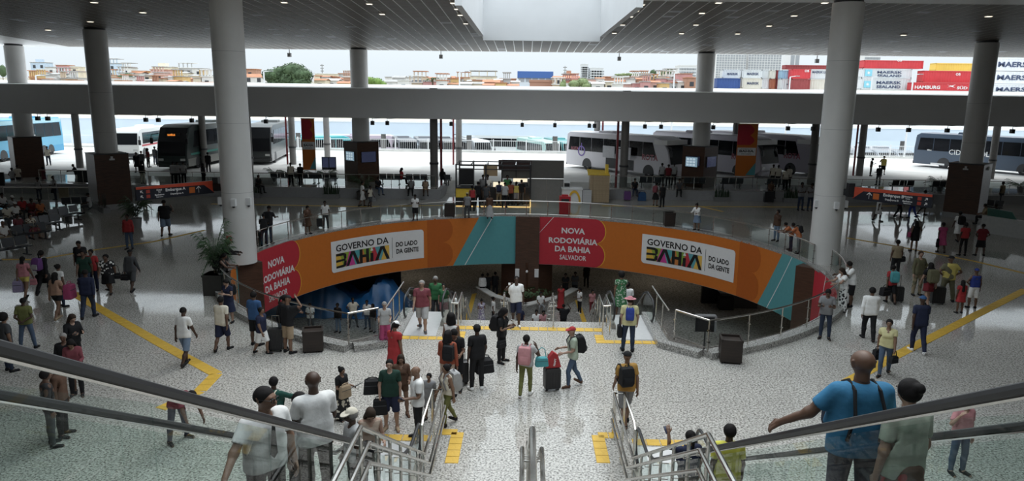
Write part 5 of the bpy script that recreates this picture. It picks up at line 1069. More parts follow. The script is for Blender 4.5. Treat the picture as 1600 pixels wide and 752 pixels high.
MB().bb((x0+.1, -.2, 1.08), (x0+.55, .2, 1.55)).build('till_back', M_white, t, local=True); MB().bb((x0+.14, -.24, 1.2), (x0+.52, -.2, 1.45)).build('till_screen', M_black, t, local=True)
xa, xb = at(921, 318).x, at(950, 316).x; t = thing('wooden_kiosk', 'tall light wood counter block with yellow sloping top', 'kiosk', ((xa+xb)/2, 52.3, 0)); w = xb-xa
o = MB().bb((-w/2+.03, -.56, .05), (w/2-.03, .6, 2.0)).build('core', M_maple, t, local=True, smooth=False); pl = None
for i in range(6):
    if pl is None: pl = MB().bb((.008, -.6, .05), (w/6-.008, -.56, 2.02)).build('panel', M_maple, t, local=True, smooth=False); o = pl
    else: o = pl.copy(); COL.objects.link(o)
    o.location.x = -w/2+i*w/6
MB().add([(-w/2-.15, -.6, 2.06), (w/2, -.6, 2.02), (w/2, .6, 2.25), (-w/2-.15, .6, 2.35), (-w/2-.15, -.6, 2.0), (w/2, -.6, 1.98)], [(0, 1, 2, 3), (4, 5, 1, 0)]).build('sloping_top', M_yel2, t, local=True, smooth=False); MB().bb((w/2-.3, -.2, 2.1), (w/2-.08, .1, 2.75)).build('yellow_sign_box', M_yel2, t, local=True); MB().bb((-w/2+.02, -.58, 0), (w/2-.02, .6, .05)).build('plinth', M_black, t, local=True)
# food kiosk
ka, kb = at(712, 323).x, at(828, 318).x; t = thing('food_kiosk', 'black framed food kiosk with yellow counter and lit stage edge', 'kiosk', ((ka+kb)/2, 50.4, 0)); w = kb-ka; k1 = -w/2+(at(742, 322).x-ka)
MB().bb((-w/2, -1.2, .62), (k1, .2, 1.25)).build('yellow_counter', M_yel2, t, local=True, smooth=False); MB().bb((-w/2, -1.18, .05), (k1, .2, .62)).build('black_base', M_black, t, local=True, smooth=False); MB().bb((-w/2-.02, -1.25, 1.25), (k1+.02, .25, 1.31)).build('counter_top', M_dark, t, local=True)
for z, y0 in ((2.85, -1.0), (2.55, -1.0)):
    for y in (-1.0, 1.6): MB().bar((-w/2, y, z), (w/2, y, z), .06, .06).build('truss_bar', M_dark, t, local=True)
for i in range(6):
    x = -w/2+i*w/5
    MB().bar((x, -1.0, 2.85), (x, 1.6, 2.85), .06, .06).build('truss_bar', M_chr if i in (2, 4) else M_dark, t, local=True)
    if i in (0, 2, 5): MB().bb((x-.05, -1.05, 0), (x+.05, -.95, 2.9)).build('upright', M_black, t, local=True)
    MB().bb((x-.05, 1.55, 0), (x+.05, 1.65, 2.9)).build('upright', M_black, t, local=True)
MB().bb((-w/2+.1, .6, 1.3), (-w/2+1.1, 1.2, 2.4)).build('black_cabinet', M_black, t, local=True); MB().bb((-w/2+1.75, 1.3, 1.85), (-w/2+2.75, 1.4, 2.6)).build('wood_board', M_maple, t, local=True)
MB().bb((k1+.4, .2, .05), (w/2, .9, 1.2)).build('back_counter', M_black, t, local=True); MB().bb((k1+1.2, .25, 1.2), (k1+2., .6, 1.5)).build('lit_display', mat('warm_display', (.8, .75, .6), .4, emit=(1, .85, .6), es=.9), t, local=True); MB().bb((k1+2.6, .85, 1.5), (k1+3.6, .9, 1.75)).build('menu_strip', mat('warm_display', (.8, .75, .6), .4), t, local=True)
MB().bb((-w/2, -1.27, .0), (w/2, -1.2, .05)).build('lit_edge', mat('warm_edge', (.9, .7, .4), .4, var=0, emit=(1, .62, .22), es=1.1), t, local=True); MB().bb((w/2-.02, -1.2, .02), (w/2+.05, .8, .5)).build('side_glow', mat('warm_edge', (.9, .7, .4), .4), t, local=True)
MB().bb((k1+1.5, 2.0, 2.2), (w/2+.1, 2.1, 2.95)).build('dark_fascia', mat('kiosk_brown', (.05, .025, .025), .5), t, local=True)
kc = at(824, 313).x; kd = at(879, 312).x; t = thing('partition_wall', 'large plain dark grey partition behind the railing, right of the food kiosk', 'partition', ((kc+kd)/2, 52.6, 0)); w = kd-kc
MB().bb((-w/2-1.9, -.1, 1.6), (w/2, .1, 2.95)).build('upper_panel', mat('partition_dark', (.11, .108, .10), .7), t, local=True, smooth=False); MB().bb((-w/2, -.1, .0), (w/2, .08, 1.58)).build('lower_panel', mat('partition_grey', (.20, .20, .195), .6), t, local=True, smooth=False); MB().tube([(-w/2, -.16, 1.62), (w/2, -.16, 1.62)], .03, 6).build('rail', M_steel, t, local=True); MB().bb((.05, -.13, 0), (.09, -.09, 1.55)).build('joint_strip', M_steeld, t, local=True)
# info panel boards by the lower level
p = PY = atY(1093, 500, 27.); t = thing('info_panel', 'black framed board standing below the right glass railing', 'sign', (7.7, 29.5, LOWZ)); q = at(1103, 500, -3.2)
t.location = (q.x, q.y, LOWZ); MB().bb((-.5, -.06, 2.0), (.42, .06, 2.75)).build('board', M_black, t, local=True, smooth=False); MB().tube([(0, 0, 0), (0, 0, 2.0)], .04, 8).build('post', M_dark, t, local=True); MB().bb((.42, -.08, 1.98), (.52, .25, 2.8)).bb((-.5, -.05, 2.75), (.5, .25, 2.82)).build('frame', M_grey, t, local=True, smooth=False)
# planter ring and counters of the lower level
t = thing('planter', 'grey granite planter ring at the foot of the central brown pier', 'planter', (.2, 44.2, LOWZ)); pts = [(-3.2, 2.6), (-2.2, .6), (-.1, -1.5), (2.2, .6), (3.2, 2.6)]
for i in range(4):
    a, b = pts[i], pts[i+1]; MB().bar((*a, .35), (*b, .35), .35, .7).build('wall', M_curb, t, local=True, smooth=False); MB().bar((*a, .73), (*b, .73), .5, .07).build('coping', M_conc, t, local=True, smooth=False)
mb = MB(); leafball(mb, (0, .6, .9), (1.7, .7, .35), 220, .12, random.Random(4)); mb.build('greenery', M_leaf['dark'], t, local=True, smooth=False)['kind'] = 'stuff'
p = at(1155, 482, LOWZ); t = thing('reception_desk', 'dark angular reception desk on the lower floor under the right banner', 'desk', (p.x, p.y, LOWZ)); MB().bb((-1.2, 0, 0), (1.4, .5, 1.0)).build('front', M_char, t, local=True, smooth=False); MB().box((1.6, .9, .5), (.4, 2.0, 1.0), -.4).build('side_panel', M_grey, t, local=True, smooth=False); MB().bb((-1.3, -.05, 1.), (1.5, .55, 1.06)).build('desk_top', M_grey, t, local=True); MB().bb((-2.2, 1., 0), (1.8, 1.3, 2.4)).build('back_wall', M_black, t, local=True, smooth=False); MB().bb((-1.4, -.5, 0), (-.5, .2, .8)).build('chair_block', M_black, t, local=True)
# blue tarpaulin over goods on the lower floor, left
M_tarp = mat('blue_tarp', (.015, .10, .26), .35, var=.3, scale=1.2, bump=.4, bscale=3); a, b = at(470, 512, LOWZ), at(588, 492, LOWZ); t = thing('tarpaulin', 'crumpled blue tarpaulin covering goods under the left banner', 'tarpaulin', ((a.x+b.x)/2-.6, (a.y+b.y)/2+2.2, LOWZ))
nx, ny = 40, 18; vs = []; rg = random.Random(9); ph = [rg.uniform(0, 6) for _ in range(8)]
for j in range(ny+1):
    for i in range(nx+1):
        x, y = (i/nx-.5)*9.5, (j/ny-.5)*3.6; e = min(1, 4*min(i/nx, 1-i/nx))*min(1, 3*min(j/ny, 1-j/ny)+.0); h = (1.55+.35*sin(x*1.1+ph[0])+.25*sin(x*2.3+ph[1])+.45*(x > 2.2))*min(1, e*1.6)+.06*sin(5*x+3*y+ph[2])+.05*sin(9*x-4*y+ph[3])*e; vs.append((x, y+.12*sin(3*x), max(.02, h)))
MB().add(vs, [(j*(nx+1)+i, j*(nx+1)+i+1, (j+1)*(nx+1)+i+1, (j+1)*(nx+1)+i) for j in range(ny) for i in range(nx)]).build('sheet', M_tarp, t, local=True)
t2 = thing('ribbed_screen', 'black slatted screen wall behind the blue tarpaulin', 'partition', (t.location.x+.5, t.location.y+2.4, LOWZ)); MB().bb((-6, 0, 0), (3, .1, 3.6)).build('board', M_black, t2, local=True, smooth=False)
for i in range(8): MB().bb((-5.6+i*1.1, -.05, 0), (-5.5+i*1.1, 0, 3.6)).build('slat', M_dark, t2, local=True, smooth=False)
# info counter at far right
p = at(1553, 372); t = thing('service_counter', 'white counter with a green screen top at the right edge', 'counter', (p.x+1.6, p.y-.2, 0), rad(-62)); MB().bb((-2.4, -.15, 0), (1.6, .15, 1.0)).build('front_panel', mat('counter_white', (.42, .42, .41), .5), t, local=True, smooth=False); MB().prism([(-2.2, 1.0), (-.6, 1.0), (-.9, 1.4), (-2.25, 1.45)], (0, .02, 0), (1, 0, 0), (0, 0, 1), (0, .06, 0)).build('green_screen', mat('counter_green', (.03, .10, .08), .3), t, local=True, smooth=False)
# low poster boards and queue posts at far left
for px, py, lab in ((96, 308, 'left one'), (107, 309, 'right one')):
    p = at(px, py); t = thing('poster_board', 'dark poster board standing behind the seating at left, %s' % lab, 'sign', (p.x, p.y+2.6, 0)); MB().bb((-.32, -.03, .75), (.32, .03, 1.65)).build('panel', M_char, t, local=True); MB().tube([(0, 0, 0), (0, 0, .75)], .03, 6).build('post', M_dark, t, local=True); MB().lathe([(.01, .0), (.25, .0), (.25, .03), (.01, .04)], 14).build('foot', M_dark, t, local=True)
p = at(102, 322); t = thing('poster_board', 'tan notice board on a post beside the seating at left', 'sign', (p.x, p.y, 0)); MB().bb((-.32, -.03, .5), (.32, .03, 1.2)).build('panel', mat('tan_board', (.24, .21, .14), .7), t, local=True); MB().tube([(0, 0, 0), (0, 0, .5)], .02, 6).build('post', M_dark, t, local=True)
p = at(5, 318); t = thing('banner_stand', 'black narrow sign on a post at the left edge', 'sign', (p.x+.1, p.y, 0)); MB().bb((-.2, -.04, 1.2), (.2, .04, 2.1)).build('panel', M_black, t, local=True); MB().tube([(0, 0, 0), (0, 0, 1.2)], .035, 6).build('post', M_grey, t, local=True)
railing('queue_railing', 'steel railing across the passage at far left, behind the standing people', [Vector((-41, 47.6, 0)), Vector((-29.2, 48.6, 0))], 0., 1.0, 1.6)
# ================================================================== PEOPLE
# A body is one blended implicit surface meshed once per level of detail, then posed by its joints; clothes are meshed the same way.
def A3(*p): return np.array(p, float)
J = dict(pelvis=A3(0, .01, .93), spine=A3(0, .01, 1.06), chest=A3(0, .015, 1.22), neck=A3(0, .015, 1.44), head=A3(0, .0, 1.53))
for s, n in ((1, 'L'), (-1, 'R')):
    J['sho'+n] = A3(s*.172, .015, 1.395); J['elb'+n] = J['sho'+n]+.285*A3(s*.54, .0, -.842); J['wri'+n] = J['elb'+n]+.25*A3(s*.5, -.06, -.864); J['fin'+n] = J['wri'+n]+.19*A3(s*.48, -.08, -.874)
    J['hip'+n] = A3(s*.092, .01, .90); J['kne'+n] = A3(s*.10, .0, .49); J['ank'+n] = A3(s*.105, .025, .085); J['toe'+n] = A3(s*.125, -.15, .03)
BONES = ['pelvis', 'spine', 'chest', 'head'] + [b+n for n in 'LR' for b in ('ua', 'fa', 'ha', 'th', 'sh', 'fo')]
SEG = dict(pelvis=('pelvis', 'spine', .12), spine=('spine', 'chest', .12), chest=('chest', 'neck', .12), head=('head', 'head', .10))
for n in 'LR': SEG.update({'ua'+n: ('sho'+n, 'elb'+n, .05), 'fa'+n: ('elb'+n, 'wri'+n, .04), 'ha'+n: ('wri'+n, 'fin'+n, .04), 'th'+n: ('hip'+n, 'kne'+n, .08), 'sh'+n: ('kne'+n, 'ank'+n, .05), 'fo'+n: ('ank'+n, 'toe'+n, .04)})
ADJ = {'pelvis': ('spine', 'thL', 'thR'), 'spine': ('pelvis', 'chest'), 'chest': ('spine', 'head', 'uaL', 'uaR'), 'head': ('chest',)}
for n in 'LR': ADJ.update({'ua'+n: ('chest', 'fa'+n), 'fa'+n: ('ua'+n, 'ha'+n), 'ha'+n: ('fa'+n,), 'th'+n: ('pelvis', 'sh'+n), 'sh'+n: ('th'+n, 'fo'+n), 'fo'+n: ('sh'+n,)})
def cone(P, a, b, ra, rb):              # distance to a tapered capsule
    ab = b-a; L2 = max(ab@ab, 1e-9); h = np.clip(((P-a)@ab)/L2, 0, 1); return np.linalg.norm(P-a-h[..., None]*ab, axis=-1)-(ra+(rb-ra)*h)
def smin(a, b, k): h = np.clip(.5+.5*(b-a)/k, 0, 1); return b+(a-b)*h-k*h*(1-h)
def blob(prims, k):
    def f(P):
        d = None
        for a, b, ra, rb in prims:
            e = cone(P, np.asarray(a, float), np.asarray(b, float), ra, rb); d = e if d is None else smin(d, e, k)
        return d
    return f
def nets(f, lo, hi, g):                 # surface nets
    n = [int((hi[i]-lo[i])/g)+2 for i in range(3)]; ax = [lo[i]+g*np.arange(n[i]) for i in range(3)]
    P = np.stack(np.meshgrid(*ax, indexing='ij'), -1); F_ = f(P); ins = F_ < 0
    num = np.zeros([m-1 for m in n]+[3]); cnt = np.zeros([m-1 for m in n])
    sl = lambda o, a: tuple(slice(o[i], n[i]-1+o[i]) for i in range(3))
    for a in range(3):
        for u in (0, 1):
            for v in (0, 1):
                o = [0, 0, 0]; o[(a+1) % 3] = u; o[(a+2) % 3] = v; p = list(o); p[a] = 1
                A, B = F_[sl(o, 0)], F_[sl(p, 0)]; c = (A < 0) != (B < 0); t = np.where(c, A/np.where(c, A-B, 1), 0)
                q = np.zeros(A.shape+(3,)); q[..., (a+1) % 3] = u; q[..., (a+2) % 3] = v; q[..., a] = t
                num += q*c[..., None]; cnt += c
    act = cnt > 0; idx = -np.ones(act.shape, int); idx[act] = np.arange(act.sum()); ijk = np.argwhere(act)
    V_ = np.array(lo)+g*(ijk+num[act]/cnt[act][:, None]); Q = []
    for a in range(3):
        b, c = (a+1) % 3, (a+2) % 3; o = [slice(1, n[i]-1) for i in range(3)]; o[a] = slice(0, n[a]-1); p = list(o); p[a] = slice(1, n[a])
        A, B = ins[tuple(o)], ins[tuple(p)]; e = np.argwhere(A != B); base = np.array([s.start for s in o]); e = e+base; up = ins[tuple(e.T)]
        def at_(db, dc): q = e.copy(); q[:, b] -= db; q[:, c] -= dc; return idx[tuple(q.T)]
        quad = np.stack([at_(1, 1), at_(0, 1), at_(0, 0), at_(1, 0)], 1); quad[~up] = quad[~up][:, ::-1]; Q.append(quad)
    Q = np.concatenate(Q) if Q else np.zeros((0, 4), int); return V_, Q
def weights(V_):
    D = np.stack([cone(V_, J[SEG[b][0]]+(A3(0, 0, .08) if b == 'head' else 0), J[SEG[b][1]]+(A3(0, 0, .12) if b == 'head' else 0), SEG[b][2], SEG[b][2]) for b in BONES], 1)
    near_ = D.argmin(1); Wt = np.zeros_like(D); bi = {b: i for i, b in enumerate(BONES)}
    for b in BONES:
        r = near_ == bi[b]
        if not r.any(): continue
        for c in (b,)+ADJ[b]:
            bl = .085 if {b, c} & {'pelvis', 'spine', 'chest'} else .06
            if {b, c} == {'chest', 'head'}: bl = .05
            Wt[r, bi[c]] = np.clip(1-(D[r, bi[c]]-D[r, bi[b]])/bl, 0, 1)**2
    return Wt/Wt.sum(1, keepdims=True)
def arm_pr(n, d=0., to='fin'):
    s, e, w = J['sho'+n], J['elb'+n], J['wri'+n]
    L = [(s, e, .052+d, .042+d)]
    if to != 'elb': L.append((e, w, .042+d, .029+d))
    return L
def leg_pr(n, d=0., flare=0.):
    h, k, a = J['hip'+n], J['kne'+n], J['ank'+n]
    return [(h, k, .083+d, .056+d+flare*.5), (k, k*.6+a*.4+A3(0, .012, 0), .054+d+flare*.5, .054+d+flare), (k*.6+a*.4+A3(0, .012, 0), a, .053+d+flare, .038+d+flare)]
TORSO = [((-.10, .015, 1.335), (.10, .015, 1.335), .105, .105), ((-.085, -.02, 1.27), (.085, -.02, 1.27), .085, .085), ((-.06, .01, 1.10), (.06, .01, 1.10), .10, .10), ((-.075, .015, .95), (.075, .015, .95), .11, .11), ((0, .01, .95), (0, .01, 1.33), .11, .11), ((-.145, .015, 1.40), (.145, .015, 1.40), .05, .05)]
def body_f():
    pr = list(TORSO)+[((0, .015, 1.42), (0, .0, 1.54), .056, .054)]
    for n in 'LR': pr += arm_pr(n)+leg_pr(n)+[(J['ank'+n]+A3(0, .02, -.03), J['toe'+n], .045, .032)]
    return blob(pr, .035)
def hand_pr(n):
    s = 1 if n == 'L' else -1; w, fdir = J['wri'+n], J['fin'+n]-J['wri'+n]; d = fdir/np.linalg.norm(fdir); fwd = A3(0, -1, 0); fwd = fwd-d*(fwd@d); fwd /= np.linalg.norm(fwd); pal = np.cross(fwd, d)*s*-1; pal = pal/np.linalg.norm(pal)
    inw = pal if pal[0]*s < 0 else -pal
    pr = [(w, w+d*.03, .028, .026), (w+d*.03+fwd*.022, w+d*.085+fwd*.027, .017, .015), (w+d*.03-fwd*.016, w+d*.085-fwd*.024, .017, .014), (w+d*.02, w+d*.085, .022, .018)]
    for k, (o, L) in enumerate(((.030, .072), (.011, .080), (-.009, .074), (-.027, .058))):
        b = w+d*.086+fwd*o; m = b+d*L*.5+inw*L*.12; e = m+d*L*.42+inw*L*.30; pr += [(b, m, .0098, .0092), (m, e, .0092, .0076)]
    t0 = w+d*.03+fwd*.03; t1 = t0+d*.035+fwd*.028+inw*.008; t2 = t1+d*.032+fwd*.006+inw*.010; pr += [(t0, t1, .0125, .011), (t1, t2, .011, .0085)]
    return pr
def head_f():
    pr = [((0, .012, 1.645), (0, .012, 1.645), .088, .088), ((0, -.025, 1.625), (0, -.025, 1.625), .078, .078), ((0, -.045, 1.575), (0, -.052, 1.562), .052, .040), ((0, .015, 1.46), (0, .005, 1.56), .056, .056)]
    sm = blob(pr, .03); fine = blob([((0, -.1, 1.635), (0, -.117, 1.60), .009, .014), ((-.03, -.083, 1.655), (.03, -.083, 1.655), .014, .014), ((-.018, -.096, 1.566), (.018, -.096, 1.566), .009, .009), ((-.079, .012, 1.635), (-.078, .02, 1.60), .012, .009), ((-.079, .012, 1.635), (-.082, .025, 1.648), .011, .011), ((.079, .012, 1.635), (.078, .02, 1.60), .012, .009), ((.079, .012, 1.635), (.082, .025, 1.648), .011, .011)], .008)
    return lambda P: smin(sm(P*A3(1.12, 1, 1)), fine(P), .012)
CUT = lambda f, *pl: (lambda P: np.maximum.reduce([f(P)]+[p(P) for p in pl]))
zmin = lambda z: (lambda P: z-P[..., 2]); zmax = lambda z: (lambda P: P[..., 2]-z)
def sleeve(n, t):                       # region beyond the share t of the arm
    s, w = J['sho'+n], J['wri'+n]; d = (w-s)/np.linalg.norm(w-s); L = np.linalg.norm(w-s)*t; q = 1 if n == 'L' else -1
    return lambda P: np.minimum((P-s)@d-L, q*P[..., 0]-.21)
def shirt_f(t, fit=0., hem=.86, tank=False):
    c = .118-fit*.3; h_ = .122-fit*.6; pr = [((-.145, .015, 1.40), (.145, .015, 1.40), .066, .066), ((-.06, .03, 1.39), (.06, .03, 1.39), .093, .093), ((-.085, -.018, 1.27), (.085, -.018, 1.27), .098, .098), (TORSO[3][0], TORSO[3][1], .124, .124)]
    pr += [((q*.095, .012, 1.33), (q*.085, .01, 1.10), c, c-fit*.5) for q in (-1, 0, 1)]+[((q*.085, .01, 1.12), (q*.088, .01, .88), c-fit*.5, h_) for q in (-1, 0, 1)]
    if fit: pr += [((-.065, -.07, 1.275), (.065, -.07, 1.275), .068, .068)]
    if not tank:
        for n in 'LR': pr += arm_pr(n, .019 if t < .8 else .012)
    f = blob(pr, .03); neckc = blob([((0, -.055, 1.485), (0, -.055, 1.485), .075 if not tank else .098, .075 if not tank else .098)], .01)
    def g(P):
        d = np.maximum(f(P), hem-P[..., 2])
        if not tank:
            for n in 'LR': d = np.maximum(d, sleeve(n, t)(P))
        d = np.maximum(d, -neckc(P)); return np.maximum(d, P[..., 2]-(1.475 if not tank else 1.435))
    return g
def trous_f(z0, d=.014, flare=.0, top=1.01):
    pr = [(a, b, ra+.012, rb+.012) for a, b, ra, rb in (TORSO[3], TORSO[2])]
    for n in 'LR': pr += leg_pr(n, d, flare)
    return CUT(blob(pr, .02), zmin(z0), zmax(top))
def skirt_f(z0, r): return CUT(blob([((-.075, .015, .95), (.075, .015, .95), .122, .122), ((-.05, .015, .93), (-.07, .01, z0-.05), .13, r), ((.05, .015, .93), (.07, .01, z0-.05), .13, r)], .04), zmin(z0), zmax(1.02))
def union(f, g): return lambda P: smin(f(P), g(P), .02)
def hair_f(kind):
    face = blob([((0, -.135, 1.60), (0, -.15, 1.54), .098, .12)], .01); base = blob([((0, .012, 1.65), (0, .02, 1.64), .102, .10)], .02); hx = A3(1.08, 1, 1)
    extra = {'short': [], 'crop': [], 'long': [((0, .06, 1.63), (0, .085, 1.40), .085, .075), ((-.07, .03, 1.62), (-.085, .03, 1.42), .04, .045), ((.07, .03, 1.62), (.085, .03, 1.42), .04, .045)], 'verylong': [((0, .06, 1.63), (0, .10, 1.22), .085, .085), ((-.07, .03, 1.62), (-.09, .03, 1.40), .04, .05), ((.07, .03, 1.62), (.09, .03, 1.40), .04, .05)],
             'tail': [((0, .10, 1.66), (0, .135, 1.62), .035, .03), ((0, .135, 1.62), (0, .13, 1.42), .032, .02)], 'bun': [((0, .10, 1.68), (0, .115, 1.69), .048, .048)], 'afro': [((0, .025, 1.67), (0, .03, 1.66), .135, .13)], 'curly': [((0, .04, 1.66), (0, .06, 1.52), .12, .11), ((-.08, .02, 1.62), (-.1, .03, 1.50), .05, .055), ((.08, .02, 1.62), (.1, .03, 1.50), .05, .055)],
             'braids': [((-.05+.033*i, .085-.01*abs(i-1.5), 1.62), (-.08+.05*i, .11, 1.40), .022, .014) for i in range(4)], 'cap': [], 'hat': []}[kind]
    f = blob([((0, .012, 1.65), (0, .02, 1.64), .096 if kind == 'crop' else .103, .10 if kind != 'crop' else .094)]+extra, .02)
    zl = {'short': 1.565, 'crop': 1.60, 'cap': 1.67, 'hat': 1.665}.get(kind, 0)
    def g(P):
        d = np.maximum(f(P*hx), -face(P))
        if kind in ('cap', 'hat'): d = np.maximum(f(P*hx)-.006, zl-P[..., 2]); r = np.linalg.norm((P-A3(0, -.09 if kind == 'cap' else .01, 1.675))*A3(1, .95 if kind == 'cap' else 1, 1.), axis=-1); d = np.minimum(d, np.maximum(r-(.088 if kind == 'cap' else .17), abs(P[..., 2]-1.675-(.25*(P[..., 1]+.1) if kind == 'cap' else 0))-.010))
        elif zl: d = np.maximum(d, zl-P[..., 2]+.0)
        return d
    return g
TPL = {}
def template(name, lod):
    k = (name, lod)
    if k in TPL: return TPL[k]
    g = (.0135, .021, .036)[lod]; gh = (.0075, .013, .022)[lod]; gd = (.0055, .009, .018)[lod]; B = lambda z0, z1, x=.62: ((-x, -.30, z0), (x, .30, z1))
    if name == 'body':
        f = body_f(); parts = [nets(CUT(f, zmax(1.52)), (-.62, -.24, -.03), (.62, .2, 1.54), g), nets(CUT(head_f(), zmin(1.485)), (-.13, -.15, 1.46), (.13, .14, 1.76), gh)]
        for n in 'LR': w, e = J['wri'+n], J['fin'+n]; parts.append(nets(blob(hand_pr(n), .006), np.minimum(w, e)-.07, np.maximum(w, e)+.07, gd))
    else:
        m = {'tee': (shirt_f(.36), B(.8, 1.52)), 'sleeved': (shirt_f(1.02), B(.8, 1.52)), 'fit': (shirt_f(.26, .012, .92), B(.8, 1.52)), 'fitlong': (shirt_f(1.02, .012, .92), B(.8, 1.52)), 'tank': (shirt_f(.3, .012, .93, True), B(.8, 1.5, .3)), 'crop_top': (shirt_f(.3, .014, 1.08, True), B(1., 1.5, .3)),
             'trousers': (trous_f(.06), B(0, 1.05, .3)), 'jeans': (trous_f(.05, .010), B(0, 1.05, .3)), 'leggings': (trous_f(.11, .004), B(0, 1.05, .3)), 'wide': (trous_f(.05, .02, .03), B(0, 1.05, .34)), 'shorts': (trous_f(.47, .026, .012), B(.4, 1.05, .3)), 'hotpants': (trous_f(.72, .014), B(.6, 1.05, .3)),
             'skirt': (skirt_f(.48, .20), B(.4, 1.05, .4)), 'longskirt': (skirt_f(.12, .20), B(.05, 1.05, .4)), 'miniskirt': (skirt_f(.62, .17), B(.5, 1.05, .4)), 'dress': (union(shirt_f(.24, .012, .85), skirt_f(.45, .19)), B(.4, 1.52)), 'longdress': (union(shirt_f(.24, .012, .85), skirt_f(.15, .20)), B(.05, 1.52)), 'minidress': (union(shirt_f(.3, .012, .85, True), skirt_f(.62, .155)), B(.55, 1.5, .4))}
        if name in m: f, (lo, hi) = m[name]; parts = [nets(f, lo, hi, g)]
        elif name in ('shoeL', 'shoeR'):
            n = name[-1]; pr = [(J['ank'+n]+A3(0, .02, -.035), J['toe'+n]+A3(0, .012, .005), .048, .036), (J['ank'+n]+A3(0, .02, -.03), J['ank'+n]+A3(0, .005, .02), .047, .046)]
            c = J['toe'+n]; parts = [nets(CUT(blob(pr, .02), zmin(-.012), zmax(.115)), (c[0]-.12, -.26, -.05), (c[0]+.1, .14, .14), gh)]
        else: parts = [nets(hair_f(name), (-.24, -.27, 1.1), (.24, .22, 1.86), gh if name != 'hat' else gh)]
    V_ = []; Q = []; o = 0
    for v, q in parts: V_.append(v); Q.append(q+o); o += len(v)
    V_ = np.concatenate(V_); Q = np.concatenate(Q)
    w = weights(V_)
    if name in ('skirt', 'longskirt', 'miniskirt', 'dress', 'longdress', 'minidress'):
        bi = [BONES.index(b) for b in ('pelvis', 'thL', 'thR', 'shL', 'shR')]; low = V_[:, 2] < .93; t = np.clip((.93-V_[:, 2])/.12, 0, 1)*.9; s = np.clip(.5+V_[:, 0]/.22, 0, 1); w2 = np.zeros_like(w); w2[:, bi[0]] = 1-t; w2[:, bi[1]] = t*s; w2[:, bi[2]] = t*(1-s); w[low] = w2[low]
    if name in ('short', 'crop', 'long', 'verylong', 'tail', 'bun', 'afro', 'curly', 'braids', 'cap', 'hat'): w[:] = 0; w[:, BONES.index('head')] = 1
    if name == 'verylong': t = np.clip((1.46-V_[:, 2])/.15, 0, 1); w[:, BONES.index('head')] = 1-t; w[:, BONES.index('chest')] = t
    if name.startswith('shoe'): w[:] = 0; w[:, BONES.index('fo'+name[-1])] = 1
    TPL[k] = (V_, Q, w); return TPL[k]
def rotm(a, b):                         # smallest turn taking a to b
    a, b = a/np.linalg.norm(a), b/np.linalg.norm(b); v = np.cross(a, b); c = a@b
    if c < -.999: return np.diag([1., -1., -1.])
    K = np.array([[0, -v[2], v[1]], [v[2], 0, -v[0]], [-v[1], v[0], 0]]); return np.eye(3)+K+K@K/(1+c)
def eul(x=0, y=0, z=0):
    x, y, z = rad(x), rad(y), rad(z); Rx = np.array([[1, 0, 0], [0, cos(x), -sin(x)], [0, sin(x), cos(x)]]); Ry = np.array([[cos(y), 0, sin(y)], [0, 1, 0], [-sin(y), 0, cos(y)]]); Rz = np.array([[cos(z), -sin(z), 0], [sin(z), cos(z), 0], [0, 0, 1]]); return Rz@Ry@Rx
HANG = ((.16, .03, -1), (.06, -.16, -1))
ARM = {'hang': HANG, 'hang2': ((.22, -.05, -1), (.0, -.35, -1)), 'back': ((.16, .25, -1), (.05, .1, -1)), 'fwd': ((.12, -.3, -1), (.05, -.45, -.9)), 'phone': ((.22, -.25, -1), (-.35, -.85, .30)), 'ear': ((.55, -.25, -.75), (-.42, -.42, 1.)), 'rail': ((.12, -.75, -.75), (.0, -1, -.12)), 'fold': ((.22, -.22, -1), (-.95, -.55, .12)), 'behind': ((.25, .35, -1), (-.75, .55, -.45)), 'hold': ((.15, -.1, -1), (.0, -1., -.05)), 'lap': ((.2, -.35, -1), (-.25, -.9, -.25)), 'drink': ((.55, -.6, -.25), (-.55, -.45, .75)), 'hip': ((.6, .15, -.8), (-.65, -.25, -.7)), 'pull': ((.18, .30, -1), (.1, .45, -.9)), 'pushf': ((.1, -.2, -1), (.05, -1., -.15)), 'reach': ((.25, -.85, -.5), (.1, -.9, -.35)), 'out': ((.62, -.25, -.85), (.62, -.5, -.62)), 'up': ((.3, -.75, -.2), (-.1, -.5, 1.)), 'down': ((.08, -.55, -1), (0, -.55, -1)), 'head': ((.75, -.5, .2), (-.6, .1, .9))}
LEG = {'stand': (((.05, .0, -1), (.02, .02, -1)), ((.05, .0, -1), (.02, .02, -1))), 'relax': (((.09, -.05, -1), (.04, .05, -1)), ((.04, .03, -1), (.02, .03, -1))), 'walk': (((.02, -.36, -1), (.0, .02, -1)), ((.02, .22, -1), (.0, .52, -1))), 'walk2': (((.02, .20, -1), (.0, .5, -1)), ((.02, -.34, -1), (.0, .0, -1))), 'wide': (((.18, .0, -1), (.12, .03, -1)), ((.18, .0, -1), (.12, .03, -1))), 'sit': (((.12, -1, -.06), (.03, -.12, -1)), ((.12, -1, -.06), (.03, -.02, -1))), 'sit2': (((.2, -1, -.04), (.05, -.45, -1)), ((.16, -1, -.06), (.0, .1, -1)))}
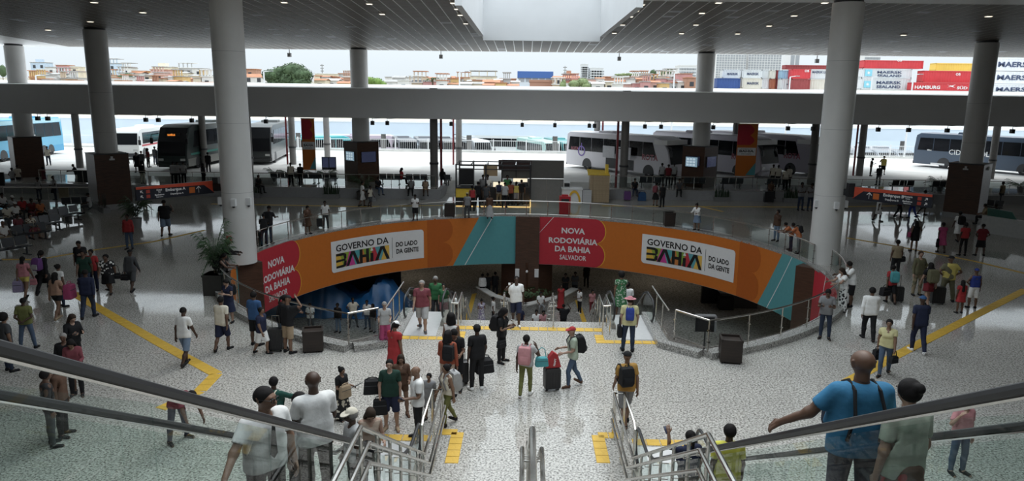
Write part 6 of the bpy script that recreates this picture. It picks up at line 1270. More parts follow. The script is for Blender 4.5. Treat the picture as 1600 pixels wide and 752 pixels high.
POSE = {  # arms left, right; legs; lean; head pitch, head yaw
 'stand': ('hang', 'hang', 'stand', 0, 0, 0), 'relax': ('hang', 'hang2', 'relax', 0, 5, 0), 'walk': ('back', 'fwd', 'walk', 3, 0, 0), 'walk2': ('fwd', 'back', 'walk2', 3, 0, 0), 'phone': ('phone', 'hang', 'relax', 2, 28, 0), 'phones': ('phone', 'phone', 'relax', 3, 30, 0), 'ear': ('hang', 'ear', 'relax', 0, 4, 0), 'earwalk': ('back', 'ear', 'walk2', 2, 0, 0), 'rail': ('rail', 'rail', 'relax', 14, 16, 0), 'raillow': ('rail', 'rail', 'wide', 38, 10, 0), 'fold': ('fold', 'fold', 'relax', 0, 3, 0), 'behind': ('behind', 'behind', 'wide', -2, 0, 25), 'hold': ('hold', 'hang', 'relax', 0, 12, 0), 'holds': ('hold', 'hold', 'relax', 0, 10, 0), 'lap': ('lap', 'lap', 'sit', 2, 15, 0), 'sit': ('lap', 'hold', 'sit2', -4, 8, 20), 'drink': ('hang', 'drink', 'walk', -3, -8, 0), 'hip': ('hip', 'hip', 'wide', 0, 0, 15), 'hip1': ('hip', 'hang', 'relax', 0, 0, -20), 'pull': ('fwd', 'pull', 'walk', 4, 0, 0), 'push': ('pushf', 'pushf', 'walk', 4, 0, 0), 'hand': ('hang', 'reach', 'relax', 0, 5, 0), 'look': ('hold', 'hold', 'stand', 8, 42, 0), 'bend': ('down', 'down', 'wide', 78, 10, 0), 'up': ('up', 'hang', 'stand', 0, 0, 0), 'headarm': ('hold', 'head', 'relax', 4, 20, 20), 'rout': ('hang2', 'out', 'stand', 4, 2, 25), 'lout': ('out', 'hang2', 'stand', 0, 4, 0), 'pray': ('phone', 'phone', 'stand', 2, 10, 0)}
def posed(pose):
    aL, aR, lg, lean, hp, hy = POSE[pose]; M = {}; P = {}
    Rp = eul(lean*.35 if lean < 50 else lean*.45); Rs = eul(lean*.7); Rc = eul(lean)
    def put(b, j, R, pos): M[b] = (R, pos-R@J[j]); return lambda k: R@J[k]+M[b][1]
    fp = put('pelvis', 'pelvis', Rp, J['pelvis']); fs = put('spine', 'spine', Rs, fp('spine')); fc = put('chest', 'chest', Rc, fs('chest'))
    Rh = eul(lean*.5+hp, 0, hy); put('head', 'head', Rh, fc('head'))
    for n, a, i in (('L', aL, 0), ('R', aR, 1)):
        s = 1 if n == 'L' else -1; d1, d2 = [A3(s*q[0], q[1], q[2]) for q in ARM[a]]
        if lean > 20 and a not in ('down', 'rail'): d1, d2 = Rc@d1, Rc@d2
        f = put('ua'+n, 'sho'+n, rotm(J['elb'+n]-J['sho'+n], d1), fc('sho'+n)); f = put('fa'+n, 'elb'+n, rotm(J['wri'+n]-J['elb'+n], d2), f('elb'+n)); put('ha'+n, 'wri'+n, rotm(J['fin'+n]-J['wri'+n], d2+A3(0, 0, -.12)), f('wri'+n))
        P['wri'+n] = f('wri'+n); P['sho'+n] = fc('sho'+n)
        t1, t2 = [A3(s*q[0], q[1], q[2]) for q in LEG[lg][i]]
        f = put('th'+n, 'hip'+n, rotm(J['kne'+n]-J['hip'+n], t1), fp('hip'+n)); f = put('sh'+n, 'kne'+n, rotm(J['ank'+n]-J['kne'+n], t2), f('kne'+n))
        put('fo'+n, 'ank'+n, eul(-min(35, max(0, math.degrees(atan2(t2[1], -t2[2]))))*1.0 if t2[1] > .2 else 0, 0, s*8), f('ank'+n))
    return M, P
PCACHE = {}
def apply(tv, w, M):
    out = np.zeros_like(tv)
    for i, b in enumerate(BONES):
        k = w[:, i] > 1e-4
        if k.any(): R, t = M[b]; out[k] += w[k, i:i+1]*(tv[k]@R.T+t)
    return out
SKIN = {'d': (.060, .030, .019), 'm': (.125, .066, .042), 'b': (.20, .112, .072), 'l': (.36, .225, .165)}
SKM = {k: mat('skin_'+k, c, .5, var=.05, scale=12) for k, c in SKIN.items()}
CLC = dict(black=(.014, .014, .016), white=(.93, .92, .90), cream=(.78, .71, .57), grey=(.26, .26, .27), dgrey=(.075, .078, .085), lgrey=(.46, .46, .46), navy=(.018, .024, .060), blue=(.03, .11, .28), sky=(.02, .22, .44), denim=(.075, .12, .20), ddenim=(.030, .045, .085), ldenim=(.18, .26, .38), red=(.48, .02, .025), dred=(.20, .012, .02), maroon=(.26, .055, .075), pink=(.62, .22, .26), hotpink=(.50, .05, .18), rose=(.62, .26, .28), orange=(.68, .19, .05), rust=(.36, .075, .03), mustard=(.52, .27, .035), yellow=(.72, .58, .10), lyellow=(.74, .68, .33), vest=(.70, .66, .03), green=(.04, .20, .07), dgreen=(.012, .045, .032), teal=(.012, .085, .065), olive=(.18, .19, .05), mint=(.46, .54, .42), khaki=(.34, .26, .15), tan=(.42, .30, .18), beige=(.55, .41, .31), brown=(.12, .06, .035), purple=(.17, .05, .25), lilac=(.34, .28, .46), turq=(.06, .38, .42), royal=(.02, .05, .32), camo=(.16, .15, .08), nude=(.46, .26, .17), hair=(.010, .008, .008), hairb=(.035, .02, .012), hairg=(.32, .30, .28), straw=(.60, .50, .30))
for k_ in CLC: L_ = sum(CLC[k_])/3; CLC[k_] = tuple((q*.84+L_*.16)*(.86 if L_ > .05 else 1) for q in CLC[k_])
def cloth(c):
    if c.startswith('*'):               # printed fabrics: two colours in blotches
        _, a, b, sc = c.split('*'); nm = 'print_%s_%s' % (a, b)
        if nm in MATS: return MATS[nm]
        m = mat(nm, CLC[a], .8, var=0); n = m.node_tree; t = n.nodes.new('ShaderNodeTexCoord'); v = n.nodes.new('ShaderNodeTexVoronoi'); v.inputs['Scale'].default_value = float(sc); v.feature = 'SMOOTH_F1'
        r = n.nodes.new('ShaderNodeValToRGB'); r.color_ramp.interpolation = 'CONSTANT'; r.color_ramp.elements[0].color = (*CLC[b], 1); r.color_ramp.elements[1].position = .34; r.color_ramp.elements[1].color = (*CLC[a], 1)
        n.links.new(t.outputs['Object'], v.inputs['Vector']); n.links.new(v.outputs['Distance'], r.inputs[0]); n.links.new(r.outputs[0], n.nodes['Principled BSDF'].inputs['Base Color']); return m
    return mat('cloth_'+c, CLC[c], .8, var=.09, scale=9, spec=.25, bump=.25, bscale=18)
def add_mesh(name, V_, Q, m, parent):
    me = bpy.data.meshes.new(name); me.vertices.add(len(V_)); me.vertices.foreach_set('co', V_.astype(np.float32).ravel())
    me.loops.add(len(Q)*4); me.loops.foreach_set('vertex_index', Q.astype(np.int32).ravel()); me.polygons.add(len(Q)); me.polygons.foreach_set('loop_start', np.arange(0, len(Q)*4, 4, dtype=np.int32))
    me.update(calc_edges=True); me.materials.append(m); me.polygons.foreach_set('use_smooth', np.ones(len(Q), bool))
    o = bpy.data.objects.new(name, me); COL.objects.link(o); o.parent = parent; return o
PART = {'tee': 'shirt', 'sleeved': 'shirt', 'fit': 'top', 'fitlong': 'top', 'tank': 'tank_top', 'crop_top': 'top', 'dress': 'dress', 'longdress': 'dress', 'minidress': 'dress', 'leggings': 'leggings', 'wide': 'trousers', 'hotpants': 'shorts', 'longskirt': 'skirt', 'miniskirt': 'skirt', 'cap': 'cap', 'hat': 'hat'}
FACE = {}
def person(lab, loc, H, face, pose, clothes, hair='short:hair', skin='m', shoes='black', girth=1., lod=None, group=None, sit=None, extra=()):
    D = (Vector(loc)-Vector((0, 0, CH))).length
    if lod is None: lod = 0 if D < 19 else (1 if D < 34 else 2)
    t = thing('person', lab, 'person', loc, rad(face), group)
    M, P = posed(pose); k = H/1.735; sc = A3(k*girth, k*girth, k)
    tv, tq, tw = template('body', lod); B = apply(tv, tw, M); zoff = -B[:, 2].min()
    if sit is not None:
        th = np.isin(tw.argmax(1), [BONES.index('pelvis'), BONES.index('thL'), BONES.index('thR')]); zoff = sit/k-B[th, 2].min()
    fin = lambda v: (v+A3(0, 0, zoff))*sc
    add_mesh('body', fin(B), tq, SKM[skin], t)
    for it in clothes.split():
        nm, c = it.split(':'); tv, tq, tw = template(nm, lod); add_mesh(PART.get(nm, nm), fin(apply(tv, tw, M)), tq, cloth(c), t)
    if hair:
        for h in hair.split():
            nm, c = h.split(':'); tv, tq, tw = template(nm, lod); add_mesh(PART.get(nm, 'hair'), fin(apply(tv, tw, M)), tq, cloth(c), t)
    if shoes:
        for n in 'LR': tv, tq, tw = template('shoe'+n, lod); add_mesh('shoe', fin(apply(tv, tw, M)), tq, cloth(shoes), t)
    if lod < 2:                         # eyes, brows and lips, set into the head
        R, tr = M['head']; mb = MB()
        for s in (-1, 1):
            mb.sphere((s*.031, -.090, 1.632), (.013, .008, .0065), 8, 5, 0); mb.sphere((s*.031, -.0965, 1.632), (.006, .004, .006), 8, 5, 1); mb.box((s*.031, -.097, 1.652), (.034, .008, .007), 0, 1)
        mb.box((0, -.101, 1.566), (.044, .008, .010), 0, 2)
        v = fin(np.array(mb.v)@R.T+tr); mb.v = [tuple(p) for p in v]
        mb.build('face', [mat('eye_white', (.6, .58, .55), .3, var=0), cloth('hair'), mat('lips', (.16, .06, .05), .5, var=0)], t, local=True)
    if 'glasses' in extra:
        R, tr = M['head']; mb = MB()
        for s in (-1, 1):
            mb.lathe([(.021, -.004), (.025, -.004), (.025, .004), (.021, .004), (.021, -.004)], 12); n0 = len(mb.v)-60
            for i in range(n0, len(mb.v)): x, y, z = mb.v[i]; mb.v[i] = (s*.034+x, -.112+z, 1.632+y)
            mb.tube([(s*.058, -.11, 1.638), (s*.092, .01, 1.642)], .003, 5)
        mb.tube([(-.01, -.113, 1.636), (.01, -.113, 1.636)], .003, 5); mb.v = [tuple(p) for p in fin(np.array(mb.v)@R.T+tr)]; mb.build('glasses', M_black, t, local=True)
    if 'tie' in extra:
        R, tr = M['chest']; mb = MB().prism([(-.018, .0), (.018, .0), (.012, -.04), (.034, -.36), (0, -.41), (-.034, -.36), (-.012, -.04)], (0, -.145, 1.44), (1, 0, 0), (0, .02, 1), (0, -.012, 0)); mb.v = [tuple(p) for p in fin(np.array(mb.v)@R.T+tr)]; mb.build('tie', M_black, t, local=True)
    ca, sa = cos(rad(face)), sin(rad(face))
    def world(p): p = fin(np.asarray(p, float)); return Vector((loc[0]+p[0]*ca-p[1]*sa, loc[1]+p[0]*sa+p[1]*ca, loc[2]+p[2]))
    R, tr = M['chest']
    return dict(o=t, wL=world(P['wriL']), wR=world(P['wriR']), back=world(R@A3(0, .155, 1.26)+tr), face=face, k=k, loc=loc, lean=POSE[pose][3])
# ------------------------------------------------------------------ luggage and bags
def backpack(p, lab, c, c2='black', s=1., side=0.):
    t = thing('backpack', lab, 'backpack', p['back']+Vector((cos(rad(p['face']))*side, sin(rad(p['face']))*side, -.24*(s[2] if isinstance(s, tuple) else s))), rad(p['face']), None); t.scale = s if isinstance(s, tuple) else (s,)*3; s = t.scale[2]; m, m2 = cloth(c), cloth(c2)
    mb = MB(); soft_prism(mb, [(-.04, .02), (.14, .0), (.19, .06), (.19, .30), (.14, .44), (.06, .47), (-.02, .44), (-.04, .3)], .30, .07, sc=.86); v = [(y, x, z) for x, y, z in mb.v]; mb.v = v; mb.build('bag_body', m, t, local=True, fix=True)
    mb = MB(); soft_prism(mb, [(.16, .04), (.225, .06), (.235, .16), (.20, .24), (.16, .25)], .22, .05, sc=.86); mb.v = [(y, x, z) for x, y, z in mb.v]; mb.build('front_pocket', m2 if c2 != 'black' else m, t, local=True, fix=True)
    for q in (-.10, .10):
        MB().tube([(q, .0, .42), (q, -.09, .47), (q*1.05, -.20, .44), (q*1.25, -.275, .30), (q*1.35, -.22, .10), (q*1.3, -.05, .03)], .016, 6).build('strap', m2, t, local=True)
    MB().tube([(-.04, .04, .45), (-.03, .05, .50), (.03, .05, .50), (.04, .04, .45)], .01, 6).build('grab_loop', m2, t, local=True); return t
def handbag(at_, rz, lab, c, w=.28, h=.22, d=.12, strap=.3, cat='bag', name='handbag'):
    t = thing(name, lab, cat, (at_.x, at_.y, at_.z-strap-h), rz); mb = MB(); soft_prism(mb, [(-w*.5, .02), (-w*.42, 0), (w*.42, 0), (w*.5, .02), (w*.43, h*.9), (w*.36, h), (-w*.36, h), (-w*.43, h*.9)], d, d*.3, sc=.9); mb.build('bag_body', cloth(c), t, local=True, fix=True)
    MB().tube([(-w*.34, 0, h*.95), (-w*.22, 0, h+strap*.8), (0, 0, h+strap), (w*.22, 0, h+strap*.8), (w*.34, 0, h*.95)], .012, 6).build('handle', cloth(c if c != 'white' else 'lgrey'), t, local=True); MB().bb((-w*.42, -d*.52, h*.62), (w*.42, d*.52, h*.66)).build('seam', cloth('dgrey'), t, local=True); return t
def suitcase(x, y, z, rz, lab, c, h=.58, w=.40, d=.24, pull=.42):
    t = thing('suitcase', lab, 'suitcase', (x, y, z), rz); m = mat('case_'+c, CLC[c], .35, var=.05); mb = MB(); soft_prism(mb, [(-w/2, .09), (-w/2+.03, .06), (w/2-.03, .06), (w/2, .09), (w/2, h), (w/2-.03, h+.04), (-w/2+.03, h+.04), (-w/2, h)], d, .06, sc=.95); mb.build('shell', m, t, local=True, fix=True)
    for i in range(5): q = -w*.36+i*w*.18; MB().bb((q-.012, -d/2-.008, .12), (q+.012, d/2+.008, h-.06)).build('rib', m, t, local=True)
    for a in (-1, 1):
        for b in (-1, 1): MB().lathe([(.005, -.014), (.032, -.014), (.032, .014), (.005, .014)], 10, (a*(w/2-.06), b*(d/2-.05), .035)).build('wheel', M_black, t, local=True)
    if pull: MB().tube([(-w*.25, d*.3, h), (-w*.25, d*.3, h+pull), (w*.25, d*.3, h+pull), (w*.25, d*.3, h)], .011, 6).build('pull_handle', M_steeld, t, local=True)
    return t
# ------------------------------------------------------------------ who stands where (surveyed head top and feet, ground height)
def by_feet(hx, hy, fx, fy, z=0., lim=(1.0, 1.95)):
    p = at(fx, fy, z); return p, min(lim[1], max(lim[0], atY(hx, hy, p.y).z-z))
def by_head(hx, hy, H, z=0.):
    p = at(hx, hy, z+H); return Vector((p.x, p.y, z)), H
PEO = {}
def W_(key, pos, face, pose, clothes, hair, skin, lab, **k):
    p, H = pos; PEO[key] = person(lab, p, H, face, pose, clothes, hair, skin, **k); return PEO[key]
F_, H_ = by_feet, by_head
# left concourse
W_('girl', F_(36.6, 400.5, 42, 466), 185, 'walk', 'fit:pink hotpants:yellow', 'braids:hair', 'b', 'girl in pink top and yellow shorts seen from behind, carrying a lilac bag', shoes='black')
W_('bp', F_(68, 391, 71, 461), 170, 'walk2', 'sleeved:black trousers:black', 'tail:hair', 'm', 'person in black seen from behind with a purple backpack')
W_('wt', H_(90, 413, 1.55), 160, 'stand', 'fit:white jeans:ddenim', 'bun:hair', 'm', 'woman in a white top half hidden behind the woman in black shorts')
W_('nude', F_(80, 425, 93, 499), 172, 'walk', 'fit:nude hotpants:black', 'long:hair', 'b', 'woman in skin coloured top and black shorts walking away', shoes='tan')
W_('navy', F_(137.5, 421, 140, 497), 190, 'walk2', 'sleeved:navy jeans:ddenim', 'crop:hair', 'd', 'broad man in dark navy jacket and jeans walking away', girth=1.12)
W_('polo', H_(123, 375.6, 1.74), 10, 'phone', 'tee:black trousers:black', 'crop:hair', 'm', 'man in black shirt walking behind the two wearing lanyards')
W_('lan1', H_(129, 390, 1.72), 15, 'walk', 'tee:dgreen jeans:ddenim', 'short:hair', 'm', 'young man in dark green shirt with a lanyard facing the camera')
W_('lan2', H_(141, 390, 1.62), 5, 'stand', 'tee:red trousers:navy', 'short:hair', 'm', 'youth in red shirt beside the young man with lanyard')
W_('patt', F_(167, 397, 171, 459), 10, 'walk', 'tee:*black*white*11 skirt:black', 'short:hair', 'm', 'heavy woman in black and white patterned blouse and black skirt', girth=1.22)
W_('greyw', F_(202.5, 390, 208, 456), 178, 'walk', 'sleeved:dgrey shorts:dgrey', 'cap:black', 'd', 'man in grey shirt and dark shorts walking away alone')
W_('redj', F_(201, 335, 203, 390), 5, 'stand', 'sleeved:red jeans:denim', 'crop:hair', 'd', 'man in red shirt and blue jeans in front of the potted palm')
W_('blk', F_(257, 312, 260, 369), 190, 'earwalk', 'tee:black shorts:ldenim', 'crop:hair', 'm', 'man in black shirt and denim shorts phoning under the left sign', girth=1.1)
W_('back', F_(52, 465.5, 45, 545), 195, 'behind', 'tee:olive jeans:denim', 'crop:hair', 'd', 'man in grey green shirt with hands clasped behind his back')
W_('lady', H_(110, 490, 1.64), 60, 'phones', 'sleeved:black trousers:black', 'verylong:hairb', 'l', 'long haired woman in black looking at her phone above the handrail', shoes='tan')
W_('beard', H_(98, 521, 1.60), 20, 'relax', 'sleeved:black shorts:grey', 'crop:hairg', 'm', 'bald grey bearded man in black jacket below the woman with the phone')
W_('mar', H_(111, 527, 1.55), 20, 'look', 'sleeved:maroon trousers:black', 'long:hair', 'b', 'woman in maroon top beside the grey bearded man')
W_('edge', H_(5, 491, 1.62), 150, 'stand', 'tee:dgrey jeans:ddenim', 'afro:hair', 'b', 'person with big black hair at the left edge above the handrail')
W_('capo', H_(88, 565, 1.74), 100, 'stand', 'sleeved:brown trousers:black', 'cap:black', 'm', 'man in black cap and orange brown jacket seen through the left glass')
W_('capo2', H_(70, 579, 1.72), 130, 'stand', 'sleeved:*black*brown*7 trousers:dgrey', 'short:hair', 'm', 'man with dark hair beside the black capped man behind the glass')
W_('bend', F_(293, 620, 281, 690, lim=(1.68, 1.72)), 60, 'bend', 'tee:maroon jeans:ddenim', 'short:hair', 'm', 'man in maroon shirt bending over behind the left glass')
W_('white', F_(286.6, 479.5, 292, 570), 165, 'walk', 'tee:white shorts:ldenim', 'crop:hair', 'd', 'man in white shirt and denim shorts alone on the left floor')
W_('boy', F_(347, 463, 349.5, 548), 170, 'walk2', 'tee:cream shorts:navy', 'short:hair', 'm', 'youth in cream shirt and navy shorts walking to the railing')
W_('dressk', F_(354, 435.6, 359, 504), -20, 'phones', 'dress:navy', 'tail:hair', 'l', 'woman in dark blue dress with backpack holding a phone by the palm pot')
W_('ycap', H_(349, 374, 1.74), 100, 'rail', 'sleeved:black trousers:black', 'cap:straw', 'd', 'person in yellow cap leaning on the railing beside the left column')
W_('bpw', H_(344, 395, 1.62), 95, 'rail', 'tank:black jeans:grey', 'tail:hair', 'm', 'woman with a black backpack leaning on the railing beside the palm')
W_('bluem', F_(404, 456, 401, 540), 165, 'stand', 'tee:blue shorts:black', 'short:hair', 'm', 'man in blue shirt looking over the left glass railing')
W_('navyb', F_(408, 479.5, 411, 554), 70, 'walk', 'tee:navy shorts:white', 'short:hair', 'b', 'boy in navy shirt and white shorts in front of the blue shirted man')
W_('wbk', H_(437, 461, 1.64), 120, 'rail', 'tee:black jeans:ldenim', 'tail:hair', 'm', 'woman leaning at the left railing behind the black capped man')
W_('tanb', F_(445, 463, 452, 552), 150, 'headarm', 'tee:black shorts:tan', 'cap:black', 'b', 'man in black cap, black shirt and tan shorts at the left railing')
W_('bl1', F_(419, 316, 421, 381), 175, 'rail', 'tee:black jeans:denim', 'crop:hair', 'd', 'tall man in black at the far railing right of the left column')
W_('bl2', F_(412, 334, 414, 385), 200, 'rail', 'tee:black jeans:ddenim', 'short:hair', 'm', 'shorter person in black at the far railing next to the left column')
W_('sitp', F_(481, 321, 481, 366), 50, 'phones', 'fit:brown skirt:brown', 'short:hair', 'b', 'woman in brown looking at a phone behind the far railing')
W_('wcross', F_(506, 314, 509, 357), 10, 'relax', 'tee:white trousers:dgrey', 'short:hair', 'd', 'man in white shirt with dark shoulder strap behind the far railing')
W_('wp1', F_(565, 283, 567, 323), 110, 'walk', 'tee:white shorts:white', 'crop:hair', 'm', 'man all in white walking behind the far railing, left of a pair')
W_('wp2', F_(577, 290, 579, 324), 70, 'walk2', 'tee:cream shorts:dgrey', 'short:hair', 'd', 'man in pale shirt walking beside the man in white')
W_('pray', F_(648, 304, 649, 344), 5, 'pray', 'tee:white shorts:black', 'short:hair', 'd', 'woman in white top with hands raised at the far railing')
# seated on the platform walls
for k, hx, hy, fc, cl, hr, lab in (('w1', 603, 281, 40, 'tee:black jeans:denim', 'short:hair', 'man in black sitting sideways on the left platform wall'), ('w2', 653, 281, 0, 'tee:grey trousers:black', 'crop:hair', 'man in grey shirt sitting on the left platform wall'), ('w3', 674, 284, 10, 'tank:tan shorts:tan', 'bun:hair', 'woman in tan sitting at the end of the left platform wall'), ('w4', 419, 272, 60, 'tee:black trousers:black', 'short:hair', 'person in black sitting on the left wall by the left column')):
    p = at(hx, 303, 0); W_(k, (Vector((p.x, 52.1, 0)), 1.7), fc, 'lap', cl, hr, 'd', lab, sit=.74, lod=2)
for k, hx, fc, cl, hr, lab in (('r1', 986, 0, 'tee:black jeans:ddenim', 'bun:hair', 'woman in black sitting on the right wall beside purple bags'), ('r3', 1052, -10, 'tee:dgrey trousers:black', 'tail:hair', 'woman in dark clothes sitting on the right platform wall'), ('r5', 1185, 0, 'tee:brown trousers:black', 'short:hair', 'person in brown sitting on the right wall by dark luggage')):
    p = at(hx, 308, 0); W_(k, (Vector((p.x, 53.65, 0)), 1.66), fc, 'lap', cl, hr, 'm', lab, sit=.74, lod=2)
W_('r2', H_(1026, 285, 1.68), 150, 'relax', 'tee:lgrey skirt:black', 'tail:hair', 'b', 'woman with maroon backpack standing before the right platform wall')
W_('r4', H_(1036, 287, 1.66), 200, 'stand', 'tee:black trousers:black', 'short:hair', 'd', 'person in black standing beside the woman with maroon backpack')
# on the platforms and in the yard
def plat(k, hx, hy, H, fc, pose, cl, hr, sk, lab, z=PZ+.02, **q):
    p, H = H_(hx, hy, H, z); ym = 58.9 if z == PZ else (53.2 if hx < 720 else 54.9); xm = p.x*ym/p.y if p.y < ym else p.x
    W_(k, (Vector((xm, max(p.y, ym), z)), H), fc, pose, cl, hr, sk, lab, lod=2, **q)
plat('p1', 454, 262, 1.75, 190, 'stand', 'tee:cream trousers:black', 'crop:hair', 'd', 'man in pale shirt standing on the left platform by the orange banner')
plat('p2', 469, 262, 1.70, 175, 'stand', 'tee:black trousers:black', 'crop:hair', 'd', 'man in black before the orange banner on the left platform')
W_('p3', (Vector((at(637, 283, PZ).x, 54.8, PZ+.02)), 1.65), 120, 'lap', 'tee:red trousers:black', 'long:hair', 'b', 'woman in red sitting on a bench at the platform, looking right', sit=.45, lod=2)
W_('p4', (Vector((at(694, 288, PZ).x, 54.8, PZ+.02)), 1.62), 180, 'lap', 'tee:black trousers:black', 'verylong:hair', 'b', 'long haired person sitting with back to us by the food kiosk', sit=.45, lod=2)
for k, hx, hy, lab in (('m1', 1209, 257, 'first'), ('m2', 1217, 258, 'second'), ('m3', 1229, 262, 'third'), ('m4', 1234, 259, 'fourth')):
    plat(k, hx, hy, 1.74, 180, 'stand', 'tee:cream trousers:black', 'crop:hair', 'd', 'man in cream shirt with back turned near the right column, %s from left of four' % lab)
plat('n1', 1035, 255, 1.74, 185, 'stand', 'tee:lgrey trousers:black', 'short:hair', 'd', 'man in pale shirt at the front door of the first white coach, left')
plat('n2', 1045, 257, 1.72, 175, 'stand', 'tee:dred trousers:black', 'short:hair', 'd', 'man in dark red between two pale shirts at the coach door')
plat('n3', 1054, 255, 1.74, 180, 'stand', 'tee:lgrey trousers:black', 'crop:hair', 'd', 'man in pale shirt at the front door of the first white coach, right')
plat('y1', 73, 228.7, 1.75, 20, 'hold', 'tee:cream trousers:ddenim', 'crop:hair', 'd', 'man in pale shirt walking beside the blue coach', z=PZ)
plat('y2', 1363, 247, 1.66, 60, 'phone', 'fit:dgrey leggings:black', 'tail:hair', 'm', 'woman in grey looking at a phone in the sunlit yard, left of three', z=PZ)
plat('y3', 1382, 244, 1.74, -20, 'ear', 'tee:yellow shorts:black', 'short:hair', 'b', 'man in yellow shirt phoning in the sunlit yard, right of three', z=PZ)
plat('y4', 1375, 258, 1.66, 180, 'hold', 'tee:dgrey trousers:grey', 'short:hair', 'd', 'man with back turned between the two in the sunlit yard', z=PZ)
for i, (hx, hy, fc, cl, hr, lab) in enumerate(((196, 238, 170, 'tee:dgrey trousers:black', 'crop:hair', 'leftmost person of the queue between the two parked coaches'), (212, 238, 10, 'tee:black skirt:black', 'tail:hair', 'second dark figure of the queue between the parked coaches'), (220, 236, 40, 'tee:dgrey trousers:black', 'short:hair', 'third dark figure of the queue between the parked coaches'), (230, 232, 90, 'fit:dred trousers:black', 'curly:hair', 'curly haired woman of the queue between the parked coaches'), (241, 229, 170, 'tee:dgrey trousers:ddenim', 'short:hair', 'man in grey of the queue at the black coach'), (247, 231, 190, 'tee:black trousers:black', 'short:hair', 'man in black of the queue at the black coach'))):
    plat('q%d' % i, hx, hy, 1.72, fc, 'relax', cl, hr, 'd', lab, z=PZ)
for i, (hx, hy, lab) in enumerate(((270, 258, 'left'), (277, 259, 'middle'), (286, 257, 'right'))): plat('d%d' % i, hx, hy, 1.7, 180, 'stand', 'tee:lgrey trousers:black', 'crop:hair', 'd', 'man in grey shirt before the black coach, %s one of three' % lab)
plat('e1', 317, 259, 1.6, 150, 'stand', 'tee:dgrey trousers:black', 'long:hair', 'd', 'woman in dark top beside the left column on the platform'); plat('e2', 324, 238, 1.75, 200, 'stand', 'tee:black trousers:black', 'short:hair', 'd', 'man in black leaning by the slim column near the black coach', z=PZ)
plat('e3', 222, 266, 1.65, 170, 'stand', 'tee:black trousers:cream', 'short:hair', 'd', 'person in black top and pale trousers above the left sign')
# far left passage and seating
W_('l1', F_(30, 258, 31, 295), 180, 'hip1', 'tee:cream trousers:black', 'crop:hair', 'd', 'man in cream shirt and black trousers at the far left railing')
W_('l2', F_(22, 262, 22, 295), 170, 'hip', 'tee:lgrey trousers:dgrey', 'short:hair', 'd', 'man in pale shirt half hidden beside the cream shirted man')
W_('l3', H_(67, 261, 1.66), 150, 'stand', 'dress:maroon', 'bun:hair', 'd', 'woman in maroon dress at the far left passage')
W_('l4', F_(60, 278, 62, 312), 5, 'stand', 'tee:lgrey jeans:ddenim', 'afro:hair', 'd', 'woman in pale shirt and dark jeans before the far left railing')
W_('l5', F_(86, 275, 87, 313), -40, 'hold', 'tee:lgrey jeans:ddenim', 'cap:black', 'd', 'man in pale shirt with shoulder bag beside the notice boards')
W_('l6', H_(117, 256, 1.74), -60, 'rail', 'tee:black trousers:cream', 'crop:hair', 'd', 'man in black leaning at the railing left of the brown block')
def seated(k, hx, hy, fc, cl, hr, sk, lab, H=1.68, pose='lap', **q):
    p = at(hx, hy, .46+.86*H/1.72); W_(k, (Vector((p.x, p.y, 0)), H), fc, pose, cl, hr, sk, lab, sit=.47, lod=2, **q)
seated('s1', 3, 347, 62, 'tee:white shorts:tan', None, 'm', 'man in white shirt and tan shorts sitting at the left edge')
seated('s2', 27, 336, 62, 'tee:maroon jeans:ldenim', 'short:hair', 'd', 'reclining man in maroon shirt and pale jeans on the front bench', pose='sit')
seated('s3', 46, 335, 62, 'fit:*cream*brown*14 skirt:maroon', 'tail:hair', 'b', 'woman in patterned blouse sitting beside the reclining man')
seated('s4', 22, 317, 62, 'tee:white trousers:dgrey', 'cap:white', 'm', 'man in white shirt and white cap on the second bench row')
seated('s5', 9, 320, 62, 'tee:cream trousers:dgrey', 'short:hair', 'd', 'man in cream shirt on the second bench row at left edge')
seated('s6', 48, 312, 62, 'fit:dred skirt:maroon', 'bun:hair', 'd', 'woman in dark red sitting left of the orange shirted one')
seated('s7', 61, 313, 62, 'tee:orange trousers:black', 'crop:hair', 'd', 'person in orange shirt sitting in the back bench row')
seated('s8', 2, 303, 62, 'tee:white trousers:black', 'short:hair', 'd', 'man in white shirt of the last bench row at left edge')
seated('s9', 18, 307, 62, 'tee:lgrey trousers:black', 'cap:white', 'm', 'person in grey of the last bench row with pale cap')
seated('s10', 33, 309, 62, 'tee:red trousers:dgrey', None, 'd', 'person in bright red shirt of the last bench row')
seated('s11', 138, 303, -70, 'tee:lgrey trousers:dgrey', 'crop:hair', 'd', 'man in grey shirt sitting on the bench by the left brown block')
# head of the lower stairs
W_('spec', F_(607.4, 472, 602, 541), 10, 'holds', 'tee:lgrey wide:hotpink', 'short:hairg', 'l', 'grey haired woman with glasses, grey blouse and magenta trousers', extra=('glasses',))
W_('redd', H_(616, 503, 1.68), 150, 'phone', 'dress:red', 'tail:hair cap:white', 'b', 'woman in red dress and white cap near the left escalator')
W_('maro', F_(661.5, 437, 660, 518, lim=(1.6, 1.85)), 0, 'walk', 'tee:maroon shorts:lgrey', 'crop:hairg', 'l', 'man with glasses in maroon polo and grey shorts stepping off the escalator', girth=1.12, extra=('glasses',), shoes='dgrey')
def esc(k, hx, hy, X, H, fc, pose, cl, hr, sk, lab, **q):      # riders: their place along the escalator follows from the sight line
    d = ray(hx, hy); t = X/d.x; y = d.y*t; W_(k, (Vector((X, y, CH+d.z*t-H)), H), fc, pose, cl, hr, sk, lab, **q)
def down(k, x, y, H, fc, pose, cl, hr, sk, lab, **q): W_(k, (Vector((x, y, -max(0, y-24.5)*.58)), H), fc, pose, cl, hr, sk, lab, **q)
down('u1', -3.3, 26.0, 1.76, 0, 'relax', 'tee:green trousers:dgrey', 'short:hairg', 'm', 'grey haired person in green riding up behind the maroon shirted man')
